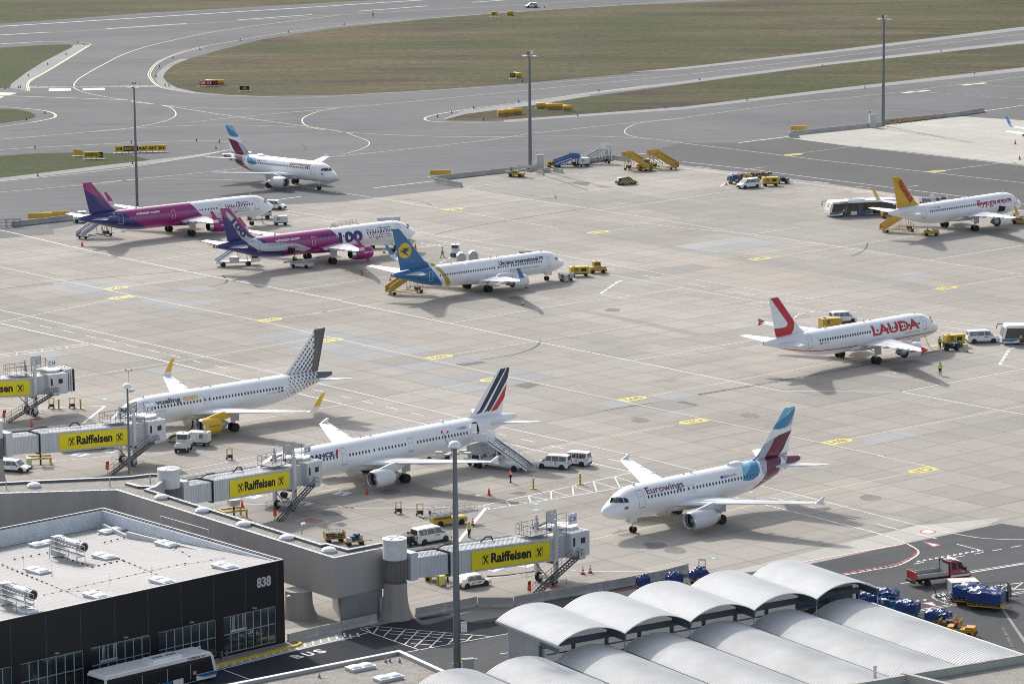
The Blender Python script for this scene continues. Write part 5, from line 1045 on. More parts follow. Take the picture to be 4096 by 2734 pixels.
# ------------------------------------------------------------------ buildings
GRAV = ground_mat('roof_gravel', (.27, .255, .23), (.34, .32, .29), .8, 5.0, fine=.40, bump=.6)
CW = mat('gallery_concrete', (.40, .38, .36), .9, var=.12, scale=.35, streak=True)
CONCD = mat('column_concrete', (.36, .335, .30), .9, var=.28, scale=.5, streak=True, bump=.2)
COP = mat('metal_coping', (.34, .36, .39), .5, .2, var=.15)
COPD = mat('dark_parapet_flashing', (.12, .13, .145), .5, var=.2)
BLKF = mat('black_facade_panel', (.010, .011, .014), .45, var=.15, scale=.2)
MEMB = ground_mat('roof_membrane', (.45, .435, .42), (.49, .47, .455), .1, 1.5, fine=.05, rotz=R(-47), streaks=.03)
CORR = mat('parapet_sheet', (.60, .64, .68), .5, .0, var=.10)
ACR = mat('acrylic_dome', (.80, .82, .84), .12, var=.04, coat=.8)
def edge(a, b): d = (b - a); d.z = 0; return d.normalized()
def wallseg(mb, a, b, th, z0, z1, m, top=None):
    """upright slab from a to b, thickness th centred"""
    d = edge(a, b); n = Vector((-d.y, d.x, 0)) * th / 2
    mb.prism([a - n, b - n, b + n, a + n], z0, z1, m, top)
def inset(poly, k):
    out = []; n = len(poly)
    ar = sum(poly[i].x * poly[(i + 1) % n].y - poly[(i + 1) % n].x * poly[i].y for i in range(n)); s = 1 if ar > 0 else -1
    for i in range(n):
        a, b, c_ = poly[i - 1], poly[i], poly[(i + 1) % n]; d1, d2 = edge(a, b), edge(b, c_)
        n1, n2 = Vector((-d1.y, d1.x, 0)) * s, Vector((-d2.y, d2.x, 0)) * s; m_ = (n1 + n2); m_ = m_ / max(.2, m_.length_squared) * 2
        out.append(b + m_ * k)
    return out
def skylight(par, c, rz, lx, ly, n=2, h=.28, z=0, name='skylight'):
    m = MB(); m.box((c.x, c.y, z + h / 2), (lx, ly, h), GREYL, rz); m.box((c.x, c.y, z + h + .03), (lx + .1, ly + .1, .06), WHITE, rz); o = m.build(name, par)
    d = Vector((math.cos(rz), math.sin(rz), 0)); e = Vector((-d.y, d.x, 0)); g = MB()
    for k in range(n):
        cc = c + d * lx * ((k + .5) / n - .5); rs = []
        for j, (f, zz) in enumerate(((1, 0), (.92, .07), (.72, .15), (.4, .20), (.05, .21))):
            rs.append([cc + d * (lx / n * .48 * f * math.copysign(abs(math.cos(a)) ** .5, math.cos(a))) + e * (ly * .47 * f * math.copysign(abs(math.sin(a)) ** .5, math.sin(a))) + Vector((0, 0, z + h + .06 + zz)) for a in [2 * math.pi * i / 16 for i in range(16)]])
        g.rings(rs, ACR)
    g.build('acrylic_dome', o, True, 50); return o
# --- black gate building with the white roof
ZT = 9.2; P1 = G(1134, 2235, ZT); P2 = G(415, 2028, ZT); fd = edge(P1, G(0, 2482, ZT)); bd = edge(P2, G(0, 2111, ZT)); LB = 52
B0 = P1 + fd * LB; B3 = P2 + fd * LB; sdn = edge(P1, P2); DEP = (P2 - P1).length
bld = thing('gate_building', 'black clad gate building with white flat roof and the number 838', 'building', (P1.x, P1.y, 0)); o_ = Vector((P1.x, P1.y, 0))
def L_(v): return Vector((v.x - o_.x, v.y - o_.y, v.z if len(v) > 2 else 0))
q1, q2, q3, q0 = L_(P1), L_(P2), L_(B3), L_(B0); outn = Vector((fd.y, -fd.x, 0)); outn = outn if outn.y < 0 else -outn
deck = lambda p: 9.0 - 1.9 * max(0, min(1, (Vector((p.x, p.y, 0)).dot(-outn)) / (DEP * abs(sdn.dot(-outn)))))
m = MB(); th = .25; 
# facade above the glazing, piers between bays
zt4 = 4.35; bays = [(1.15, 8.3), (9.3, 16.9), (17.9, 25.5), (26.5, 34.3), (35.3, 43.0)]
def fslab(a, b, z0, z1, dep=.5, m_=BLKF, mb=None, off=0.):
    p, q = fd * a + outn * off, fd * b + outn * off; r = -outn * dep; (mb or m).prism([p, q, q + r, p + r], z0, z1, m_)
fslab(0, LB, zt4, ZT - .06)
e0 = 0
for a, b in bays + [(LB, LB)]: fslab(e0, a, 0, zt4 - .002); e0 = b
m.prism([q1 + Vector((0, 0, 0)), q2, q2 + fd * .4, q1 + fd * .4 - outn * .5], 0, ZT - .07, BLKF)
m.prism([q2 + fd * .4, q3, q3 + outn * .4, q2 + fd * .4 + outn * .4], 0, ZT - .08, BLKF)
m.build('wall', bld)
m = MB()
for k in range(10): fslab(.95 + k * 4.3, .98 + k * 4.3, zt4 + .1, ZT - .2, .02, COPD, m, .003)
m.build('panel_joints', bld)
m = MB(); ci = inset([q1, q2, q3, q0], .22); 
pts = [q1, q2, q3, q0]
for i in range(4):
    a, b = pts[i], pts[(i + 1) % 4]; c_, d_ = ci[i], ci[(i + 1) % 4]; zt = ZT
    m.prism([a, b, d_, c_], zt - .058, zt, COP)
m.build('coping', bld)
# roof deck
m = MB(); ri = inset([q1, q2, q3, q0], .52); nn = 12; vs = []
for i in range(nn + 1):
    for j in range(nn + 1):
        a = ri[0].lerp(ri[1], i / nn); b = ri[3].lerp(ri[2], i / nn); p = a.lerp(b, j / nn); vs.append((p.x, p.y, deck(p)))
m.add(vs, [(i * (nn + 1) + j, i * (nn + 1) + j + 1, (i + 1) * (nn + 1) + j + 1, (i + 1) * (nn + 1) + j) for i in range(nn) for j in range(nn)], MEMB); roof = m.build('roof', bld)
m = MB()
for i in range(1, 22):      # membrane laps
    a = ri[0].lerp(ri[1], i / 22); b = ri[3].lerp(ri[2], i / 22); d = edge(a, b); n = -outn * .02
    m.add([(p.x, p.y, deck(p) + .008) for p in (a, b, b + n * 2, a + n * 2)], [(0, 1, 2, 3)], mat('membrane_lap', (.36, .35, .335), .9, var=0))
m.build('membrane_laps', roof)
# corrugated inner parapets on the two far sides
m = MB()
for a, b in ((ri[0], ri[1]), (ri[1], ri[2])):
    d = edge(a, b); n = Vector((-d.y, d.x, 0)); L = (b - a).length; inn = (ri[3] - ri[0]).normalized() if a is ri[0] else (ri[0] - ri[1]).normalized(); n = n if n.dot(inn) > 0 else -n
    rows = 9
    for r_ in range(rows):
        za = ZT - .12 - r_ * .25
        p0, p1 = a, b; z_lo = za - .19
        if a is ri[0]:
            t0 = max(0, (9.0 - z_lo) / 1.9 * .0); frac = max(0.0, min(1, (9.0 - za) / 1.9)); p0 = a.lerp(b, frac * .95)
        if (p1 - p0).length < .3: continue
        m.add([(*(p0 + n * .02)[:2], za), (*(p1 + n * .02)[:2], za), (*(p1 + n * .12)[:2], za - .12), (*(p0 + n * .12)[:2], za - .12), (*(p1 + n * .02)[:2], za - .2), (*(p0 + n * .02)[:2], za - .2), (*(p0 + n * .02)[:2], za - .25), (*(p1 + n * .02)[:2], za - .25)],
              [(0, 1, 2, 3), (3, 2, 4, 5), (5, 4, 7, 6)], CORR)
m.build('corrugated_parapet', bld)
m = MB(); pb = ri[1]
for a, b, z in ((ri[1].lerp(ri[0], .04) + fd * 1.0, ri[1].lerp(ri[0], .24) + fd * 2.2, 7.9), (ri[1].lerp(ri[0], .24) + fd * 2.2, ri[1].lerp(ri[0], .86) + fd * .7, 8.3)): wallseg(m, a, b, .25, 7.0, z, GREYL)
m.build('roof_kerb', bld)
def ZC(x, y, s=2.904, o=(0, 1940), z=8.2): return L_(G(o[0] + x / s, o[1] + y / s, z))
va = math.atan2(-sdn.y, -sdn.x); fa = math.atan2(fd.y, fd.x)
for x, y, r_, k in [(1305, 545, fa, 0), (1945, 700, va, 0), (1215, 845, va, 0), (445, 1010, va, 0), (1885, 1130, va, 1), (1120, 1300, va, 1), (320, 1475, va, 1), (2610, 960, va, 1), (500, 695, fa, 0)]:
    for _ in range(4): c_ = ZC(x, y, z=(8.2 if _ == 0 else deck(c_)))
    skylight(bld, Vector((c_.x, c_.y, 0)), r_, 2.9, 1.5, 2, z=deck(c_))
# ventilator ducts on stilted walkways
for (x, y) in ((850, 650), (255, 1300)):
    c_ = ZC(x, y, z=9.9); zd = deck(c_); c_.z = zd; d = -sdn; e = Vector((-d.y, d.x, 0)); e = e if e.y < 0 else -e
    t = MB(); zc = zd + 1.75; 
    t.tube(c_ - d * 2.1 + Vector((0, 0, 1.75)), c_ + d * 2.1 + Vector((0, 0, 1.75)), .50, STEEL, 22)
    for q in (-2.1, -1.75, -1.3, 1.2, 1.55, 2.05): t.tube(c_ + d * (q - .04) + Vector((0, 0, 1.75)), c_ + d * (q + .04) + Vector((0, 0, 1.75)), .56, GREYL, 22)
    t.tube(c_ + d * 2.1 + Vector((0, 0, 1.75)), c_ + d * 2.16 + Vector((0, 0, 1.75)), .44, DARK, 22)
    vent = t.build('ventilation_duct', bld, True, 40)
    t = MB(); bx = c_ - d * 3.0; t.box((bx.x, bx.y, zd + 1.1), (1.3, 1.2, 2.2), STEEL, math.atan2(d.y, d.x), tp=(.55, 1), sh=(.25 * d.x, .25 * d.y)); t.build('intake_hood', bld)
    t = MB(); w0 = c_ + e * 1.15
    for s_ in (-2.2, -.3, 1.5, 3.2):
        for f in (-.5, .5):
            p = w0 + d * s_ + e * f; t.tube((p.x, p.y, zd), (p.x, p.y, zd + (2.15 if 1 else 1.1)), .035, STEEL, 6)
    for f in (-.5, .5):
        for zz in (1.1, 1.6, 2.15):
            a, b = w0 - d * 2.2 + e * f, w0 + d * 3.2 + e * f; t.tube((a.x, a.y, zd + zz), (b.x, b.y, zd + zz), .03, STEEL, 6)
    for s_ in (-2.2, 3.2):
        for zz in (1.1, 1.6, 2.15):
            a, b = w0 + d * s_ - e * .5, w0 + d * s_ + e * .5; t.tube((a.x, a.y, zd + zz), (b.x, b.y, zd + zz), .03, STEEL, 6)
    a = w0 + d * .5; t.box((a.x, a.y, zd + 1.07), (5.4, 1.0, .05), GREY, math.atan2(d.y, d.x))
    t.build('service_walkway', bld)
# lightning protection: little blocks along the cables, rods
blk = MB(); blk.lathe([(.11, 0), (.12, .08), (.07, .13)], DARK, n=8); bme = blk.mesh('cable_block'); cab = MB()
for a, b, n_ in [((30, 925), (1000, 1340), 18), ((515, 1280), (2150, 910), 18), ((620, 800), (1075, 950), 9), ((1075, 950), (1430, 872), 6), ((1380, 855), (2000, 1120), 11), ((170, 860), (550, 785), 5), ((1215, 665), (1740, 540), 8), ((1480, 525), (1725, 528), 5), ((1810, 578), (2200, 830), 6), ((790, 1240), (1255, 1220), 5), ((2600, 850), (2150, 930), 4)]:
    pr = None
    for i in range(n_):
        s = i / (n_ - 1); c_ = ZC(a[0] + (b[0] - a[0]) * s + random.uniform(-6, 6), a[1] + (b[1] - a[1]) * s + random.uniform(-2, 2)); zd = deck(c_); c_ = ZC(a[0] + (b[0] - a[0]) * s, a[1] + (b[1] - a[1]) * s, z=zd)
        ob = bpy.data.objects.new('cable_block', bme); COL.objects.link(ob); ob.parent = bld; ob.location = (c_.x, c_.y, zd)
        if pr: cab.tube(pr, (c_.x, c_.y, zd + .1), .012, GREY, 3)
        pr = (c_.x, c_.y, zd + .1)
cab.build('lightning_cable', bld)
for x, y in [(272, 968), (597, 1048), (1277, 1210), (1763, 1115), (1805, 655), (2020, 745), (1143, 560), (403, 705), (1272, 890)]:
    c_ = ZC(x, y); zd = deck(c_); c_ = ZC(x, y, z=zd); t = MB(); t.lathe([(.16, 0), (.16, .08), (.03, .1), (.018, .1), (.01, 1.7)], STEEL, (c_.x, c_.y, zd), n=6); t.build('lightning_rod', bld)
# railing on the right hand parapet
t = MB(); a, b = q2.lerp(q1, .33), q2.lerp(q1, .60)
for s in (0, .25, .6, 1): p = a.lerp(b, s); t.tube((p.x, p.y, ZT), (p.x, p.y, ZT + .9), .035, STEEL, 6)
t.tube((a.x, a.y, ZT + .9), (b.x, b.y, ZT + .9), .035, STEEL, 6); t.build('parapet_railing', bld)
# glazed bays
FRM = mat('window_frame_aluminium', (.33, .42, .43), .4, .2, var=.05); GLB = mat('tinted_glazing', (.035, .045, .050), .06, var=.5, scale=.35, spec=.9, coat=.6)
for bi, (a, b) in enumerate(bays):
    t = MB(); zb = .35
    for k in range(8):
        x = a + (b - a) * k / 7; fslab(x - .045, x + .045, zb, zt4 - .01, .12, FRM, t, -.10)
    for z in (zb, 2.35, zt4 - .1): fslab(a + .05, b - .05, z, z + .08, .11, FRM, t, -.105)
    fslab(a, b, 0, zb - .003, .3, BLKF, t, -.05)
    w_ = t.build('window', bld); t = MB(); fslab(a, b, zb, zt4 - .02, .02, GLB, t, -.16); t.build('glass', w_)
    t = MB(); x = a + (b - a) * (.55 if bi % 2 == 0 else .3)     # lit interior seen as pale hanging panels
    if bi % 2 == 0: fslab(x, x + 2.2, 2.5, 2.75, .02, GREYL, t, -.15); [fslab(x + q, x + q + .05, 2.75, 4.2, .015, GREYL, t, -.15) for q in (.2, .35, .5, 1.6, 1.75, 1.9)]; t.build('hanging_panel', w_)
    t = MB(); p = fd * ((a + b) / 2 - .3) + outn * .35; t.box((p.x, p.y, 4.75), (.45, .35, .1), STEEL, fa); t.box((p.x - outn.x * .2, p.y - outn.y * .2, 4.78), (.08, .4, .08), STEEL, fa); t.build('wall_lamp', bld)
t = MB(); text_on(t, '838', fd * 2.75 + outn * .012 + Vector((0, 0, 6.75)), -fd, (0, 0, 1), 1.05, GREYL, 1.95, bold=.04); t.build('building_number', bld)
t = MB(); text_on(t, 'C71', fd * 4.7 + outn * -.13 + Vector((0, 0, 1.95)), -fd, (0, 0, 1), .32, WHITE, .8, bold=.01); t.build('gate_number', bld)
t = MB(); fslab(3.9, 4.1, .35, 2.3, .02, BLKF, t, -.11); fslab(4.1, 6.0, 2.25, 2.35, .02, BLKF, t, -.11); fslab(5.0, 5.06, .35, 2.3, .02, BLKF, t, -.11); t.build('entrance_door', bld)
# kerb in front, painted yellow
kp = [P1 + Vector((0, 0, 0)) + sdn * .2 - fd * .9, P1 - fd * 1.3 + outn * .7, P1 - fd * 1.0 + outn * 1.6, P1 + outn * 2.05, P1 + fd * 16 + outn * 2.2, P1 + fd * 40 + outn * 2.2]
t = MB(); inner = [p + (P1 + fd * 10 - p).normalized() * .35 for p in kp[:3]] + [p - outn * .35 for p in kp[3:]]
for i in range(len(kp) - 1): t.prism([kp[i], kp[i + 1], inner[i + 1], inner[i]], 0, .2, YELB)
tag(t.build('kerb', None), 'yellow painted kerb along the foot of the black building', 'kerb')
sheet('pavement', [Vector((p.x, p.y, 0)) for p in inner] + [P1 + fd * 40, P1], .12, PATCHG)
for k in (17.0, 16.2):
    p = P1 + fd * (9.0 + (k - 16.2) * .8) + outn * 1.3; t = MB(); t.tube((p.x, p.y, .1), (p.x, p.y, 1.25), .05, STEEL, 8); tag(t.build('bollard'), 'thin steel post on the kerb left of the C71 doors', 'bollard', 'steel posts by the gate doors')
t = MB(); p = P1 - fd * .3 + outn * .1; t.tube((p.x - o_.x, p.y - o_.y, 5.1), (p.x - o_.x + .35, p.y - o_.y - .25, 5.2), .09, WHITE, 8); t.tube((p.x - o_.x, p.y - o_.y, 5.1), (0, 0, 5.3), .03, WHITE, 6); t.build('camera', bld)

# --- raised concrete gallery
ZG, ZB = 7.8, 3.0
ZN = 7.58
gp = [G(u, v, ZN if k_ < 4 else ZG) for k_, (u, v) in enumerate([(-400, 1984), (465, 1958), (1335, 2230), (1584, 2179), (1523, 2168), (1393, 2193), (1306, 2169), (1286, 2173), (592, 1954), (625, 1944), (680, 1901), (640, 1893), (605, 1892), (512, 1903), (174, 1918), (0, 1927), (-400, 1947)])]
gal = thing('gallery_building', 'raised grey concrete gallery with gravel roof and round domes linking the boarding bridges', 'building', (gp[2].x, gp[2].y, 0)); go_ = Vector((gp[2].x, gp[2].y, 0))
gl = [p - go_ for p in gp]; gi = inset(gl, .35); m = MB(); n_ = len(gl)
for i in range(n_):
    a, b, c_, d_ = gl[i], gl[(i + 1) % n_], gi[(i + 1) % n_], gi[i]; m.prism([a, b, c_, d_], ZB, (ZN if i < 3 else ZG) - .05, CW)
m.build('wall', gal)
m = MB(); g2 = inset(gl, .40); g3 = inset(gl, -.04)
for i in range(n_): zz = ZN if i < 3 else ZG; m.prism([g3[i], g3[(i + 1) % n_], g2[(i + 1) % n_], g2[i]], zz - .048, zz, COP)
m.build('coping', gal)
m = MB()
for i in range(n_):     # coping joints and dark flashing under it
    a, b = g3[i], g3[(i + 1) % n_]; a2, b2 = g2[i], g2[(i + 1) % n_]; k = int((b - a).length / 1.0); zz = ZN if i < 3 else ZG
    for j in range(1, k): 
        p, q = a.lerp(b, j / k), a2.lerp(b2, j / k); m.tube((p.x, p.y, zz + .005), (q.x, q.y, zz + .005), .02, COPD, 3)
    if i >= 3: wallseg(m, a2 * 1, b2 * 1, .03, ZG - .36, ZG - .055, COPD)
m.build('parapet_flashing', gal)
def flat(poly, z, m_, name, par):
    bm = bmesh.new(); f = bm.faces.new([bm.verts.new((p.x, p.y, z)) for p in poly]); bm.normal_update()
    if f.normal.z < 0: f.normal_flip()
    bmesh.ops.triangulate(bm, faces=[f]); me = bpy.data.meshes.new(name); bm.to_mesh(me); bm.free(); me.materials.append(m_); o = bpy.data.objects.new(name, me); COL.objects.link(o); o.parent = par; return o
flat(gi, ZG - .3, GRAV, 'roof', gal); flat(inset(gl, .2), ZB + .01, CW, 'soffit', gal)
for u, v in [(136, 1945), (646, 1992), (809, 2045), (974, 2100), (1147, 2154), (1316, 2204)]:
    c_ = G(u, v, ZG - .25) - go_; t = MB(); t.lathe([(.85, 0), (.85, .22), (.80, .25)], GREYL, (c_.x, c_.y, ZG - .3), n=24); o = t.build('skylight', gal, True, 30)
    t = MB(); t.lathe([(.80, .25), (.74, .38), (.55, .50), (.28, .57), (.02, .59)], ACR, (c_.x, c_.y, ZG - .3), n=24); t.build('acrylic_dome', o, True, 60)
for u, v in [(1208, 2140), (601, 1940), (440, 1950), (26, 1960)]:
    c_ = G(u, v, ZG - .4) - go_; t = MB(); t.tube((c_.x, c_.y, ZG - .4), (c_.x, c_.y, ZG + .75), .07, STEEL, 8); t.lathe([(.18, 0), (.18, .05)], STEEL, (c_.x, c_.y, ZG - .4), n=8)
    if u in (1208,): t.box((c_.x + .15, c_.y, ZG + .95), (.5, .25, .2), WHITE, .6)
    t.build('roof_post', gal)
a_ = [G(u, v, ZG - .1) - go_ for u, v in [(507, 1931), (558, 1945), (625, 1944)]]
t = MB(); wallseg(t, a_[0], a_[1], .6, ZG - .4, ZG - .02, COPD, COP); wallseg(t, a_[1], a_[2], .6, ZG - .4, ZG - .021, COPD, COP); t.build('inner_parapet', gal)
def column(par, c_, rb, rt, zt, m_=CONCD, oval=1.0):
    t = MB(); rs = []
    for k in range(13):
        s = k / 12; z = zt * s; r = rt + (rb - rt) * (1 - s) ** 3.2; rs.append([(c_.x + r * math.cos(a), c_.y + r * oval * math.sin(a), z) for a in [2 * math.pi * i / 28 for i in range(28)]])
    t.rings(rs, m_); return t.build('column', par, True, 50)
c_ = G(1196, 2462) - go_; column(gal, c_, 2.1, 1.5, ZB)
bx = [G(1368, 2490), G(1530, 2465), G(1500, 2400), G(1330, 2425)]
t = MB(); t.prism([p - go_ for p in bx], 0, ZB + .02, mat('painted_grey_box', (.26, .265, .27), .8, var=.15, scale=.5), None); t.build('stair_enclosure', gal)
t = MB(); p = G(1530, 2466) - go_; q = G(1540, 2470) - go_; t.box((p.x + .1, p.y - .35, 1.25), (.9, .08, 2.3), GREYL, AX); t.build('door', gal)
# column shaft beside the rotunda, and the drop of wall at the end of the gallery
t = MB(); a, b = G(1560, 2179, ZG) - go_, G(1589, 2174, ZG) - go_; wallseg(t, a, b, .7, 1.9, ZG - .06, CW); t.build('wall', gal)

# --- boarding bridges
BRW = mat('bridge_white_sheet', (.56, .58, .60), .45, var=.12, scale=.5, streak=True); BRG = mat('bridge_grey_steel', (.13, .135, .145), .5, .2, var=.15)
ADY = mat('advert_yellow', (.80, .66, .01), .5, var=.03); ADK = mat('advert_black', (.012, .012, .012), .5, var=0)
def ladder_rail(t, a, b, h, m_, n=8, r=.03):
    a, b = Vector(a), Vector(b); up = Vector((0, 0, h))
    for i in range(n + 1): p = a.lerp(b, i / n); t.tube(p, p + up, r * .8, m_, 5)
    t.tube(a + up, b + up, r, m_, 5); t.tube(a + up * .5, b + up * .5, r * .8, m_, 5)
def bridge(Rp, Wp, num, label, zr=4.35, zw=3.0, docked=True, colm=True):
    d = Wp - Rp; D = d.length; ang = math.atan2(d.y, d.x); root = thing('boarding_bridge', label, 'boarding bridge', (Rp.x, Rp.y, 0), ang, 'boarding bridges with yellow adverts')
    zf = lambda x: zr + (zw - zr) * x / D
    if colm: column(root, Vector((0, 0, 0)), 1.95, 1.3, zr - .35)
    t = MB(); t.lathe([(1.2, zr - .35), (1.2, zr - .1), (1.28, zr - .1), (1.28, zr + 2.35)], mat('rotunda_roller_shutter', (.14, .125, .11), .7, var=.2), n=40); 
    for i in range(40): a = 2 * math.pi * i / 40; t.tube((1.28 * math.cos(a), 1.28 * math.sin(a), zr), (1.28 * math.cos(a), 1.28 * math.sin(a), zr + 2.3), .03, GREY, 4)
    t.build('rotunda_drum', root, True, 30)
    t = MB(); t.lathe([(1.33, zr + 2.3), (1.36, zr + 2.34), (1.33, zr + 2.4), (1.33, zr + 4.5), (1.36, zr + 4.52), (1.34, zr + 4.58), (.05, zr + 4.66)], WHITE_D, n=40)
    for a in (.4, .4 + math.pi / 2): t.box((0, 0, zr + 4.66), (2.6, .05, .05), GREYL, a)
    t.build('rotunda_cap', root, True, 30)
    t = MB(); t.box((1.75, 0, zr + 1.3), (1.0, 2.5, 3.1), BRW); t.build('rotunda_vestibule', root, bevel=.02)
    def tunnel(name, x0, x1, w_, h_, dz):
        t = MB(); a, b = zf(x0) + dz, zf(x1) + dz
        t.side([(x0, a), (x1, b), (x1, b + h_), (x0, a + h_)], -w_ / 2, w_ / 2, BRW)
        k = int((x1 - x0) / .42)
        for i in range(k + 1):
            x = x0 + .06 + (x1 - x0 - .12) * i / k; z = zf(x) + dz
            for y in (-w_ / 2 - .02, w_ / 2 + .02): t.box((x, y, z + h_ / 2), (.10, .045, h_ - .12), BRW)
            t.box((x, 0, z + h_ + .03), (.14, w_ - .1, .07), WHITE_D)
        for y in (-w_ / 2 - .035, w_ / 2 + .035):
            for q in (.06, h_ - .05): t.side([(x0, a + q - .06), (x1, b + q - .06), (x1, b + q + .06), (x0, a + q + .06)], y - .02, y + .02, WHITE_D)
        return t.build(name, root)
    xa = D * .30; tunnel('inner_tunnel', 2.2, xa + .6, 2.35, 2.3, .05); tunnel('outer_tunnel', xa, D + .4, 2.75, 2.65, -.12)
    t = MB(); t.side([(xa - .05, zf(xa) - .2), (xa + .08, zf(xa) - .2), (xa + .08, zf(xa) + 2.6), (xa - .05, zf(xa) + 2.6)], -1.43, 1.43, DARK); t.build('tunnel_seal', root)
    # advert
    y = -1.375 - .075; x0, x1 = D * .44, D * .965; t = MB()
    t.side([(x0, zf(x0) + .12), (x1, zf(x1) + .12), (x1, zf(x1) + 2.22), (x0, zf(x0) + 2.22)], y - .03, y + .03, ADY); ad = t.build('advert_panel', root)
    sl = Vector((x1 - x0, 0, zf(x1) - zf(x0))).normalized(); t = MB(); xc = (x0 + x1) / 2; yy = y - .036
    text_on(t, 'Raiffeisen', (xc, yy, zf(xc) + .72), sl, (0, 0, 1), 1.1, ADK, D * .27, bold=.04); t.build('advert_lettering', ad)
    for xl in (x0 + (x1 - x0) * .175, x0 + (x1 - x0) * .86):
        t = MB(); zc_ = zf(xl) + 1.17; s_ = .50
        for (a, b) in (((-s_, -s_), (s_, -s_)), ((s_, -s_), (s_, s_)), ((s_, s_), (-s_, s_)), ((-s_, s_), (-s_, -s_))):
            t.box((xl + (a[0] + b[0]) / 2, yy, zc_ + (a[1] + b[1]) / 2 + 0), (abs(a[0] - b[0]) + .04, .008, abs(a[1] - b[1]) + .04), ADK)
        for q in (1, -1):
            t.box((xl, yy - .004, zc_ - .03), (.16, .008, .98), ADK, ry=q * .62); t.box((xl + q * .25, yy - .004, zc_ + .30), (.30, .008, .16), ADK, ry=q * .35)
        t.build('advert_emblem', ad)
    # cable tray and hose on the roof
    t = MB(); 
    t.side([(2.5, zf(2.5) + 2.75), (D * .8, zf(D * .8) + 2.75), (D * .8, zf(D * .8) + 2.95), (2.5, zf(2.5) + 2.95)], .9, .96, GREYL)
    t.path([(1.5, .5, zr + 2.6), (3, .2, zf(3) + 2.75), (xa - 1, -.3, zf(xa) + 2.9), (xa + .8, .3, zf(xa) + 3.0), (xa + 2.5, .6, zf(xa) + 2.8)], .09, DARK, 8); t.path([(D * .58, .6, zf(D * .58) + 2.7), (D * .61, .5, zf(D * .6) + 3.2), (D * .65, .6, zf(D * .65) + 3.15), (D * .67, .8, zf(D * .67) + 2.7)], .09, DARK, 8); t.build('cable_tray', root)
    # lift columns, beam, wheels
    t = MB()
    for y in (-1.62, 1.62):
        t.box((D, y, 3.9), (.42, .42, 6.0), WHITE_D); t.lathe([(.16, 6.9), (.16, 7.7), (.1, 7.75)], WHITE_D, (D, y, 0), n=12); t.tube((D, y, .9), (D, y, 1.5), .13, METAL, 10)
    t.box((D, 0, zw - .35), (.35, 3.7, .3), BRG); t.build('lift_column', root)
    t = MB(); t.box((D, 0, .75), (.5, 3.4, .35), WHITE_D); t.tube((D - 1.8, 0, zw - .2), (D - .1, 0, .95), .06, BRG, 6)
    for y in (-2.4, 2.4):
        for z in (.45, .8): t.tube((D - .9, y, z), (D + .9, y, z), .03, STEEL, 5)
        for x in (-.9, .9): t.tube((D + x, y, .2), (D + x, y, .8), .03, STEEL, 5)
    car = t.build('wheel_carriage', root)
    for y in (-1.25, 1.25):
        t = MB(); t.lathe([(.2, -.2), (.48, -.22), (.56, -.12), (.56, .12), (.48, .22), (.2, .2)], BLACK, (D, y, .56), 'Y', 20); o = t.build('wheel', car, True, 40); t = MB(); t.lathe([(.02, -.23), (.26, -.21), (.26, .21), (.02, .23)], GREYL, (D, y, .56), 'Y', 12); t.build('rim', o)
    # roof platform with railing, cage and number board
    t = MB(); zp = zf(D - 3) + 2.95; t.box((D - 1.7, .1, zp), (3.4, 2.5, .08), BRG)
    for a, b in (((D - 3.4, -1.15), (D - .2, -1.15)), ((D - 3.4, 1.35), (D, 1.35)), ((D - 3.4, -1.15), (D - 3.4, 1.35))): ladder_rail(t, (*a, zp), (*b, zp), 1.15, BRG, 4)
    t.build('roof_platform', root)
    t = MB(); zc_ = zp - .35
    for x in (D + .4, D + 1.9):
        for y in (-1.3, .4): t.tube((x, y, zw), (x, y, zc_ + 2.4), .04, BRG, 5)
    for z in np.arange(zw + .3, zc_ + .2, .42): t.tube((D + .55, -1.3, z), (D + 1.0, -1.3, z), .025, BRG, 4)
    for z in (zc_ + 1.2, zc_ + 1.8, zc_ + 2.4): 
        t.tube((D + .4, -1.3, z), (D + 1.9, -1.3, z), .03, BRG, 4); t.tube((D + .4, .4, z), (D + 1.9, .4, z), .03, BRG, 4)
    t.box((D + .39, -.45, zc_ + 1.8), (.03, 1.7, 1.2), GREYL); t.box((D + 1.1, .42, zc_ + 1.8), (1.5, .03, 1.2), GREYL); t.box((D + 1.15, -.45, zc_ + .6), (1.6, 1.8, .06), BRG); t.build('service_cage', root)
    t = MB(); t.box((D + 2.75, -1.45, zc_ + 1.55), (1.25, .08, 1.25), WHITE); o = t.build('number_board', root); t = MB(); text_on(t, num, (D + 2.75, -1.497, zc_ + 1.3), (1, 0, 0), (0, 0, 1), .52, NAVM, 1.02, bold=.03); t.build('gate_number', o)
    # cab
    zb = zw - .1; t = MB(); t.box((D + 1.2, 0, zb + 1.35), (1.8, 2.5, 2.6), BRW); t.build('cab_passage', root)
    t = MB(); t.box((D + 3.3, -.95, zb + 1.45), (2.9, 2.3, 2.9), BRW)
    for x in np.arange(D + 2.0, D + 4.7, .34): t.box((x, -.95, zb + 2.93), (.08, 2.2, .06), WHITE_D)
    for x in (D + 1.9, D + 4.7): t.box((x, -2.11, zb + 1.45), (.07, .05, 2.8), WHITE_D)
    cb = t.build('cab', root)
    t = MB(); t.box((D + 3.75, -2.12, zb + 1.85), (.62, .06, .62), DARK); t.box((D + 3.75, -2.13, zb + 2.2), (.75, .1, .04), STEEL); t.build('cab_window', cb)
    t = MB(); t.box((D + 2.35, -2.12, zb + 1.7), (.55, .06, 1.5), WHITE_D); t.box((D + 2.35, -2.14, zb + 1.85), (.3, .06, 1.0), DARK); t.build('cab_door', cb)
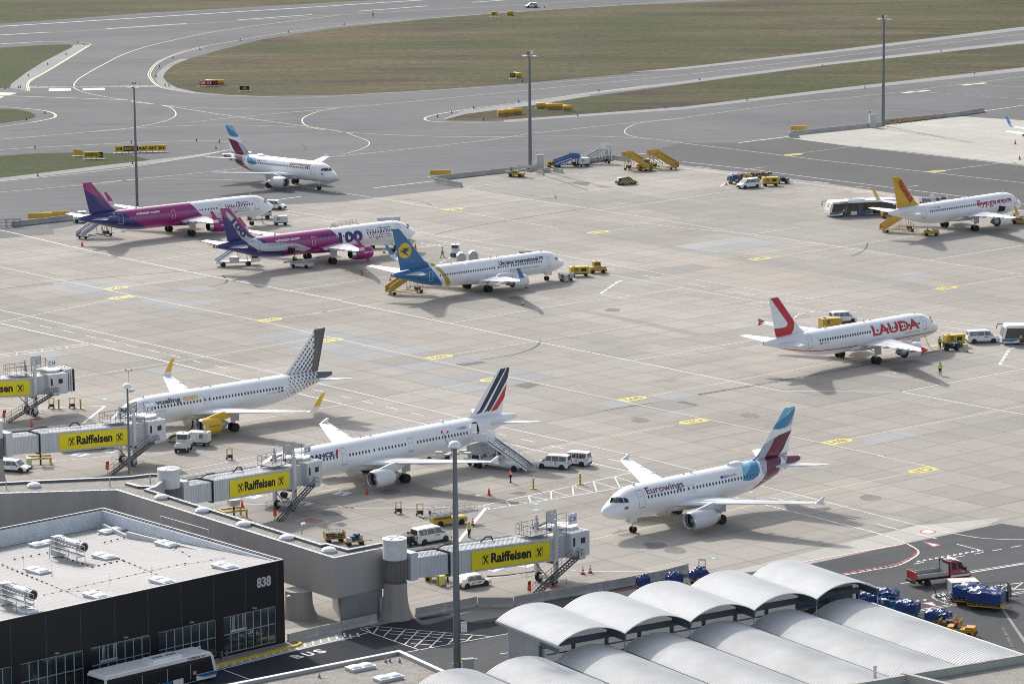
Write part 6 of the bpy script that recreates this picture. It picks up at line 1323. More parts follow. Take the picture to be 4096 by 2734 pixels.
    t = MB(); t.lathe([(1.5, zb + .2), (1.5, zb + 3.1), (1.58, zb + 3.12), (1.58, zb + 3.25), (.05, zb + 3.38)], WHITE_D, (D + 3.4, .7, 0), n=32); t.build('cab_turntable', root, True, 30)
    t = MB()
    if docked: 
        for k in range(5): t.box((D + 2.6 - k * .12, 2.1 + k * .32, zb + 1.55), (3.1, .16, 3.1 + (k % 2) * .12), DARK if k > 2 else BRW, .35)
    else:
        for k in range(5): t.box((D + 4.9 + k * .34, .3, zb + 1.6), (.17, 3.0, 3.2 + (k % 2) * .14), BRW if k < 4 else DARK)
    t.build('canopy', root)
    # stairs down to the apron
    top = Vector((D + 2.0, -2.7, zb + .15)); ft = Vector((D - 5.2, -3.6, .12)); dd_ = ft - top; t = MB(); n = dd_.cross(Vector((0, 0, 1))).normalized()
    for q in (-.45, .45): t.side if 0 else t.tube(top + n * q, ft + n * q, .09, BRG, 4); 
    for k in range(17): p = top.lerp(ft, (k + .5) / 17); t.box(p + Vector((0, 0, .05)), (.26, .86, .03), BRG, math.atan2(dd_.y, dd_.x))
    for q in (-.48, .48): ladder_rail(t, top + n * q, ft + n * q, .95, BRG, 8)
    t.tube(top + n * .2 + Vector((0, -.12, -.12)), ft + n * .2 + Vector((0, -.12, -.12)), .1, METAL, 6); t.build('stairs', root)
    t = MB(); t.box((D + 2.3, -2.7, zb + .1), (1.3, 1.1, .08), BRG)
    for a, b in (((D + 1.7, -3.2), (D + 2.9, -3.2)), ((D + 2.9, -3.2), (D + 2.9, -2.2))): ladder_rail(t, (*a, zb + .14), (*b, zb + .14), .95, BRG, 3)
    t.box((D + 2.5, -3.3, zb + .35), (.95, .12, .4), GREYL); t.build('stair_landing', root)
    t = MB(); t.lathe([(.22, 0), (.22, .55), (.15, .62)], ORANGE, (D - 5.7, -3.4, .75), n=12); t.box((D - 5.5, -3.2, 1.55), (.45, .05, .45), REDP); t.tube((D - 5.5, -3.1, 0), (D - 5.5, -3.1, 1.7), .03, BRG, 5); t.build('fire_extinguisher', root)
    t = MB(); t.tube((D * .86, 0, zf(D * .86) - .15), (D * .86, 0, zf(D * .86) - .9), .05, METAL, 6); t.build('power_outlet', root)
    return root
bridge(G(1575, 2156, 8.6) * 1, G(2226, 2340), 'C31', 'boarding bridge C31 in front of the arched roofs, nearest the camera') if 0 else None
def flatv(v): return Vector((v.x, v.y, 0))
R31, W31 = flatv(G(1583, 2468)), G(2186, 2331); R32, W32 = flatv(G(674, 1883, 8.6)), G(1140, 2038); R33, W33 = flatv(G(-32, 1690, 8.6)), G(512, 1858)
W34 = G(125, 1657); R34 = W34 - Vector((math.cos(R(32)), math.sin(R(32)), 0)) * 20.6
bridge(R31, W31, 'C 31', 'boarding bridge C31 in front of the arched roofs, nearest the camera')
bridge(R32, W32, 'C 32', 'boarding bridge C32 docked at the nose of the long airliner with the striped tail')
bridge(R33, W33, 'C 33', 'boarding bridge C33 docked at the airliner with yellow engines, behind a lamp mast')
bridge(R34, W34, 'C 34', 'boarding bridge C34 standing free, cut by the left edge of the photo', docked=False)

# --- arched halls
ARW = mat('arched_roof_sheet', (.61, .61, .605), .5, 0, var=.12, scale=.25); ARW2 = mat('lower_arched_roof_sheet', (.54, .54, .53), .5, 0, var=.20, scale=.18)
SBL = mat('blue_grey_beam', (.06, .085, .12), .5, var=.1); SBB = mat('blue_tube', (.05, .12, .28), .5, var=.05)
ph = Vector((math.cos(R(32.9)), math.sin(R(32.9)), 0)); qv = Vector((math.cos(R(-58.6)), math.sin(R(-58.6)), 0)); ZU, ZL, SP = 7.35, 5.2, 8.02
F0_ = flatv(G(2232, 2579, ZU)); DU = 11.7
def vault(name, a, b, L, z, rise, m_, root=None, pitch=.38, th=.06, k=26):
    """corrugated barrel shell from foot a to foot b running L along qv"""
    w_ = (b - a).length; Rr = (w_ * w_ / 4 + rise * rise) / (2 * rise); half = math.asin(w_ / 2 / Rr); n = int(L / pitch) * 2; mb = MB(); vs = []
    mid = (a + b) / 2; u = (b - a).normalized()
    for j in range(n + 1):
        off = .06 if j % 2 else 0
        for i in range(k + 1):
            t = -half + 2 * half * i / k; p = mid + u * (Rr + off) * math.sin(t) + qv * (L * j / n); vs.append((p.x, p.y, z + (Rr + off) * math.cos(t) - Rr + rise))
    mb.add(vs, [(j * (k + 1) + i, j * (k + 1) + i + 1, (j + 1) * (k + 1) + i + 1, (j + 1) * (k + 1) + i) for j in range(n) for i in range(k)], m_)
    for j in (0, n):     # rim
        o = len(mb.v); mb.v += [(x, y, zz - th) for x, y, zz in vs[j * (k + 1):(j + 1) * (k + 1)]]
        for i in range(k): mb.f.append([j * (k + 1) + i, j * (k + 1) + i + 1, o + i + 1, o + i]); mb.m.append(0)
    return mb.build(name, root)
up = thing('arched_canopy', 'row of five silver corrugated arched roofs on dark blue beams', 'canopy', (F0_.x, F0_.y, 0)); z3 = Vector((0, 0, 0))
for i in range(5): 
    a = ph * SP * i - qv * DU; vault('arched_roof', a, a + ph * SP, DU, ZU, 1.18, ARW, up)
t = MB()
for i in range(6):
    a = ph * SP * i; t.prism([a - ph * .14 - qv * DU, a - ph * .14 + qv * .1, a + ph * .14 + qv * .1, a + ph * .14 - qv * DU], ZU - .28, ZU - .02, COP if i == 0 else SBL)
t.build('gutter', up)
for i in range(6):
    t = MB(); a = ph * SP * i; t.prism([a - ph * .1 - qv * 3.2, a - ph * .1 + qv * .05, a + ph * .1 + qv * .05, a + ph * .1 - qv * 3.2], ZU - .75, ZU - .285, SBL)
    p = a - qv * .05; t.tube((p.x, p.y, ZL), (p.x, p.y, ZU - .28), .07, STEEL, 8); t.build('valley_beam', up)
t = MB(); b0 = -qv * 2.9; t.prism([b0 + ph * .1, b0 + ph * (SP * 5 - .1), b0 + ph * (SP * 5 - .1) - qv * .25, b0 + ph * .1 - qv * .25], ZU - 1.05, ZU - .45, SBL); t.tube(b0 + Vector((0, 0, ZU - 1.45)) + qv * .8, b0 + ph * SP * 5 + qv * .8 + Vector((0, 0, ZU - 1.45)), .08, SBB, 8)
t.build('long_beam', up)
for i in range(11):
    p = b0 + ph * (SP * i / 2 + .1 * (i == 0)) - qv * .5; t = MB(); t.box((p.x, p.y, (ZU - .8) / 2), (.3, .3, ZU - .8), SBL, R(32.9)); t.build('post', up)
t = MB(); wallseg(t, -qv * (DU - 1.9) + ph * .25, -qv * 3.0 + ph * .25, .12, 0, ZU - .3, mat('ribbed_wall_sheet', (.27, .29, .31), .6, .2, var=.1))
for z in np.arange(.3, ZU - .4, .16): wallseg(t, -qv * (DU - 1.9) + ph * .17, -qv * 3.0 + ph * .17, .03, z, z + .05, GREYL)
t.build('end_wall', up)
t = MB(); wallseg(t, ph * SP * 4.1 - qv * 4.2, ph * SP * 4.98 - qv * 4.2, .12, 0, ZU - .5, mat('louvre_brown', (.10, .09, .085), .7, var=.1))
for z in np.arange(.3, ZU - .6, .22): wallseg(t, ph * SP * 4.1 - qv * 4.12, ph * SP * 4.98 - qv * 4.12, .04, z, z + .08, GREY)
wallseg(t, ph * SP * 4.98 - qv * 4.1, ph * SP * 4.98 - qv * (DU - 1.5), .12, 0, ZU - .3, CORR); t.build('louvred_wall', up)
L0 = flatv(G(1938, 2696, ZL)); lo = thing('arched_hall', 'hall with rows of long silver corrugated barrel roofs in the lower right foreground', 'hall', (L0.x, L0.y, 0))
for i in range(-1, 6):
    a = ph * SP * i; o = vault('arched_roof', a, a + ph * SP, 46, ZL, 1.18, ARW2, lo, k=20)
t = MB()
for i in range(-1, 7):
    a = ph * SP * i; t.prism([a - ph * .2, a - ph * .2 + qv * 46, a + ph * .2 + qv * 46, a + ph * .2], ZL - .1, ZL + (.2 if i == 6 else .14), WHITE_D if i == 6 else DARK)
t.build('valley_gutter', lo)
t = MB(); t.prism([-ph * SP + qv * .3, ph * SP * 6 + qv * .3 - ph * .1, ph * SP * 6 + qv * 45 - ph * .1, -ph * SP + qv * 45], 0, ZL - .12, CW); t.build('wall', lo)
t = MB(); p = ph * SP * 4.72 - qv * .1; t.tube((p.x, p.y, ZL + .7), (p.x + ph.x * 2, p.y + ph.y * 2, ZL + .7), .05, YEL, 6); t.tube((p.x, p.y, ZL), (p.x, p.y, ZL + .7), .05, YEL, 6); t.build('roof_handrail', lo)
# --- gravel roofs in front
def gravel_roof(name, label, pts, z, par_h, skl, coping=WHITE_D, wallm=CW):
    o0 = Vector((pts[0].x, pts[0].y, 0)); pl = [flatv(p) - o0 for p in pts]; r = thing(name, label, 'building', o0); m = MB(); ii = inset(pl, .35); n = len(pl)
    for i in range(n): m.prism([pl[i], pl[(i + 1) % n], ii[(i + 1) % n], ii[i]], 0, z - .05, wallm)
    m.build('wall', r); m = MB(); i2, i3 = inset(pl, .42), inset(pl, -.05)
    for i in range(n): m.prism([i3[i], i3[(i + 1) % n], i2[(i + 1) % n], i2[i]], z - .048, z + .02, coping)
    m.build('coping', r); flat(ii, z - par_h, GRAV, 'roof', r)
    for c_, rz, lx, ly in skl: skylight(r, flatv(c_) - o0, rz, lx, ly, 2, z=z - par_h)
    return r
zr_ = 5.6; a = G(1598, 2598, zr_); d1 = edge(a, G(911, 2734, zr_)); d2 = edge(a, G(1849, 2712, zr_))
rf = gravel_roof('flat_roofed_building', 'flat gravel roof with square skylights at the bottom centre of the photo', [a, a + d1 * 34, a + d1 * 34 + d2 * 22, a + d2 * 22], zr_, .35, [(G(1442, 2668, 5.4), math.atan2(d1.y, d1.x), 2.7, 1.4), (G(1553, 2710, 5.4), math.atan2(d1.y, d1.x), 2.7, 1.4)])
for u, v in [(1543, 2645), (1559, 2642), (1598, 2645), (1277, 2705)]:
    c_ = G(u, v, zr_ - .3) - Vector((a.x, a.y, 0)); t = MB(); t.lathe([(.14, 0), (.14, .25), (.05, .3), (.05, .5)], GREY, (c_.x, c_.y, zr_ - .35), n=8); t.build('roof_vent', rf)
zr2 = 7.6; a = G(3389, 2734, zr2); b = G(4096, 2612, zr2); d1 = edge(a, b); d2 = Vector((d1.y, -d1.x, 0)); s_ = a - d1 * 26; e_ = b + d1 * 30
mid_ = G(3610, 2692, zr2)
rf = gravel_roof('flat_roofed_building', 'gravel roof with a pale green parapet at the bottom right corner', [s_, e_, e_ + d2 * 25, s_ + d2 * 25], zr2, .8, [], CONC, mat('pale_green_parapet', (.36, .40, .35), .8, var=.15))
o0 = Vector((s_.x, s_.y, 0)); t = MB(); wallseg(t, flatv(mid_) - o0, flatv(mid_) - o0 + (d2 + d1 * .25).normalized() * 20, .5, 5, zr2 + .12, CW, CONC); t.build('dividing_parapet', rf)
p = G(3500, 2700, 6.6); t = MB(); t.box((p.x, p.y, 6.5), (.22, .22, 1.9), STEEL, .4); t.box((p.x, p.y, 7.5), (.3, .3, .1), GREY, .4); tag(t.build('vent_stack'), 'thin square metal vent stack in front of the barrel roofs', 'vent stack')
# --- masts
MST = mat('mast_steel', (.16, .175, .19), .55, .3, var=.1)
def mast(u, v, h, r0, label, head):
    b = G(u, v); root = thing('light_mast', label, 'light mast', b, 0, 'tall floodlight masts on the apron')
    t = MB(); t.lathe([(r0, 0), (r0 * .8, h * .5), (r0 * .55, h)], MST, n=16); t.box((r0 * .9, -r0 * .5, 1.6), (.15, .3, .5), YELB); t.box((0, -r0 * .9, 1.1), (.4, .12, .6), GREY); t.build('pole', root, True, 40)
    if head == 'dome':
        t = MB(); t.lathe([(.66, h), (.64, h + .2), (.53, h + .42), (.3, h + .57), (.02, h + .62)], WHITE, n=28); t.lathe([(.67, h - .06), (.67, h)], GREYL, n=28); t.build('dome_cap', root, True, 40)
        for dx, dy in ((-1.6, .3), (1.3, -.2), (.9, 1.0), (-.7, -.8)):
            t = MB(); t.tube((0, 0, h - .9), (dx * .8, dy * .8, h - .6), .05, STEEL, 6); t.box((dx, dy, h - .65), (.75, .45, .16), STEEL, math.atan2(dy, dx)); t.build('floodlight', root)
        t = MB(); t.path([(0, 0, h - .8), (-.9, .2, h + .6), (-1.1, .2, h + 1.3)], .05, GREY, 6); t.box((-1.0, .2, h + 1.35), (.7, .06, .05), GREY)
        for x in (-1.3, -.7): t.lathe([(.09, 0), (.12, .1), (.09, .25)], REDP, (x, .2, h + 1.4), n=8)
        t.build('obstruction_light', root)
    elif head == 'small_dome':
        t = MB(); t.lathe([(.62, h), (.6, h + .15), (.48, h + .4), (.25, h + .52), (.02, h + .56)], WHITE, n=24); t.build('dome_cap', root, True, 40)
        for dx, dy in ((.6, .2), (.5, -.4)):
            t = MB(); t.tube((0, 0, h - .5), (dx, dy, h - .4), .04, STEEL, 6); t.box((dx, dy, h - .4), (.5, .35, .25), GREYL, .3); t.build('floodlight', root)
        t = MB(); t.tube((.15, .6, h), (.15, .6, h + 2.1), .03, GREY, 6); t.box((.15, .6, h + 2.1), (.8, .05, .05), GREY)
        for x in (-.2, .5): t.lathe([(.08, 0), (.1, .1), (.08, .22)], REDP, (x, .6, h + 2.1), n=8)
        t.build('obstruction_light', root)
    else:
        t = MB(); t.box((0, 0, h + .1), (1.3, .2, .12), GREY); t.box((0, 0, h - 3.5), (1.5, .1, .1), GREY); t.tube((0, 0, h), (0, 0, h + .9), .06, GREY, 6); t.build('crossarm', root)
        for dx, dy in ((-1.0, -.1), (.9, .2), (-.6, .5), (.5, -.5)) + (((-1.2, 1.2), (1.3, -.9)) if head == 'big' else ()):
            t = MB(); t.tube((0, 0, h), (dx, dy, h + .05), .04, GREY, 6); t.box((dx, dy, h + .02), (.85, .6, .18), GREYL, math.atan2(dy, dx)); t.build('floodlight', root)
        t = MB(); [t.lathe([(.12, 0), (.15, .1), (.12, .45)], REDP, (x, 0, h + .75), n=8) for x in (-.25, .25)]; t.build('obstruction_light', root)
        if head == 'big': t = MB(); t.box((.4, 0, h + .7), (.6, .5, .5), WHITE_D); t.box((-.3, 0, h + .7), (.45, .45, .7), REDP); t.build('beacon_box', root)
    return root
mast(549, 826, 24.0, .30, 'floodlight mast standing behind the leftmost magenta airliner', 'plain')
mast(2121, 672, 24.3, .42, 'floodlight mast by the barrier wall at the top centre of the apron', 'big')
mast(3532, 503, 25.2, .42, 'floodlight mast farthest right, by the pale concrete pad', 'big')
mast(520, 1936, 12.7, .20, 'short lamp mast with white dome in front of bridge C33', 'small_dome')
mast(1829, 2692, 23.9, .40, 'tall lamp mast with white dome rising through the middle of the photo', 'dome')
p = G(1850, 2600, 4.6); t = MB(); b = flatv(G(1829, 2692)); t.box((b.x + .75, b.y - .15, 5.0), (.65, .05, 1.1), WHITE, .1); t.box((b.x + .75, b.y - .18, 5.35), (.6, .01, .04), DARK, .1); t.box((b.x + .75, b.y - .18, 4.9), (.3, .012, .03), DARK, .6); t.box((b.x + .75, b.y - .18, 4.7), (.3, .012, .03), DARK, -.6); tag(t.build('warning_sign'), 'small white sign board fixed to the central lamp mast', 'sign')
t = MB(); c_ = G(1872, 2690); t.box((c_.x, c_.y, .75), (1.2, .6, 1.5), GREYL, .2); t.box((c_.x, c_.y, 1.53), (1.3, .7, .06), GREY, .2); tag(t.build('electric_cabinet'), 'grey electric cabinet at the foot of the central lamp mast', 'cabinet')
# ------------------------------------------------------------------ vehicles and ground equipment
TYRE_M = mat('vehicle_tyre', (.020, .020, .021), .8, var=.2); RIMD = mat('wheel_rim', (.35, .36, .37), .4, .5, var=.1)
def wheel(par, x, y, r=.33, w_=.22, z=None):
    m = MB(); c_ = (x, y, r if z is None else z); m.lathe([(r * .6, -w_ / 2), (r * .93, -w_ / 2), (r, -w_ * .3), (r, w_ * .3), (r * .93, w_ / 2), (r * .6, w_ / 2)], TYRE_M, c_, 'Y', 16); o = m.build('wheel', par, True, 40)
    m = MB(); m.lathe([(.01, -w_ * .48), (r * .55, -w_ * .48), (r * .6, -w_ * .3), (r * .6, w_ * .3), (r * .55, w_ * .48), (.01, w_ * .48)], RIMD, c_, 'Y', 12); m.build('rim', o, True, 30)
def body_loft(secs, m, cap=True):
    """secs: (x, half width bottom, half width top, z bottom, z top)"""
    b = MB(); rs = []
    for x, wb, wt, z0, z1 in secs:
        h = z1 - z0; rs.append([(x, -wb * .94, z0), (x, -wb, z0 + h * .15), (x, -wb, z0 + h * .5), (x, -wt, z1 - h * .12), (x, -wt * .88, z1), (x, wt * .88, z1), (x, wt, z1 - h * .12), (x, wb, z0 + h * .5), (x, wb, z0 + h * .15), (x, wb * .94, z0)])
    b.rings(rs, m); return b
def panel(par, pts, m, name, th=.012):
    """thin raised panel from coplanar points, thickened away from the body"""
    p = [Vector(q) for q in pts]; n = (p[1] - p[0]).cross(p[2] - p[0]).normalized(); mb = MB(); k = len(p)
    mb.add([q + n * th for q in p] + [q - n * th for q in p], [tuple(range(k)), tuple(range(2 * k - 1, k - 1, -1))] + [(i, k + i, k + (i + 1) % k, (i + 1) % k) for i in range(k)], m); return mb.build(name, par)
def checker(par, x, y, z, s=.09, n=4):
    m = MB(); m.box((x, y, z), (s * n, .01, s * n), WHITE)
    for i in range(n):
        for j in range(n):
            if (i + j) % 2 == 0: m.box((x + (i - n / 2 + .5) * s, y, z + (j - n / 2 + .5) * s), (s, .016, s), REDP)
    m.build('checker_mark', par)
CARP = dict(
 hatch=dict(L=4.0, W=1.72, H=1.46, hood=.72, ws=.72, roof0=1.35, roof1=3.05, r=.31, wx=(.75, 3.25), n=2),
 estate=dict(L=4.45, W=1.75, H=1.55, hood=.78, ws=.9, roof0=1.6, roof1=4.05, r=.33, wx=(.85, 3.5), n=3),
 mpv=dict(L=4.45, W=1.8, H=1.85, hood=.95, ws=.75, roof0=1.55, roof1=4.3, r=.34, wx=(.85, 3.6), n=3),
 van=dict(L=5.0, W=1.95, H=1.97, hood=1.05, ws=.85, roof0=1.55, roof1=4.85, r=.36, wx=(.95, 4.05), n=3))
def car(kind, label, loc, rz, paint, group=None, name='parked_car', cat='car', bumper=None, roofm=None, extras=None, cargo=False, text=None, chk=True, lights=False):
    c_ = CARP[kind]; L, W, H, hd = c_['L'], c_['W'] / 2, c_['H'], c_['hood']; X = lambda s: L / 2 - s; r = thing(name, label, cat, loc, rz, group); zb = .22; bl = hd + .12 if kind in ('van', 'mpv') else hd + .08
    b = body_loft([(X(.0), W * .72, W * .68, .3, hd * .78), (X(.12), W * .93, W * .86, zb, hd * .88), (X(.5), W, W * .92, zb, hd), (X(c_['ws']), W, W * .95, zb, bl), (X(c_['roof0'] + .2), W, W * .97, zb, bl + .03), (X(L * .7), W, W * .97, zb, bl + .05), (X(L - .25), W, W * .95, zb, bl + .04), (X(L), W * .95, W * .9, .32, bl)], paint)
    # cabin
    tail = .12 if kind in ('van', 'mpv') else .55; k = len(b.v)
    rs = []
    for s, z, w_ in ((c_['ws'], bl - .03, .93), (c_['roof0'], H - .05, .80), (c_['roof0'] + .5, H, .80), (c_['roof1'] - .4, H, .80), (c_['roof1'] + (.0 if tail < .2 else .1), H - .06, .78), (L - (.04 if tail < .2 else .06), bl - .02, .90)):
        zz = bl - .06; t_ = max(z, zz + .01); ww = W * w_
        lw = W * .965
        rs.append([(X(s), -lw, zz), (X(s), -(lw + (ww - lw) * .8), zz + (t_ - zz) * .8), (X(s), -ww * .93, t_), (X(s), ww * .93, t_), (X(s), (lw + (ww - lw) * .8), zz + (t_ - zz) * .8), (X(s), lw, zz)])
    b.rings(rs, paint); b.build('body', r, True, 32, bevel=.02)
    zt = H - .13; ys = lambda z: W * .965 + (W * .80 - W * .965) * .8 * ((z - bl + .06) / ((H - bl + .06) * .8)) + .006
    xa = c_['ws'] + .42 * (c_['roof0'] - c_['ws']) + .12; n = c_['n']; xe = (L - .75 if kind == 'hatch' else c_['roof1'] - .12); seg = (xe - xa) / n
    for sg in (1, -1):
        for i in range(n):
            if cargo and i >= n - 1: continue
            s0, s1 = xa + i * seg + .05, xa + (i + 1) * seg - .04; z0, z1 = bl + .04, zt; f = .28 if i == 0 else 0; g = .35 if (i == n - 1 and tail > .2) else 0
            q = [(X(s0 - (.0)), sg * ys(z0), z0), (X(s1), sg * ys(z0), z0), (X(s1 - g), sg * ys(z1), z1), (X(s0 + f), sg * ys(z1), z1)]
            panel(r, q if sg < 0 else q[::-1], GLASS, 'side_window')
    a, z0, z1 = c_['ws'], bl + .04, H - .1; f = lambda z: X(a + (c_['roof0'] - a) * ((z - bl + .03) / (H - .05 - bl + .03))) + .02
    panel(r, [(f(z0), -W * .82, z0), (f(z0), W * .82, z0), (f(z1), W * .70, z1), (f(z1), -W * .70, z1)], GLASS, 'windscreen')
    g = lambda z: X(L - .05 + ((c_['roof1'] + (.1 if tail > .2 else 0)) - (L - .05)) * ((z - bl) / (H - .06 - bl))) - .02
    panel(r, [(g(z0 + .06), W * .74, z0 + .06), (g(z0 + .06), -W * .74, z0 + .06), (g(z1 - .04), -W * .62, z1 - .04), (g(z1 - .04), W * .62, z1 - .04)], GLASS, 'rear_window')
    for s in c_['wx']:
        for sg in (1, -1): 
            wheel(r, X(s), sg * (W - .12), c_['r'])
    for s in c_['wx']:
        for sg in (1, -1): m = MB(); m.lathe([(c_['r'] + .07, -.02), (c_['r'] + .07, .015), (c_['r'] + .01, .02)], DARK, (X(s), sg * (W - .01), c_['r']), 'Y', 16); m.build('wheel_arch_trim', r)
    m = MB(); bm_ = bumper or DARK; m.box((X(.05), 0, .38), (.2, W * 1.7, .26), bm_); m.box((X(L - .06), 0, .40), (.2, W * 1.75, .26), bm_); 
    for sg in (1, -1): m.box((X(L / 2), sg * W * .99, .30), (L * .48, .05, .14), DARK)
    m.build('bumper', r)
    for sg in (1, -1):
        m = MB(); m.box((X(.16), sg * W * .72, hd * .80), (.22, .32, .15), mat('headlamp', (.75, .77, .8), .1, var=0, coat=.8), 0, .3); m.build('headlight', r)
        m = MB(); m.box((X(L - .03), sg * W * .84, bl - .12), (.1, .14, .30 if kind in ('van', 'mpv') else .2), mat('tail_lamp', (.45, .015, .015), .2, var=0)); m.build('tail_light', r)
        m = MB(); m.box((X(xa - .02), sg * (W + .12), bl + .1), (.1, .2, .16), DARK); m.build('wing_mirror', r)
    m = MB(); m.box((X(.0), 0, hd * .62), (.06, W * .9, .16), DARK); m.build('grille', r)
    m = MB()
    for sg in (1, -1):
        for i in range(1, n + 1): m.box((X(xa + i * seg - .0), sg * (W + .0), (zb + bl) / 2 + .1), (.015, .012, bl - zb - .25), GREY)
        for i in range(n): m.box((X(xa + (i + 1) * seg - .15), sg * (W + .005), bl - .12), (.16, .02, .03), DARK)
    m.build('door_seams', r)
    if chk:
        for sg in (1, -1): checker(r, X(L * (.80 if kind == 'van' else .62)), sg * (W + .012 if kind != 'van' else ys(bl + .3) + .02), bl - .25 if kind != 'van' else bl + .3)
    if lights: m = MB(); m.box((X(c_['roof0'] + .5), 0, H + .06), (.25, W * 1.1, .1), ORANGE); m.build('light_bar', r)
    if text:
        for sg in (1, -1): m = MB(); text_on(m, text, (X(L * .42), sg * (W + .014), bl - .22), (-sg, 0, 0), (0, 0, 1), .14, DARK, .7, bold=.03); m.build('lettering', r)
    if extras: extras(r, X, W, H)
    return r
def P_(t, x, y): return T(t, x, y)
VW = 'white service vans on the apron'
WCAR = mat('white_car_paint', (.74, .75, .75), .25, var=.04, coat=.7)
A4 = R(40.5); YELC = mat('compressor_yellow', (.52, .37, .03), .45, var=.2)
car('van', 'white van numbered 46 beside the round drum of bridge C31', P_('32', 612, 592), R(37), WCAR, VW, 'parked_van', 'van', text='VIE')
car('mpv', 'white people carrier, left one of the pair behind the mobile stairs', P_('32', 1460, 84), R(161), WCAR, VW, 'parked_van', 'van')
car('mpv', 'white people carrier, right one of the pair, half hidden by its neighbour', P_('32', 1600, 62), R(158), WCAR, VW, 'parked_van', 'van')
car('hatch', 'white hatchback with red checks below boarding bridge C31', P_('32', 903, 895), R(33), WCAR, None, 'parked_car', 'car', text='VIE')
car('estate', 'white estate car behind the pillar of bridge C33 at the left edge', P_('31', 95, 105), R(-18), WCAR, None, 'parked_car', 'car', chk=False)
car('van', 'white van with dark side windows right of the red-tailed airliner', P_('23', 2058, 785), R(8), WCAR, VW, 'parked_van', 'van', text='VIE')
car('van', 'white van facing the camera before yellow trailers near the dark taxilane', P_('13', 450, 1292), R(212), WCAR, VW, 'parked_van', 'van')
car('mpv', 'small white car parked right beside the nose of the leftmost magenta airliner', P_('11', 1890, 1438), R(-15), WCAR, None, 'parked_car', 'car')
car('mpv', 'white car with a dark windscreen behind the wing of the red-tailed airliner', P_('23', 1098, 648), R(20), WCAR, None, 'parked_car', 'car')
car('estate', 'white car with a light bar driving on the runway at the top', P_('12', 1308, 52), R(197), WCAR, None, 'parked_car', 'car', chk=False, lights=True)
def chk_body(r, X, W, H):
    m = MB(); Yc = mat('checker_yellow', (.55, .42, .04), .4, var=.05)
    for i in range(11):
        for j in range(2):
            if (i + j) % 2 == 0:
                for sg in (1, -1): m.box((X(.35 + i * .36), sg * (W + .01), .5 + j * .3), (.36, .02, .3), Yc)
    for i in range(6):
        for j in range(4):
            if (i + j) % 2 == 0: m.box((X(1.4 + i * .36), (j - 1.5) * .3, H + .01), (.36, .3, .02), Yc)
    m.build('checkerboard_marking', r); m = MB(); m.box((X(1.9), 0, H + .07), (.3, .9, .12), REDP); m.build('light_bar', r)
car('estate', 'black and yellow checkered follow-me car driving across the apron', P_('12', 1960, 1268), R(24), mat('black_car_paint', (.02, .02, .02), .25, var=0, coat=.6), None, 'follow_me_car', 'car', chk=False, extras=chk_body)
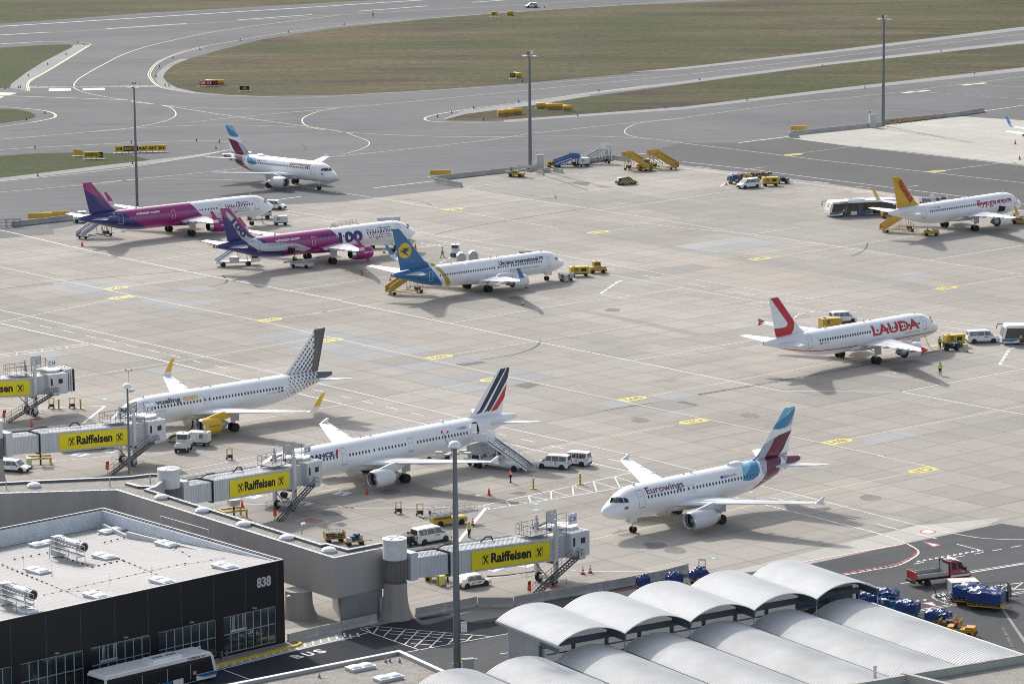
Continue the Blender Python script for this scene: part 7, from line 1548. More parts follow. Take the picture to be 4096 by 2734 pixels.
# --- buses
def bus(loc, rz, label, blue=True, txt=True, L=14.3, W=3.0, H=3.05):
    r = thing('apron_bus', label, 'bus', loc, rz, 'apron buses'); x0, x1 = -L / 2, L / 2; w_ = W / 2
    b = MB(); b.side([(x0, .28), (x1 - .15, .28), (x1 + .02, .7), (x1 - .02, 1.25), (x1 - .45, H - .35), (x1 - .75, H), (x0 + .3, H), (x0, H - .3)], -w_, w_, WCAR); b.build('body', r, False, bevel=.07)
    gl = mat('bus_window_glass', (.012, .014, .018), .08, var=.2, spec=.9, coat=.4)
    for sg in (1, -1):
        panel(r, ([(x0 + .5, sg * (w_ + .0), 1.0), (x1 - .42, sg * (w_ + .0), 1.0), (x1 - .78, sg * (w_ + .0), H - .42), (x0 + .25, sg * (w_ + .0), H - .42)])[::(-1 if sg > 0 else 1)], gl, 'side_window', .02)
        for k, xx in enumerate((3.6, .6, -2.6)):
            m = MB(); m.box((xx, sg * (w_ + .015), 1.42), (1.6, .03, 2.1), gl)
            for q in (-.8, 0, .8): m.box((xx + q, sg * (w_ + .03), 1.42), (.05, .03, 2.1), DARK)
            m.box((xx + .1, sg * (w_ + .032), 1.5), (.05, .03, 1.6), GREYL); m.build('door', r)
        if blue:
            m = MB(); m.side([(x1 - 1.75, .60), (x1 - .06, .62), (x1 - .06, .95), (x1 - 3.0, .95)], sg * (w_ + .012) - .01, sg * (w_ + .012) + .01, BLUEP); m.build('blue_stripe', r); m = MB(); m.side([(-1.6, .45), (1.0, .3), (1.4, .95), (-1.6, .95)][:4], sg * (w_ + .05) - .01, sg * (w_ + .05) + .01, BLUEP)
            m.side([(x1 - 1.7, .52), (x1 - .06, .52), (x1 - .06, .56), (x1 - 1.7, .56)], sg * (w_ + .012) - .01, sg * (w_ + .012) + .01, BLUEP)
            m.build('blue_stripe', r)
        checker(r, x1 - 2.9, sg * (w_ + .03), 1.25, .1)
        if txt:
            m = MB(); text_on(m, 'COBUS', (x1 - 3.0, sg * (w_ + .01), H - .34), (-sg, 0, 0), (0, 0, 1), .24, DARK, 1.6, bold=.04); text_on(m, '3000', (x1 - 1.75 if sg < 0 else x1 - 4.2, sg * (w_ + .01), H - .3), (-sg, 0, 0), (0, 0, 1), .16, DARK, .62, bold=.02); m.build('lettering', r)
    panel(r, [(x1 + .0, -w_ + .1, 1.25), (x1 + .0, w_ - .1, 1.25), (x1 - .44, w_ - .1, H - .38), (x1 - .44, -w_ + .1, H - .38)], gl, 'windscreen', .03)
    panel(r, [(x0 + .0, w_ - .1, 1.0), (x0 + .0, -w_ + .1, 1.0), (x0 + .0, -w_ + .1, H - .4), (x0 + .0, w_ - .1, H - .4)], gl, 'rear_window', .02)
    for x in (x1 - 2.4, x0 + 2.2):
        for sg in (1, -1): wheel(r, x, sg * (w_ - .16), .46, .3)
    m = MB(); m.box((1.3, 0, H + .1), (3.7, 1.9, .22), WHITE); m.box((1.3, 0, H + .2), (3.3, 1.2, .06), GREYL)
    for x in (.2, .65, 1.1, 1.9, 2.35, 2.8): m.lathe([(.18, 0), (.18, .05)], DARK, (x, 0, H + .22), n=12)
    m.build('roof_unit', r, bevel=.03); m = MB(); m.box((-3.5 if 0 else 4.0, .3, H + .01), (.9, .6, .03), GREYL); m.build('roof_hatch', r)
    for sg in (1, -1):
        m = MB(); m.path([(x1 - .5, sg * (w_ - .1), H - .2), (x1 + .35, sg * (w_ + .15), H - .25), (x1 + .4, sg * (w_ + .2), H - .75)], .06, DARK if sg < 0 else WHITE, 6); m.box((x1 + .4, sg * (w_ + .2), H - .8), (.12, .25, .4), DARK if sg < 0 else WHITE); m.build('wing_mirror', r)
        m = MB(); m.box((x1 + .02, sg * 1.1, .6), (.1, .4, .16), GREYL); m.build('headlight', r)
    return r
bb = G(612, 2756); bus(bb, math.atan2(-fd.y, -fd.x) + .0, 'white airport bus with a blue stripe in front of the black gate building')
bus(P_('13', 1225, 1478), R(196), 'white airport bus standing left of the orange-yellow tail', True, True)
bus(P_('23', 2500, 790), R(180), 'white airport bus cut by the right edge behind the white van', True, False)
# --- trucks, tractors, stairs
def cab_box(r, x, w_, h, z0, m, name='cab', L=1.5):
    b = MB(); b.side([(x - L / 2, z0), (x + L / 2, z0), (x + L / 2, z0 + h * .45), (x + L / 2 - .18, z0 + h), (x - L / 2, z0 + h)], -w_, w_, m); c_ = b.build(name, r, bevel=.03)
    for sg in (1, -1): panel(r, [(x - L * .36, sg * w_, z0 + h * .48), (x + L * .38, sg * w_, z0 + h * .48), (x + L * .32, sg * w_, z0 + h * .92), (x - L * .36, sg * w_, z0 + h * .92)][::(-1 if sg > 0 else 1)], GLASS, 'side_window', .015)
    panel(r, [(x + L / 2 - .0, -w_ * .85, z0 + h * .5), (x + L / 2 - .0, w_ * .85, z0 + h * .5), (x + L / 2 - .16, w_ * .85, z0 + h * .94), (x + L / 2 - .16, -w_ * .85, z0 + h * .94)], GLASS, 'windscreen', .02)
    panel(r, [(x - L / 2, w_ * .8, z0 + h * .5), (x - L / 2, -w_ * .8, z0 + h * .5), (x - L / 2, -w_ * .8, z0 + h * .92), (x - L / 2, w_ * .8, z0 + h * .92)], GLASS, 'rear_window', .02)
def rail_side(t, pts, h, m, post=5, r=.03):
    for a, b in zip(pts, pts[1:]): ladder_rail(t, a, b, h, m, post, r)
def stairs_on(r, m_side, x0, z0, x1, z1, w_=.85, deck=1.9, solid=True, hs=.95, txt=None, steps=16, stripe=BLUEP):
    """flight from foot (x0,z0) to top (x1,z1) then a landing"""
    t = MB(); a, b = Vector((x0, 0, z0)), Vector((x1, 0, z1)); n = steps
    for i in range(n): p = a.lerp(b, (i + .5) / n); t.box((p.x, 0, p.z), (abs(x1 - x0) / n * 1.1, w_ * 1.9, .05), GREY)
    s = 1 if x1 > x0 else -1; t.box((x1 + s * deck / 2, 0, z1), (deck, w_ * 2 + .3, .09), GREYL); t.build('steps', r)
    for sg in (1, -1):
        t = MB(); y = sg * (w_ + .05)
        lo, hi = (-.22, hs) if solid else (-.22, .18)
        t.side([(x0, z0 + lo), (x1, z1 + lo), (x1, z1 + hi), (x0, z0 + hi)] if x1 > x0 else [(x1, z1 + lo), (x0, z0 + lo), (x0, z0 + hi), (x1, z1 + hi)], y - .03, y + .03, m_side)
        if not solid: rail_side(t, [(x0, y, z0 + .1), (x1, y, z1 + .1)], .95, m_side, 8)
        if stripe and solid: t.side([(x0, z0 + .12), (x1, z1 + .12), (x1, z1 + .26), (x0, z0 + .26)] if x1 > x0 else [(x1, z1 + .12), (x0, z0 + .12), (x0, z0 + .26), (x1, z1 + .26)], y - .035, y + .035, stripe)
        if solid and hs < .9: rail_side(t, [(x0, y, z0 + hs), (x1, y, z1 + hs)], 1.0 - hs, m_side, 8)
        t.build('balustrade', r)
        t = MB(); yy = sg * (w_ + .12); xa, xb = x1, x1 + s * deck; t.side([(min(xa, xb), z1), (max(xa, xb), z1), (max(xa, xb), z1 + 1.05), (min(xa, xb), z1 + 1.05)], yy - .03, yy + .03, m_side); t.path([(xa, yy, z1 + 1.2), (xb, yy, z1 + 1.2)], .03, m_side, 5); t.build('landing_rail', r)
def towed_stairs(loc, rz, label, m, h=3.3, run=5.4, wheels=DARK, solid=True, stripe=BLUEP, hs=.95):
    r = thing('passenger_stairs', label, 'stairs', loc, rz, 'mobile passenger stairs'); stairs_on(r, m, -run / 2 - .6, .55, run / 2 - 1.1, h, solid=solid, stripe=stripe, hs=hs)
    t = MB()
    for y in (-.8, .8):
        t.box((0, y, .42), (run + .8, .12, .14), wheels)
        t.tube((run / 2 - .6, y, .45), (run / 2 - .9, y, h - .1), .05, wheels, 6); t.tube((run / 2 + .2, y, .45), (run / 2 + .3, y, h - .1), .05, wheels, 6); t.tube((run / 2 - .6, y, .45), (run / 2 + .3, y, h - .3), .035, wheels, 5); t.tube((run / 2 - 1.9, y, .5), (run / 2 - 2.2, y, h * .7), .05, wheels, 5)
    for x in (-run / 2, -run / 5, run / 5, run / 2): t.box((x, 0, .42), (.12, 1.7, .12), wheels)
    t.tube((run / 2 + .3, 0, .4), (run / 2 + 1.5, 0, .3), .05, wheels, 6); t.box((run / 2 - .4, 0, .75), (.8, 1.0, .5), DARK); t.build('chassis', r)
    for x in (-run / 2 + .3, run / 2 - .1):
        for y in (-1.0, 1.0): wheel(r, x, y, .28, .18)
    return r
def truck_stairs(loc, rz, label, m=WCAR):
    r = thing('stair_truck', label, 'stair truck', loc, rz, 'mobile passenger stairs'); stairs_on(r, m, -3.6, .9, 1.0, 3.75, w_=.8, deck=1.9, hs=.45)
    t = MB(); t.box((-.2, 0, .72), (7.0, 1.7, .3), WHITE_D); t.box((-.4, 0, 1.25), (1.6, 1.5, .8), WHITE_D)
    for x in (.4, 2.0):
        for y in (-.75, .75): t.tube((x, y, .9), (x + .2, y, 3.7), .05, GREYL, 6)
    t.tube((.2, -.75, .9), (2.2, -.75, 3.6), .04, GREYL, 5); t.tube((.2, .75, .9), (2.2, .75, 3.6), .04, GREYL, 5); t.build('chassis', r)
    cab_box(r, 3.4, .98, 1.45, .65, m, L=1.6); 
    for x in (-2.4, 2.2):
        for y in (-.9, .9): wheel(r, x, y, .42, .26)
    m_ = MB(); m_.box((3.4, 0, 2.16), (.4, .5, .1), ORANGE); m_.build('beacon', r); checker(r, -.2, -.9, 1.3); return r
def tractor(loc, rz, label, m=YEL, cabin=True, sc_=1.0, roof=None):
    r = thing('baggage_tractor', label, 'tractor', loc, rz, 'baggage and towing tractors'); r.scale = (sc_, sc_, sc_)
    t = MB(); t.box((0, 0, .62), (3.0, 1.5, .6), m); t.box((1.0, 0, 1.0), (1.1, 1.3, .35), m, tp=(.9, .9)); t.box((-1.1, 0, 1.0), (.7, 1.4, .3), m); t.box((1.55, 0, .45), (.15, 1.4, .3), DARK); t.box((-1.6, 0, .45), (.25, .3, .2), DARK); t.build('body', r, bevel=.04)
    if cabin:
        cab_box(r, -.15, .7, 1.15, .9, m if roof is None else WHITE_D, L=1.35)
        t = MB(); t.box((-.15, 0, 2.08), (1.6, 1.5, .08), roof or m); t.build('cab_roof', r)
    else:
        t = MB(); t.box((-.35, 0, .95), (.5, .9, .15), DARK); t.box((-.62, 0, 1.2), (.12, .9, .5), DARK); t.build('seat', r); t = MB(); t.tube((.15, -.2, .95), (.35, -.2, 1.3), .03, DARK, 5); t.lathe([(.16, 0), (.18, .02), (.16, .04)], DARK, (.35 - .03, -.2, 1.3), n=12); t.build('steering_wheel', r)
    for x in (-.95, .95):
        for y in (-.68, .68): wheel(r, x, y, .34, .24)
    t = MB(); t.box((-.15, 0, 2.16 if cabin else 1.45), (.2, .2, .1), ORANGE)
    if cabin: t.build('beacon', r)
    return r
def gpu(loc, rz, label, m, L=2.6, wd=1.5, h=1.25, dark=None, name='ground_power_unit'):
    r = thing(name, label, 'power unit', loc, rz, 'trailer power units'); t = MB(); t.box((0, 0, .55 + h / 2), (L, wd, h), m); t.box((0, 0, .5), (L + .2, wd - .1, .16), DARK)
    if dark: t.box((L * .2, 0, .55 + h * .55), (L * .3, wd + .02, h * .5), dark)
    t.box((-L * .3, 0, .55 + h + .05), (.5, .5, .12), GREY); t.build('housing', r, bevel=.06)
    t = MB()
    for sg in (1, -1):
        for k in range(4): t.box((-L * .28 + k * .16, sg * (wd / 2 + .01), .6 + h * .6), (.07, .03, h * .45), DARK)
    t.build('louvres', r); t = MB(); t.tube((L / 2, 0, .45), (L / 2 + 1.0, 0, .4), .04, DARK, 6); t.build('drawbar', r)
    for x in (-L * .33, L * .33):
        for y in (-wd / 2 + .05, wd / 2 - .05): wheel(r, x, y, .25, .16)
    return r
def belt_loader(loc, rz, label, m, L=7.0, beltc=DARK, rail=True, ang=.16):
    r = thing('belt_loader', label, 'belt loader', loc, rz, 'belt loaders'); t = MB(); t.box((0, 0, .62), (L * .62, 1.9, .55), m); t.box((-L * .1, .3, .98), (L * .3, 1.0, .25), m); t.build('chassis', r, bevel=.04)
    t = MB(); dz = math.tan(ang) * L / 2; t.side([(-L / 2, 1.25 - dz), (L / 2, 1.25 + dz), (L / 2, 1.45 + dz), (-L / 2, 1.45 - dz)], -.75, .45, GREYL); t.side([(-L / 2 - .1, 1.46 - dz), (L / 2 + .1, 1.46 + dz), (L / 2 + .1, 1.5 + dz), (-L / 2 - .1, 1.5 - dz)], -.6, .3, beltc); t.lathe([(.14, -.7), (.14, .4)], DARK, (-L / 2, 0, 1.38 - dz), 'Y', 10); t.lathe([(.14, -.7), (.14, .4)], DARK, (L / 2, 0, 1.38 + dz), 'Y', 10); t.build('conveyor', r)
    if rail:
        t = MB()
        for y in (-.78, .48): rail_side(t, [(-L * .35, y, 1.45 - dz * .7), (L * .45, y, 1.45 + dz * .9)], .85, GREYL, 7)
        t.build('guard_rail', r)
    for x in (-L * .2, L * .2):
        for y in (-.85, .85): wheel(r, x, y, .38, .25)
    t = MB(); t.box((-L * .22, .72, 1.2), (.5, .45, .5), DARK); t.box((-L * .3, .72, 1.5), (.12, .45, .6), DARK); t.build('seat', r); return r
def cart(loc, rz, label, m=YEL, tarp=None, L=2.8, wd=1.5, cage=True, load=None, low=False, name='baggage_cart'):
    r = thing(name, label, 'cart', loc, rz, 'baggage carts and dollies'); t = MB(); t.box((0, 0, .5), (L, wd, .12), m); t.tube((L / 2, 0, .4), (L / 2 + .9, 0, .35), .04, m, 6); t.box((L / 2 + .9, 0, .35), (.12, .25, .1), DARK); t.build('chassis', r)
    if cage:
        t = MB(); h = .8 if low else 1.25
        for x in (-L / 2, L / 2):
            t.box((x, 0, .55 + h / 2), (.05, wd, h), m)
        for y in (-wd / 2, wd / 2):
            for x in np.linspace(-L / 2, L / 2, 8): t.tube((x, y, .55), (x, y, .55 + h), .022, m, 4)
            for z in (.75, .55 + h * .5, .55 + h): t.tube((-L / 2, y, z), (L / 2, y, z), .025, m, 4)
        t.build('cage', r)
    if load:
        t = MB()
        for k in range(5): t.box((-L * .3 + k * L * .15, random.uniform(-.3, .3), .75 + random.uniform(0, .3)), (.6, .7, .5), random.choice(load), random.uniform(0, 1))
        t.build('load', r, bevel=.05)
    for x in (-L * .32, L * .32):
        for y in (-wd / 2 + .1, wd / 2 - .1): wheel(r, x, y, .24, .14)
    if tarp:
        b = bmesh.new(); bmesh.ops.create_grid(b, x_segments=26, y_segments=18, size=.5); rng = random.Random(L * 7 + loc[0])
        hh = .8 if low else 1.25
        ph1, ph2 = rng.uniform(0, 6), rng.uniform(0, 6)
        for v in b.verts:
            u, w_ = v.co.x * 2, v.co.y * 2; ed = max(abs(u), abs(w_)); dome = .55 * (1 - ed ** 1.8); n_ = .10 * math.sin(u * 7 + ph1 + w_ * 3) + .07 * math.sin(w_ * 11 + ph2 - u * 4) + .05 * math.sin(u * 17 + w_ * 13)
            z = .55 + hh + dome + n_ * (1 - ed * .3); sx, sy = L / 2 + .08, wd / 2 + .08
            if ed > .78: z = .55 + hh + .0 - (ed - .78) / .22 * (hh * .75) + n_ * .8; k = .78 / ed; u, w_ = u * k / .78 * (1 + .04 * (ed - .78)), w_ * k / .78 * (1 + .04 * (ed - .78))
            else: u, w_ = u / .78, w_ / .78
            v.co = (u * sx + n_ * .15, w_ * sy + n_ * .2, z)
        me = bpy.data.meshes.new('tarpaulin'); b.to_mesh(me); b.free(); me.materials.append(tarp); o = bpy.data.objects.new('tarpaulin', me); COL.objects.link(o); o.parent = r
    return r
BAGS = [mat('bag_dark', (.03, .03, .04), .7), mat('bag_blue', (.03, .06, .18), .6), mat('bag_white', (.5, .5, .48), .6)]
towed_stairs(P_('21', 652, 62), R(42), 'white and blue stairs on a black frame under the tail of the leftmost magenta airliner', WHITE_D, wheels=DARK, run=6.2)
truck_stairs(P_('21', 1622, 258), R(15), 'white stair truck behind the tail of the airliner numbered 100')
towed_stairs(P_('22', 438, 448), R(25), 'yellow stairs under the tail of the blue-tailed airliner', YEL, wheels=YEL, stripe=None)
towed_stairs(G(3590, 926), R(14), 'yellow stairs under the tail of the orange-yellow tailed airliner', YEL, wheels=YEL, stripe=None)
towed_stairs(P_('12', 2040, 1172), R(150), 'yellow stairs behind the yellow tug, left one of the pair', YEL, wheels=YEL, stripe=None, h=2.9)
towed_stairs(P_('12', 2215, 1160), R(150), 'yellow stairs with open frame, right one of the pair by the apron corner', YEL, wheels=YEL, stripe=None, h=2.9)
towed_stairs(P_('12', 1745, 1125), R(22), 'tall white stairs parked against the barrier wall', WHITE_D, wheels=DARK, h=3.0, run=6.0, hs=.4)
towed_stairs(P_('12', 1545, 1145), R(15), 'low blue and white stairs beside the mast', BLUEP, wheels=DARK, h=1.7, run=4.2, stripe=WHITE)
def af_stairs():
    r = thing('stair_truck', 'white stair truck standing at the open rear door of the striped-tail airliner', 'stair truck', T('32', 1085, 88), R(152), 'mobile passenger stairs'); stairs_on(r, WCAR, -4.6, .45, 1.1, 3.6, w_=.95, deck=2.2, hs=.4)
    t = MB(); t.box((0, 0, .75), (7.4, 1.9, .3), WHITE_D)
    for x in (.2, 1.6):
        for y in (-.8, .8): t.tube((x, y, .9), (x + 1.2, y, 3.4), .05, GREYL, 6)
    t.build('chassis', r); cab_box(r, 3.0, 1.0, 1.2, .65, WHITE_D, L=1.4)
    for x in (-2.7, 2.4):
        for y in (-1, 1): wheel(r, x, y, .42, .26)
    checker(r, .3, 1.02, 1.3)
af_stairs()
tractor(P_('22', 1760, 308), R(12), 'yellow tractor with cab in front of the blue-tailed airliner')
tractor(P_('12', 2085, 1170), R(190), 'yellow tractor with cab and driver between the yellow stairs', sc_=1.15)
tractor(P_('22', 783, 190), R(265), 'white open tractor seen from the front beside the person in the yellow vest', WHITE_D, roof=WHITE)
tractor(P_('23', 1705, 52), R(0), 'small yellow tug without a cab below the orange-yellow tailed airliner', cabin=False, sc_=.95)
tractor(P_('33', 1915, 1240), R(-20), 'orange-yellow tug with black seat driven past the barrel roofs', mat('orange_tug_paint', (.55, .25, .02), .45, var=.1), cabin=False)
tractor(P_('11', 560, 1527), R(190), 'small white tug behind the tail of the leftmost magenta airliner', WHITE_D)
tractor(P_('21', 1262, 1530), R(-98), 'white and blue tractor facing the camera beside the yellow engine', WHITE_D, sc_=1.15)
gpu(P_('21', 1372, 1493), R(165), 'white generator trailer coupled behind the white and blue tractor', WHITE_D, 2.9, 1.6, 1.4, name='ground_power_unit')
gpu(P_('11', 1930, 1546), R(15), 'white boxy power unit by the nose of the leftmost magenta airliner', WHITE_D)
gpu(P_('22', 1635, 330), R(12), 'yellow compressor trailer in front of the blue-tailed airliner', YELC, 3.4, 1.5, 1.2, DARK)
gpu(P_('23', 1862, 812), R(20), 'yellow compressor trailer beside the nose of the red-tailed airliner', YELC, 3.2, 1.5, 1.35, DARK)
gpu(P_('13', 600, 1278), R(10), 'yellow compressor trailer right of the white van facing the camera', YELC, 3.4, 1.6, 1.3, DARK)
gpu(P_('12', 1662, 1142), R(25), 'white power unit parked before the tall white stairs', WHITE_D, 2.4, 1.6, 1.3)
gpu(P_('23', 1012, 702), R(20), 'yellow air unit behind the fuselage of the red-tailed airliner', YEL, 3.4, 1.8, 1.5)
belt_loader(P_('32', 735, 470), R(24), 'yellow belt loader with grey rails near the centre mast', YELC, L=7.0, ang=.04)
belt_loader(P_('21', 2075, 272), R(-18), 'white belt loader with a driver under the wing of the airliner numbered 100', WHITE_D, L=6.2, rail=False)
belt_loader(P_('12', 1205, 1215), R(-22), 'yellow belt loader parked below the barrier wall by the mast', YEL, L=5.2)
belt_loader(G(4085, 895), R(-25), 'yellow belt loader by the engine of the orange-yellow tailed airliner', YEL, L=5.5)
for a in [(('13', 350, 1262), 20, 'yellow cart with blue cover, leftmost of the group by the white van', YEL, TARP), (('13', 420, 1232), 20, 'yellow cart standing behind the leftmost cart of the group', YEL, None), (('13', 500, 1228), 10, 'yellow cart behind the white van, third of the group', YEL, None),
          (('13', 570, 1225), 10, 'yellow high-sided cart, rearmost of the group by the white van', YEL, None), (('13', 683, 1262), 5, 'dark rail cart right of the yellow compressor', DARK, None), (('23', 1845, 840), 10, 'dark cart with red load before the compressor of the red-tailed airliner', DARK, None),
          (('22', 1545, 362), 20, 'small grey cart with bags at the nose of the blue-tailed airliner', GREYL, None), (('13', 1408, 1500), 10, 'yellow cart under the tailplane of the orange-yellow tailed airliner', YEL, None), (('12', 1450, 1150), 20, 'yellow cart between barrier blocks by the mast', YEL, None),
          (('32', 463, 615), 250, 'dark cage trailer hitched behind the white van 46', DARK, None), (('31', 2300, 590), 20, 'yellow cage cart parked at the gallery wall', YEL, None), (('32', 90, 610), 20, 'empty yellow flat cart beside the cage cart at the gallery wall', YEL, None), (('32', 635, 850), 10, 'yellow cart standing under bridge C31', YEL, None)]:
    cart(T(*a[0]), R(a[1]), a[2], a[3], a[4], L=2.4, wd=1.3, low=True, cage='flat' not in a[2], load=None if a[4] else BAGS)
cart(P_('33', 2085, 1050), R(-22), 'big cart under a blue tarpaulin, front one of the pair behind the silver container', YEL, TARP, L=3.7, wd=2.3)
cart(P_('33', 1975, 1018), R(-22), 'big cart under a blue tarpaulin, rear one of the pair behind the silver container', YEL, TARP, L=3.3, wd=2.2)
cart(P_('33', 1405, 1025), R(-25), 'yellow cart with blue cover and boxes at the roof edge', YEL, TARP, L=2.3, wd=1.4, low=True)
cart(P_('33', 1430, 1062), R(-25), 'light blue rail cart with bags, beside the yellow covered cart', mat('light_blue_paint', (.06, .22, .38), .5), None, L=2.6, wd=1.7, low=True, load=BAGS)
cart(P_('33', 1545, 1105), R(-25), 'blue cart heaped with shiny blue wrapping at the roof edge', mat('light_blue_paint', (.06, .22, .38), .5), TARP, L=2.3, wd=1.5, low=True)
cart(P_('33', 1755, 1170), R(-25), 'yellow cart with blue cover behind the person in orange', YEL, TARP, L=2.5, wd=1.5, low=True)
cart(P_('33', 1840, 1205), R(-25), 'open yellow cart between the covered cart and the orange-yellow tug', YEL, None, L=2.2, wd=1.5, low=True, load=BAGS)
cart(P_('33', 2160, 990), R(8), 'black cage cart with bags right of the tarpaulins', DARK, None, L=2.8, wd=1.6, load=BAGS)
cart(P_('33', 1280, 1045), R(-25), 'cart with blue cover half hidden behind the white parapet', YEL, TARP, L=1.7, wd=1.2, low=True)
cart(G(2697, 2350), R(30), 'cart with crumpled blue cover behind the arched canopy', YEL, TARP, L=1.6, wd=1.0, low=True)
cart(G(2795, 2334), R(30), 'yellow cart behind the arched canopy next to yellow posts', YEL, TARP, L=1.8, wd=1.1, low=True)
cart(G(2572, 2362), R(30), 'cart with blue bundle low behind the third arched roof', YEL, TARP, L=1.2, wd=.9, low=True)
# silver freight container on its dolly
r = thing('container_dolly', 'silver freight container on a low dolly beside the blue tarpaulins', 'container', P_('33', 1925, 985), R(8), None)
t = MB(); t.box((0, 0, .45), (3.4, 2.2, .15), DARK); t.path([(-1.7, 0, .4), (-3.0, 0, .3), (-3.3, 0, 1.6)], .05, DARK, 6); t.path([(-1.7, .5, .4), (-3.0, 0, .3)], .05, DARK, 6); t.build('dolly', r)
t = MB(); t.side([(-1.1, .55), (1.55, .55), (1.55, 2.15), (-1.55, 2.15), (-1.55, 1.1)], -1.0, 1.0, mat('container_aluminium', (.45, .46, .46), .35, .6, var=.25)); t.box((0, 0, 2.17), (3.2, 2.1, .05), mat('container_top', (.55, .53, .48), .6, var=.1)); t.build('container', r)
t = MB(); t.box((.3, -1.01, 1.85), (1.8, .02, .25), BLUEP); t.build('container_label', r)
for x in (-1, 1):
    for y in (-.8, .8): wheel(r, x, y, .22, .14)
# red flatbed
r = thing('flatbed_truck', 'red crew flatbed truck with a silver dropside body on the dark road', 'truck', P_('33', 1770, 868), R(24), None)
RT = mat('red_truck_paint', (.32, .012, .018), .3, var=.08, coat=.5); DRP = mat('dropside_aluminium', (.42, .43, .44), .45, .4, var=.15)
t = body_loft([(3.55, .75, .7, .45, 1.0), (3.3, .98, .85, .4, 1.25), (2.75, 1.0, .95, .4, 1.45), (2.6, 1.0, .96, .4, 1.5), (.75, 1.0, .96, .4, 1.55), (.7, 1.0, .95, .4, 1.55)], RT); rs = []
for x, z, w_ in ((2.75, 1.45, .92), (2.05, 2.42, .84), (1.6, 2.52, .84), (.9, 2.52, .84), (.7, 2.48, .84)): rs.append([(x, -.97, 1.4), (x, -w_, max(1.45, z - .15)), (x, -w_ * .9, max(1.46, z)), (x, w_ * .9, max(1.46, z)), (x, w_, max(1.45, z - .15)), (x, .97, 1.4)])
t.rings(rs, RT); t.build('cab', r, True, 35)
for sg in (1, -1):
    for q in ([(2.5, 1.55), (1.75, 1.55), (1.75, 2.3), (2.08, 2.3)], [(1.55, 1.55), (.95, 1.55), (.95, 2.3), (1.55, 2.3)]):
        f = lambda z: sg * (.97 - .11 * (z - 1.4) / .97 + .015); p = [(x, f(z), z) for x, z in q]; panel(r, p if sg < 0 else p[::-1], GLASS, 'side_window')
    t = MB(); t.box((2.0, sg * 1.01, .82), (2.5, .02, .24), WHITE); t.build('white_stripe', r); t = MB(); text_on(t, 'VIE', (2.3, sg * 1.022, 1.15), (-sg, 0, 0), (0, 0, 1), .2, WHITE, .6, bold=.03); t.build('lettering', r)
    t = MB(); t.box((2.62, sg * 1.15, 1.6), (.1, .25, .35), DARK); t.build('wing_mirror', r); t = MB(); t.box((3.3, sg * .78, .95), (.3, .3, .25), GREYL); t.build('headlight', r)
panel(r, [(2.78, -.8, 1.5), (2.78, .8, 1.5), (2.12, .76, 2.38), (2.12, -.76, 2.38)], GLASS, 'windscreen', .03)
t = MB(); t.box((-1.6, 0, .62), (5.0, .9, .2), DARK); t.box((-3.9, 0, .55), (.2, 1.9, .25), DARK); t.build('chassis', r)
t = MB(); t.box((-1.55, 0, .98), (4.2, 2.1, .1), mat('load_bed', (.25, .21, .17), .8, var=.2))
for sg in (1, -1):
    t.box((-1.55, sg * 1.05, 1.22), (4.2, .05, .42), DRP); [t.box((-1.55, sg * 1.08, 1.1 + k * .13), (4.2, .02, .03), GREYL) for k in range(3)]
t.box((.5, 0, 1.6), (.08, 2.1, 1.2), DRP)
for sg in (1, -1): t.box((.5, sg * 1.05, 1.75), (.12, .12, 1.6), DARK)
t.box((.5, 0, 2.5), (.14, 2.2, .12), DARK); t.build('dropside_body', r)
t = MB(); t.box((-3.75, 0, 1.25), (.12, 2.1, .95), RT); [t.box((-3.82, sg * .95, 1.25), (.04, .12, .85), ORANGE) for sg in (1, -1)]; t.build('tail_lift', r)
t = MB(); t.box((1.5, 0, 2.6), (.5, 1.4, .1), WHITE); t.box((1.0, .0, 2.6), (.3, .6, .14), WHITE); t.build('roof_light_bar', r); checker(r, .05, -1.09, 1.22, .1)
for x in (2.75, -2.2):
    for y in (-.88, .88): wheel(r, x, y, .36, .28 if x > 0 else .4)
# partly hidden trucks
r = thing('service_truck', 'low white truck half hidden under the nose of the leftmost magenta airliner', 'truck', P_('11', 1775, 1505), R(10)); t = MB(); t.box((0, 0, .9), (5.2, 1.9, .6), WHITE_D); t.build('body', r, bevel=.05); cab_box(r, 1.9, .95, 1.5, .6, WHITE_D)
for x in (-1.7, 1.8):
    for y in (-.85, .85): wheel(r, x, y, .4, .26)
r = thing('loader_truck', 'white truck under the nose of the airliner numbered 100', 'truck', G(1535, 992), R(10)); t = MB(); t.box((0, 0, 1.1), (6.5, 2.3, .8), WHITE_D); t.build('body', r, bevel=.05); t = MB(); text_on(t, 'CELEBI', (.8, -1.17, .95), (1, 0, 0), (0, 0, 1), .42, mat('pale_blue_lettering', (.1, .35, .5), .5), 2.2, bold=.02); t.build('lettering', r)
for x in (-2.2, 2.2):
    for y in (-1, 1): wheel(r, x, y, .45, .3)
r = thing('catering_truck', 'truck with a raised grey ribbed box behind the airliner numbered 100', 'truck', G(1548, 958), R(12)); t = MB(); t.box((0, 0, .95), (6.5, 2.3, .5), WHITE_D); t.box((.2, 0, 3.3), (4.4, 2.4, 2.0), GREYL); 
for k in range(14): t.box((-1.9 + k * .32, 0, 4.35), (.14, 2.4, .12), GREY)
for x in (-1.5, 1.5): t.tube((x, -.9, 1), (-x, -.9, 2.8), .08, GREY, 6); t.tube((x, .9, 1), (-x, .9, 2.8), .08, GREY, 6)
t.build('raised_body', r); cab_box(r, 3.4, 1.1, 1.9, .7, WHITE_D)
for x in (-2.2, 2.6):
    for y in (-1, 1): wheel(r, x, y, .45, .3)
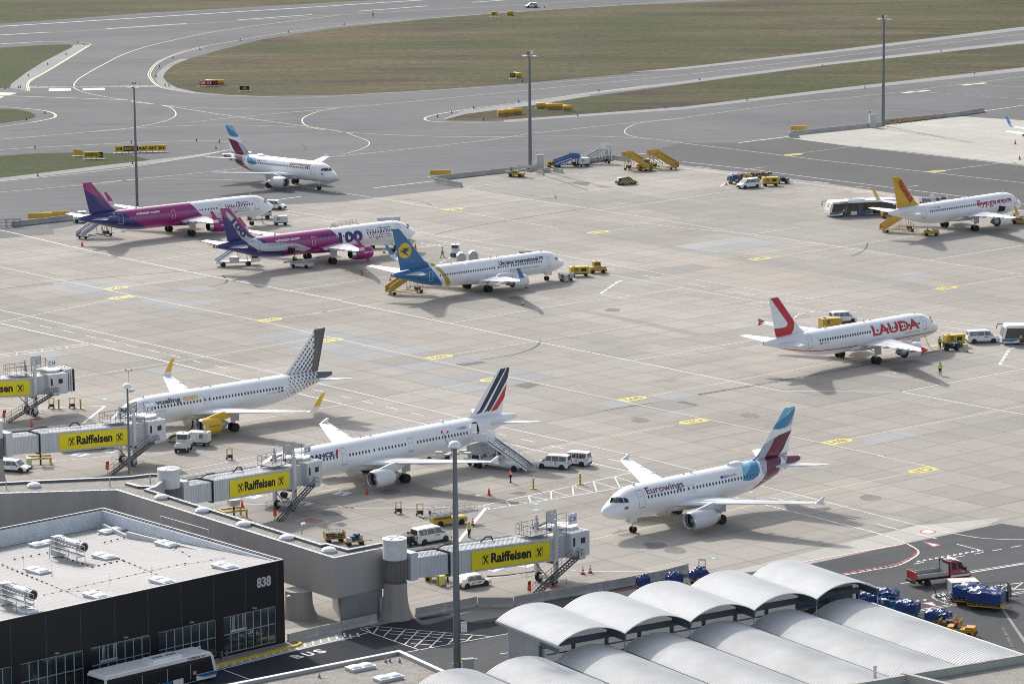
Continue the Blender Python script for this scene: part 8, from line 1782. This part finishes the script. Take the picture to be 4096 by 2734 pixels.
r = thing('service_truck', 'truck half hidden behind bridge C33 and its advert', 'truck', P_('21', 590, 1515), R(15)); t = MB(); t.box((0, 0, 1.0), (7.5, 2.2, .9), WHITE_D); t.box((-3.0, 0, .5), (1.2, 2.2, .5), YELB); t.build('body', r, bevel=.05)
for x in (-2.0, .6, 2.2):
    for y in (-.95, .95): wheel(r, x, y, .45, .3)
belt_loader(G(1370, 935), R(0), 'grey loader with hand rails showing behind the airliner numbered 100', GREYL, L=6.0)
belt_loader(G(1742, 1838), R(25), 'grey and white belt loader behind the wing of the striped-tail airliner', WHITE_D, L=6.5)
r = thing('service_truck', 'white truck with a tilted grey box behind the stairs of the striped-tail airliner', 'truck', G(1935, 1858), R(30)); t = MB(); t.box((0, 0, .9), (5.0, 2.0, .5), WHITE_D); t.box((-.4, 0, 2.1), (3.2, 1.9, 1.5), GREYL, ry=-.12); t.build('body', r, bevel=.05); cab_box(r, 2.1, .95, 1.5, .6, WHITE_D)
for x in (-1.6, 1.8):
    for y in (-.85, .85): wheel(r, x, y, .4, .26)
cart(G(3757, 812), R(20), 'cart with mixed bags behind the fuselage of the orange-yellow tailed airliner', GREYL, None, L=3.2, wd=1.5, load=BAGS)
cart(G(3700, 816), R(20), 'cart with pale bags left of the one behind the orange-yellow tailed airliner', GREYL, None, L=2.0, wd=1.4, load=BAGS, low=True)
for u_, v_, l_ in ((1845, 1062, 'grey freight container with a gabled top, left one behind the blue-tailed airliner'), (1893, 1055, 'grey freight container with a gabled top, right one behind the blue-tailed airliner'), (2107, 1046, 'dark freight container behind the front of the blue-tailed airliner')):
    r = thing('freight_container', l_, 'container', G(u_, v_), R(10), None); t = MB(); t.side([(-.8, .4), (.8, .4), (.8, 1.9), (.3, 2.4), (-.3, 2.4), (-.8, 1.9)] if u_ < 2000 else [(-1.2, .4), (1.2, .4), (1.2, 1.9), (-1.2, 1.9)], -.8, .8, STEEL if u_ < 2000 else DARK); t.box((0, 0, .3), (1.8, 1.6, .12), DARK); t.build('container', r)
    for x in (-.6, .6):
        for y in (-.6, .6): wheel(r, x, y, .2, .12)
r = thing('rack_stack', 'grey steel racks piled at the left end of the barrier wall', 'rack', T('11', 70, 1562), .1); t = MB()
for x in (-1.4, 0, 1.4):
    for z in (.3, .9, 1.5): t.tube((x - .6, -.6, z), (x + .6, -.6, z), .05, GREY, 5); t.tube((x - .6, .6, z), (x + .6, .6, z), .05, GREY, 5)
    for q in (-.6, .6): t.tube((x + q, -.6, 0), (x + q, -.6, 1.6), .05, GREY, 5); t.tube((x + q, .6, 0), (x + q, .6, 1.6), .05, GREY, 5)
t.build('frame', r)
# --- cones
CON = mat('cone_orange', (.62, .06, .03), .5, var=.08); 
def cone_proto(striped):
    t = MB(); t.box((0, 0, .03), (.42, .42, .05), DARK if striped else CON)
    if striped: t.lathe([(.17, .05), (.14, .2), (.11, .33), (.085, .45), (.06, .58), (.03, .72)], CON, n=14, ms=[CON, WHITE, CON, WHITE, CON])
    else: t.lathe([(.19, .05), (.03, .8)], CON, n=14)
    return t.mesh('traffic_cone')
CM = {k: cone_proto(k) for k in (True, False)}
def cone(p, label, striped, s=1.25):
    o = bpy.data.objects.new('traffic_cone', CM[striped]); COL.objects.link(o); o.location = p; o.scale = (s, s, s); tag(o, label, 'cone', 'traffic cones')
for t_, x, y, s_, l in [('32', 1660, 812, 1, 'striped cone, left of the pair right of the bridge C31 stairs'), ('32', 1711, 803, 1, 'striped cone, right of the pair right of the bridge C31 stairs'), ('32', 903, 477, 1, 'striped cone beside the person at the belt loader'), ('32', 175, 265, 0, 'red cone in front of the white engine of the striped-tail airliner'), ('32', 1015, 271, 0, 'red cone alone on the apron left of the centre mast'),
                        ('31', 1666, 354, 0, 'red cone in front of bridge C32'), ('21', 565, 122, 0, 'red cone below the stairs of the leftmost magenta airliner'), ('21', 1472, 135, 0, 'red cone left of the tail of the airliner numbered 100'), ('22', 141, 320, 0, 'red cone left of the tail of the blue-tailed airliner'), ('22', 184, 222, 0, 'red cone below the magenta engine of the airliner numbered 100'),
                        ('22', 292, 170, 1, 'striped cone by the truck under the airliner numbered 100'), ('22', 508, 143, 0, 'red cone left of the person by the white tractor'), ('22', 336, 360, 1, 'striped cone left of the yellow stairs of the blue-tailed airliner'), ('22', 1271, 412, 1, 'striped cone below the wing tip of the blue-tailed airliner'), ('22', 1246, 529, 1, 'striped cone standing in the wing shadow of the blue-tailed airliner'),
                        ('13', 296, 1270, 1, 'striped cone left of the white van facing the camera'), ('13', 2285, 992, 0, 'red cone on the pale concrete near the green tail'), ('13', 2316, 1098, 0, 'red cone at the right edge above the dark taxilane'), ('21', 218, 1370, 0, 'red cone at the foot of the bridge C34 stairs')]:
    cone(T(t_, x, y), l, bool(s_))
# --- barrier walls
def barrier_mesh(L, h=.85):
    t = MB(); w_ = .3; pr = [(-w_, 0), (w_, 0), (w_, .1), (.13, .32), (.09, h), (-.09, h), (-.13, .32), (-w_, .1)]
    t.rings([[(x, p[0], p[1]) for p in pr][::-1] for x in (-L / 2, L / 2)], CONC); return t.mesh('concrete_barrier')
def barriers(pts, n, label, h=.85, grp='concrete barrier blocks'):
    for a, b in zip(pts, pts[1:]):
        L = (b - a).length; k = max(1, int(round(L / n))); me = barrier_mesh(L / k - .06, h)
        for i in range(k):
            o = bpy.data.objects.new('concrete_barrier', me); COL.objects.link(o); p = a.lerp(b, (i + .5) / k); o.location = p; o.rotation_euler[2] = math.atan2((b - a).y, (b - a).x); tag(o, label, 'barrier', grp)
barriers(TP('32', [(512, 1108), (722, 1066), (932, 1030)]), 6.0, 'pale concrete barrier block in the row left of the centre mast foot', 1.05, 'concrete barrier blocks along the service road')
barriers(TP('32', [(936, 1036), (1182, 1036)]), 7, 'pale concrete barrier block at the bend right of the centre mast', 1.05, 'concrete barrier blocks along the service road')
barriers(TP('32', [(1187, 1030), (1395, 993), (1800, 925), (2198, 848)]) + TP('33', [(35, 800)]), 7.0, 'pale concrete barrier block in the row between bridge C31 and the arched roofs', 1.05, 'concrete barrier blocks along the service road')
barriers(TP('31', [(1980, 1285), (2195, 1232), (2349, 1200)]) + TP('32', [(242, 1145)]), 6.0, 'pale concrete barrier block in the row under the gallery', 1.0, 'concrete barrier blocks along the service road')
barriers(TP('12', [(640, 1252), (735, 1270), (830, 1287)]), 6, 'barrier block at the left end of the apron tongue', 1.0)
barriers(TP('12', [(650, 1243), (715, 1232), (1275, 1170), (1370, 1160)]), 6, 'barrier block in the long row left of the top centre mast', 1.0)
barriers(TP('12', [(1275, 1182), (1380, 1165)]), 6, 'barrier block at the foot of the top centre mast', 1.0); barriers(TP('12', [(1620, 1132), (1850, 1098)]), 6, 'barrier block behind the tall white stairs', 1.0); barriers(TP('12', [(1857, 1097), (1985, 1112)]), 6, 'barrier block left of the yellow stairs', 1.0)
barriers(TP('12', [(1345, 1198), (1390, 1207)]), 4, 'single short barrier block nearest the camera by the top centre mast', .9); barriers(TP('12', [(1360, 1190), (1433, 1180)]), 4, 'barrier block behind the short one by the top centre mast', .9); barriers(TP('12', [(1458, 1182), (1522, 1192)]), 4, 'barrier block right of the short ones by the top centre mast', .9)
barriers(TP('13', [(728, 945), (800, 948)]), 5, 'barrier block at the left end of the pale pad', 1.0); barriers(TP('13', [(738, 932), (1240, 880), (1365, 868)]), 6, 'barrier block in the row left of the rightmost mast', 1.0); barriers(TP('13', [(1380, 850), (1890, 798), (2070, 768)]), 6, 'barrier block in the row right of the rightmost mast', 1.0)
barriers(TP('11', [(80, 1558), (520, 1508)]), 6, 'barrier block behind the tail of the leftmost magenta airliner', 1.0)
# --- taxiway signs
SGY = mat('sign_yellow', (.62, .42, .02), .5, var=.06); SGK = mat('sign_black', (.015, .015, .015), .5, var=0); SGR = mat('sign_red', (.40, .02, .02), .5, var=0); SGO = mat('sign_housing_yellow', (.60, .36, .04), .5, var=.12)
def sign(t_, x, y, segs, label, h=1.15, rz=None, z0=.35):
    """segs: list of (text, length, face, ink)"""
    p = T(t_, x, y); L = sum(s[1] for s in segs); r = thing('taxiway_sign', label, 'sign', p, R(10) if rz is None else rz, 'taxiway guidance signs'); x_ = -L / 2
    for txt, l, f, ink in segs:
        m = MB(); m.box((x_ + l / 2, 0, z0 + h / 2), (l - .04, .28, h), f); b = m.build('sign_face', r, bevel=.02)
        if txt: m = MB(); text_on(m, txt, (x_ + l / 2, -.15, z0 + h * .22), (1, 0, 0), (0, 0, 1), h * .56, ink, min(l * .85, len(txt) * h * .5), bold=.04); m.build('lettering', b)
        x_ += l
    m = MB(); [m.box((-L / 2 + .3 + k * (L - .6) / max(1, int(L / 1.4)), 0, z0 / 2), (.12, .12, z0), GREY) for k in range(int(L / 1.4) + 1)]; m.box((0, .1, .01), (L + .8, 1.0, .03), CONC); m.build('sign_foot', r); return r
sign('11', 967, 1048, [('←M', 1.9, SGY, SGK), ('EXIT12', 3.3, SGK, SGY), ('↖A7', 2.2, SGY, SGK), ('A8↑', 2.2, SGY, SGK), ('M→', 1.9, SGY, SGK)], 'long yellow and black direction sign right of the lower left grass', 1.2, R(9))
sign('11', 645, 1092, [('←EXIT12', 3.3, SGY, SGK), ('L', .9, SGK, SGY)], 'short yellow sign with a black end on the lower left grass', 1.2, R(-6))
sign('11', 537, 1074, [('', 2.2, SGY, SGK)], 'yellow sign seen at an angle left of the short one on the grass', 1.2, R(-25))
sign('11', 1436, 594, [('29 11', 3.3, SGR, WHITE), ('A8', 1.6, SGK, SGR)], 'red runway holding sign on the big middle grass', 1.2, R(0))
sign('11', 1682, 628, [('A8', 2.6, SGK, SGY)], 'small black sign right of the red one on the grass', 1.1, R(0)); sign('12', 1176, 541, [('M', 1.3, SGK, SGY)], 'small black sign beside drum signs left of the centre mast', 1.1, R(0))
sign('12', 1052, 115, [('EXIT', 1.9, SGY, SGK)], 'small yellow sign at the far edge of the big grass', 1.2, R(-15))
sign('11', 275, 1512, [('', 4.8, SGO, SGK)], 'blank yellow board, left of the pair behind the leftmost magenta airliner', 1.0, R(8)); sign('11', 392, 1500, [('', 4.8, SGO, SGK)], 'blank yellow board, right of the pair behind the leftmost magenta airliner', 1.0, R(8))
sign('12', 680, 1213, [('', 4.6, SGO, SGK)], 'blank yellow board at the left end of the apron tongue', 1.0, R(8)); sign('13', 794, 905, [('', 3.8, SGO, SGK)], 'blank yellow board at the left end of the pale pad', 1.0, R(8))
def drum(t_, x, y, L, label, rz=-.1):
    r = thing('drum_sign', label, 'sign', T(t_, x, y), rz, 'yellow round-backed signs on the grass'); m = MB(); m.lathe([(.02, -L / 2), (.62, -L / 2), (.65, -L / 2 + .05), (.65, L / 2 - .05), (.62, L / 2), (.02, L / 2)], SGO, (0, 0, .8), 'X', 18); m.build('drum', r, True, 40); m = MB(); m.box((0, 0, .08), (L + .4, 1.2, .12), CONC); m.build('sign_foot', r)
for a in [('12', 1395, 745, 3.9, 'long yellow drum sign, left of three on the narrow grass tongue'), ('12', 1468, 750, 4.6, 'longest yellow drum sign, middle of three on the narrow grass tongue'), ('12', 1557, 762, 2.4, 'short yellow drum sign, right of three on the narrow grass tongue', -.35), ('12', 1097, 797, 1.6, 'short yellow drum sign nearest the tip of the grass tongue', .15), ('12', 1139, 791, 3.0, 'yellow drum sign second from the tip of the grass tongue', .15),
          ('12', 1193, 785, 3.6, 'yellow drum sign third from the tip of the grass tongue', .15), ('12', 1197, 531, 1.0, 'small yellow drum sign by the black sign left of the centre mast', -.3), ('12', 1219, 536, 1.6, 'yellow drum sign touching the small one left of the centre mast', -.3), ('12', 1160, 106, 2.0, 'single yellow drum sign at the far edge of the big grass'), ('11', 1480, 584, 5.0, 'long yellow drum sign behind the red sign on the grass', .1)]: drum(*a)
# --- posts, rope stands, odds and ends
def post(p, label):
    r = thing('barrier_post', label, 'post', p, 0, 'yellow tape posts'); m = MB(); m.box((0, 0, .05), (.9, .6, .08), YEL); m.box((0, 0, .7), (.22, .22, 1.3), YEL); m.box((0, 0, 1.4), (.3, .3, .18), YELB); m.build('pillar', r)
for a in [('32', 1320, 228, 'yellow post on the apron, left of the pair near the hatched lane'), ('32', 1642, 196, 'yellow post beside the hatched lane, right of the pair'), ('21', 405, 1243, 'yellow post, left one behind bridge C34'), ('21', 555, 1243, 'yellow post, right one behind bridge C34')]: post(T(*a[:3]), a[3])
def tool_stand(p, label):
    r = thing('chock_stand', label, 'stand', p, .3, 'yellow wheeled chock stands'); m = MB()
    for x in (-.35, .35):
        for y in (-.25, .25): m.tube((x, y, .15), (x, y, 1.55), .03, YEL, 5)
    for z in (.3, 1.5):
        m.tube((-.35, -.25, z), (.35, -.25, z), .03, YEL, 5); m.tube((-.35, .25, z), (.35, .25, z), .03, YEL, 5)
    m.build('frame', r); m = MB(); m.box((0, 0, .5), (.66, .46, .42), DARK); m.build('rubber_chocks', r); m = MB()
    for x in (-.3, 0, .3): m.lathe([(.02, 0), (.14, .03), (.14, .1), (.02, .13)], YEL, (x, 0, 1.5), n=10)
    m.build('beacons', r)
    for x in (-.35, .35): wheel(r, x, .3, .14, .06)
for a in [('32', 393, 398, 'yellow chock stand, left of the pair near the belt loader'), ('32', 540, 412, 'yellow chock stand, right of the pair near the belt loader'), ('21', 355, 1240, 'yellow chock stand, left one behind bridge C34'), ('21', 497, 1238, 'yellow chock stand, right one behind bridge C34'), ('31', 1580, 26, 'yellow chock stand between the white tractor and bridge C32'), ('33', 130, 800, 'yellow chock stand beyond the arched canopy')]: tool_stand(T(*a[:3]), a[3])
def bin_(p, label, m=mat('lime_bin', (.50, .58, .16), .5, var=.1)):
    r = thing('wheeled_bin', label, 'bin', p, .4); t = MB(); t.box((0, 0, .62), (.55, .6, 1.0), m, tp=(1.15, 1.15)); t.box((0, 0, 1.17), (.68, .74, .09), m); t.build('bin_body', r); wheel(r, .3, -.25, .12, .06); wheel(r, .3, .25, .12, .06)
bin_(T('32', 690, 892), 'lime green wheeled bin under bridge C31'); bin_(T('23', 1940, 848), 'pale green bin trolley right of the compressor of the red-tailed airliner', mat('pale_green_plastic', (.42, .48, .32), .5)); bin_(T('13', 718, 1262), 'pale green bin trolley at the right end of the yellow group', mat('pale_green_plastic', (.42, .48, .32), .5)); bin_(T('31', 200, 75), 'pale green bin by the white estate car', mat('pale_green_plastic', (.42, .48, .32), .5)); bin_(T('22', 1540, 368), 'pale green bin on the cart at the nose of the blue-tailed airliner', mat('pale_green_plastic', (.42, .48, .32), .5))
def trestle(p, rz, label):
    r = thing('steel_trestle', label, 'trestle', p, rz, 'yellow steel guard frames'); m = MB()
    m.box((0, -.9, 1.0), (3.2, .22, .22), YEL); m.box((0, .9, 1.0), (3.2, .22, .22), YEL); m.box((-1.5, 0, 1.0), (.22, 1.8, .22), YEL)
    for x in (-1.5, 1.5):
        for y in (-.9, .9): m.box((x, y, .45), (.2, .2, .9), YEL)
    m.build('frame', r); m = MB(); m.box((.2, 0, 1.9), (1.1, .9, .8), GREYL, tp=(1.3, 1.3)); m.tube((.2, 0, 0), (.2, 0, 1.6), .12, DARK, 8); m.build('outlet_head', r)
trestle(T('31', 270, 60), .2, 'yellow steel guard frame under bridge C33'); trestle(T('32', 720, 868), .5, 'yellow steel guard frame under bridge C31'); trestle(T('31', 1600, 425), .5, 'hazard-striped outlet on a frame below bridge C32')
r = thing('control_cabinet', 'grey control cabinet with a red and white lamp by the top centre mast', 'cabinet', T('12', 1365, 1160), .1, 'cabinets beside the masts'); m = MB(); m.box((0, 0, 1.5), (1.6, 1.0, 3.0), GREYL); m.box((0, 0, 3.05), (1.8, 1.2, .1), GREY); m.build('housing', r); m = MB(); m.lathe([(.2, 3.1), (.2, 3.5)], REDP, (-.7, 0, .4), n=8); m.lathe([(.22, 3.6), (.22, 3.75)], WHITE, (-.7, 0, .1), n=8); m.build('lamp', r)
r = thing('control_cabinet', 'grey control cabinet left of the rightmost mast', 'cabinet', T('13', 1303, 876), .1, 'cabinets beside the masts'); m = MB(); m.box((0, 0, 1.5), (1.6, 1.0, 3.0), GREYL); m.box((0, 0, 3.05), (1.8, 1.2, .1), GREY); m.build('housing', r); m = MB(); m.lathe([(.2, 3.1), (.2, 3.5)], REDP, (-.6, 0, .4), n=8); m.build('lamp', r)
# tow bars along the barrier
for k in range(11):
    a = T('13', 1395 + k * 35, 858 - k * 4.6); t = MB(); t.tube((-2.2, 0, .45), (2.2, .2, .45), .07, YEL, 6); t.box((-2.2, 0, .4), (.3, .5, .3), DARK); t.box((2.2, .2, .35), (.4, .8, .1), REDP if k % 3 == 0 else YEL); t.tube((-.5, .1, .45), (-.5, .6, .1), .04, YEL, 5); o = t.build('tow_bar', None, rz=.1 + (k % 3) * .2, loc=a); tag(o, 'yellow tow bar lying in the row right of the rightmost mast', 'tow bar', 'yellow tow bars by the barrier')
# small edge lights along the taxiways
em = MB(); em.lathe([(.16, 0), (.16, .12), (.08, .2), (.1, .42), (.02, .5)], mat('edge_light_blue', (.03, .05, .25), .3, var=0), n=8); em_me = em.mesh('taxiway_light')
for t_, x, y in [('11', 535, 296), ('11', 577, 311), ('11', 455, 377), ('11', 328, 446), ('11', 194, 524), ('11', 35, 612), ('11', 127, 606), ('11', 140, 604), ('11', 1190, 402), ('11', 1375, 344), ('11', 1097, 464), ('11', 1068, 528), ('11', 1136, 590), ('11', 1162, 595), ('11', 1652, 279), ('11', 1985, 224), ('11', 182, 826), ('11', 308, 782), ('11', 903, 985), ('11', 240, 1019), ('11', 912, 1128), ('11', 260, 1210), ('11', 1352, 972), ('11', 1509, 980), ('11', 1485, 1023),
                 ('12', 757, 778), ('12', 660, 805), ('12', 908, 746), ('12', 1219, 703), ('12', 1769, 630), ('12', 2230, 746), ('12', 1624, 797), ('12', 975, 828), ('12', 1398, 55), ('12', 1243, 565), ('13', 115, 552), ('13', 961, 457), ('13', 1775, 355), ('13', 2003, 512), ('13', 440, 693), ('13', 1251, 608), ('12', 18, 173), ('12', 1915, 30)]:
    o = bpy.data.objects.new('taxiway_light', em_me); COL.objects.link(o); o.location = T(t_, x, y); o.scale = (1.3, 1.3, 1.3); tag(o, 'small blue edge light beside a taxiway', 'light', 'taxiway edge lights')
# hoses
def hose(pts, r, m_, label, t_=None):
    p = smooth_line([G(*q) + Vector((0, 0, q[2] if 0 else r)) if len(q) == 2 else G(*q) for q in pts], 6); t = MB(); t.path(p, r, m_, 6); tag(t.build('hose'), label, 'hose')
def HZ(t_, pts): return [(TS[t_][0] + a / 1.7196, TS[t_][1] + b / 1.7196, z) for a, b, z in pts]
hose(HZ('21', [(1325, 1320, 1.9), (1322, 1365, 1.0), (1300, 1395, .2), (1220, 1415, .15), (1165, 1440, .15), (1165, 1462, .15), (1215, 1472, .5)]), .13, DARK, 'thick black air hose from the yellow-engined airliner to the generator trailer')
hose(HZ('23', [(1668, 740, 2.4), (1675, 770, 1.2), (1690, 800, .1), (1740, 815, .1), (1800, 816, .5)]), .07, YELB, 'yellow power cable from the red-tailed airliner to the compressor')
hose(HZ('22', [(1468, 282, 1.5), (1478, 300, .8), (1495, 348, .05)]), .06, YEL, 'cable hanging from the nose of the blue-tailed airliner'); hose(HZ('11', [(1803, 1480, 2.2), (1805, 1525, .3), (1850, 1548, .08), (1895, 1545, .4)]), .07, DARK, 'black cable from the leftmost magenta airliner to its power unit')
hose([(G_[0], G_[1]) for G_ in [(1366 + 1000 / 1.7196, 1822 + 830 / 1.7196), (1366 + 1150 / 1.7196, 1822 + 820 / 1.7196), (1366 + 1370 / 1.7196, 1822 + 788 / 1.7196)]], .05, DARK, 'black cable lying on the concrete under bridge C31')
# --- people
def person(p, rz, label, top, legs, pose='stand', hair=(.05, .035, .025), vest=None, s=1.0, seated=False, held=None):
    r = thing('person', label, 'person', p, rz, None); J = {}
    hip = .92 if not seated else .55
    J['pel'] = (0, 0, hip); J['waist'] = (0, 0, hip + .14); J['chest'] = (.01, 0, hip + .36); J['neck'] = (.01, 0, hip + .56); J['head0'] = (.02, 0, hip + .64); J['head1'] = (.03, 0, hip + .80)
    st = .22 if pose == 'walk' else .03
    for q, sg in (('l', 1), ('r', -1)):
        f = st * sg; J['hip' + q] = (0, sg * .09, hip - .03)
        if seated: J['kn' + q] = (.42, sg * .12, hip); J['an' + q] = (.45, sg * .12, .1 + hip - .5)
        else: J['kn' + q] = (f * .9 + .02, sg * .10, .48); J['an' + q] = (f * 1.4 - (.05 if f < 0 else 0), sg * .11, .09)
        J['toe' + q] = (J['an' + q][0] + .17, sg * .12, J['an' + q][2] - .045)
        J['sh' + q] = (.0, sg * .185, hip + .50)
        if pose == 'arms': J['el' + q] = (.12, sg * .25, hip + .28); J['wr' + q] = (.32, sg * .14, hip + .30 + (.15 if sg > 0 else 0))
        else: J['el' + q] = (-f * .6 - .02, sg * .25, hip + .22); J['wr' + q] = (-f * .8 + .08, sg * .26, hip - .03)
        J['ha' + q] = tuple(Vector(J['wr' + q]) + (Vector(J['wr' + q]) - Vector(J['el' + q])).normalized() * .09)
    def skin(names, edges, rad, m, nm, par):
        me = bpy.data.meshes.new(nm); ix = {n: i for i, n in enumerate(names)}; me.from_pydata([J[n] for n in names], [(ix[a], ix[b]) for a, b in edges], []); me.materials.append(m); o = bpy.data.objects.new(nm, me); COL.objects.link(o); o.parent = par
        o.modifiers.new('skin', 'SKIN'); me.skin_vertices if False else None
        sv = me.skin_vertices[0].data if me.skin_vertices else None
        if sv is None:
            bm = bmesh.new(); bm.from_mesh(me); L_k = bm.verts.layers.skin.verify(); bm.verts.ensure_lookup_table()
            for n in names: bm.verts[ix[n]][L_k].radius = (rad[n], rad[n])
            bm.verts[0][L_k].use_root = True; bm.to_mesh(me); bm.free()
        else:
            for n in names: sv[ix[n]].radius = (rad[n], rad[n])
            sv[0].use_root = True
        sb = o.modifiers.new('sub', 'SUBSURF'); sb.levels = 1; sb.render_levels = 1; me.update(); return o
    rad = dict(pel=.15, waist=.135, chest=.155, neck=.06, head0=.085, head1=.095)
    for q in 'lr': rad.update({'hip' + q: .10, 'kn' + q: .068, 'an' + q: .048, 'toe' + q: .04, 'sh' + q: .075, 'el' + q: .05, 'wr' + q: .036, 'ha' + q: .042})
    names = ['pel', 'waist', 'chest', 'neck', 'head0', 'head1'] + [a + q for q in 'lr' for a in ('hip', 'kn', 'an', 'toe', 'sh', 'el', 'wr', 'ha')]
    edges = [('pel', 'waist'), ('waist', 'chest'), ('chest', 'neck'), ('neck', 'head0'), ('head0', 'head1')] + sum([[('pel', 'hip' + q), ('hip' + q, 'kn' + q), ('kn' + q, 'an' + q), ('an' + q, 'toe' + q), ('chest', 'sh' + q), ('sh' + q, 'el' + q), ('el' + q, 'wr' + q), ('wr' + q, 'ha' + q)] for q in 'lr'], [])
    skin(names, edges, rad, SKIN, 'body', r)
    g = {k: v * 1.13 + .012 for k, v in rad.items()}; tn = ['pel', 'waist', 'chest'] + [a + q for q in 'lr' for a in ('sh', 'el', 'wr')]
    skin(tn, [('pel', 'waist'), ('waist', 'chest')] + sum([[('chest', 'sh' + q), ('sh' + q, 'el' + q), ('el' + q, 'wr' + q)] for q in 'lr'], []), g, top, 'jacket', r)
    g2 = {k: v * 1.1 + .008 for k, v in rad.items()}; ln = ['pel'] + [a + q for q in 'lr' for a in ('hip', 'kn', 'an')]
    skin(ln, sum([[('pel', 'hip' + q), ('hip' + q, 'kn' + q), ('kn' + q, 'an' + q)] for q in 'lr'], []), g2, legs, 'trousers', r)
    for q in 'lr': m = MB(); a = J['an' + q]; m.box((a[0] + .06, a[1], a[2] - .03), (.28, .1, .11), DARK, tp=(.7, .85), sh=(-.03, 0)); m.build('shoe', r)
    m = MB(); h = J['head1']; m.lathe([(.105, -.02), (.112, .04), (.09, .1), (.04, .135), (.005, .14)], mat('hair_%d' % int(hair[0] * 1000), hair, .8), (h[0] - .015, h[1], h[2]), n=12); m.build('hair', r)
    if vest: m = MB(); m.lathe([(.20, .0), (.205, .05)], WHITE, (0, 0, hip + .12), n=12); m.lathe([(.205, .0), (.21, .05)], WHITE, (0, 0, hip + .3), n=12); m.build('reflective_band', r)
    r.scale = (s, s, s); return r
HV = mat('hi_vis_yellow', (.50, .65, .03), .6, var=.1); HO = mat('hi_vis_orange', (.85, .12, .02), .6, var=.1); NVY = mat('navy_cloth', (.015, .02, .045), .8); GRC = mat('grey_cloth', (.12, .13, .14), .8)
person(T('32', 1163, 183), R(200), 'person in an orange jacket and dark trousers below the white stairs', HO, NVY, 'arms', vest=True)
person(T('32', 879, 560), R(250), 'person in a yellow vest over dark clothes beside the belt loader', HV, NVY, 'arms')
person(T('22', 694, 203), R(10), 'person in a yellow vest and grey trousers walking left of the white open tractor', HV, GRC, 'walk', vest=True, s=1.05)
person(T('23', 1766, 829), R(260), 'person in a yellow vest standing at the nose of the red-tailed airliner', HV, NVY, 'stand', s=1.05)
person(T('23', 1768, 1012), R(90), 'person in a bright yellow jacket and black trousers walking alone on the apron', HV, mat('black_cloth', (.012, .012, .014), .8), 'walk', vest=True, s=1.08)
person(T('12', 218, 116), R(300), 'person in a yellow vest walking on the far runway', HV, NVY, 'walk', s=1.05)
person(T('33', 1878, 1212), R(60), 'person in an orange vest with grey hair beside the orange-yellow tug', HO, NVY, 'stand', hair=(.3, .29, .28), vest=True)
person(T('21', 2028, 262) + Vector((0, 0, .7)), R(-18), 'driver in a yellow jacket seated on the white belt loader', HV, NVY, 'arms', seated=True)
person(T('12', 2085, 1170) + Vector((.3, 0, .75)), R(190), 'driver in a yellow jacket inside the yellow tractor cab', HV, NVY, 'arms', seated=True)
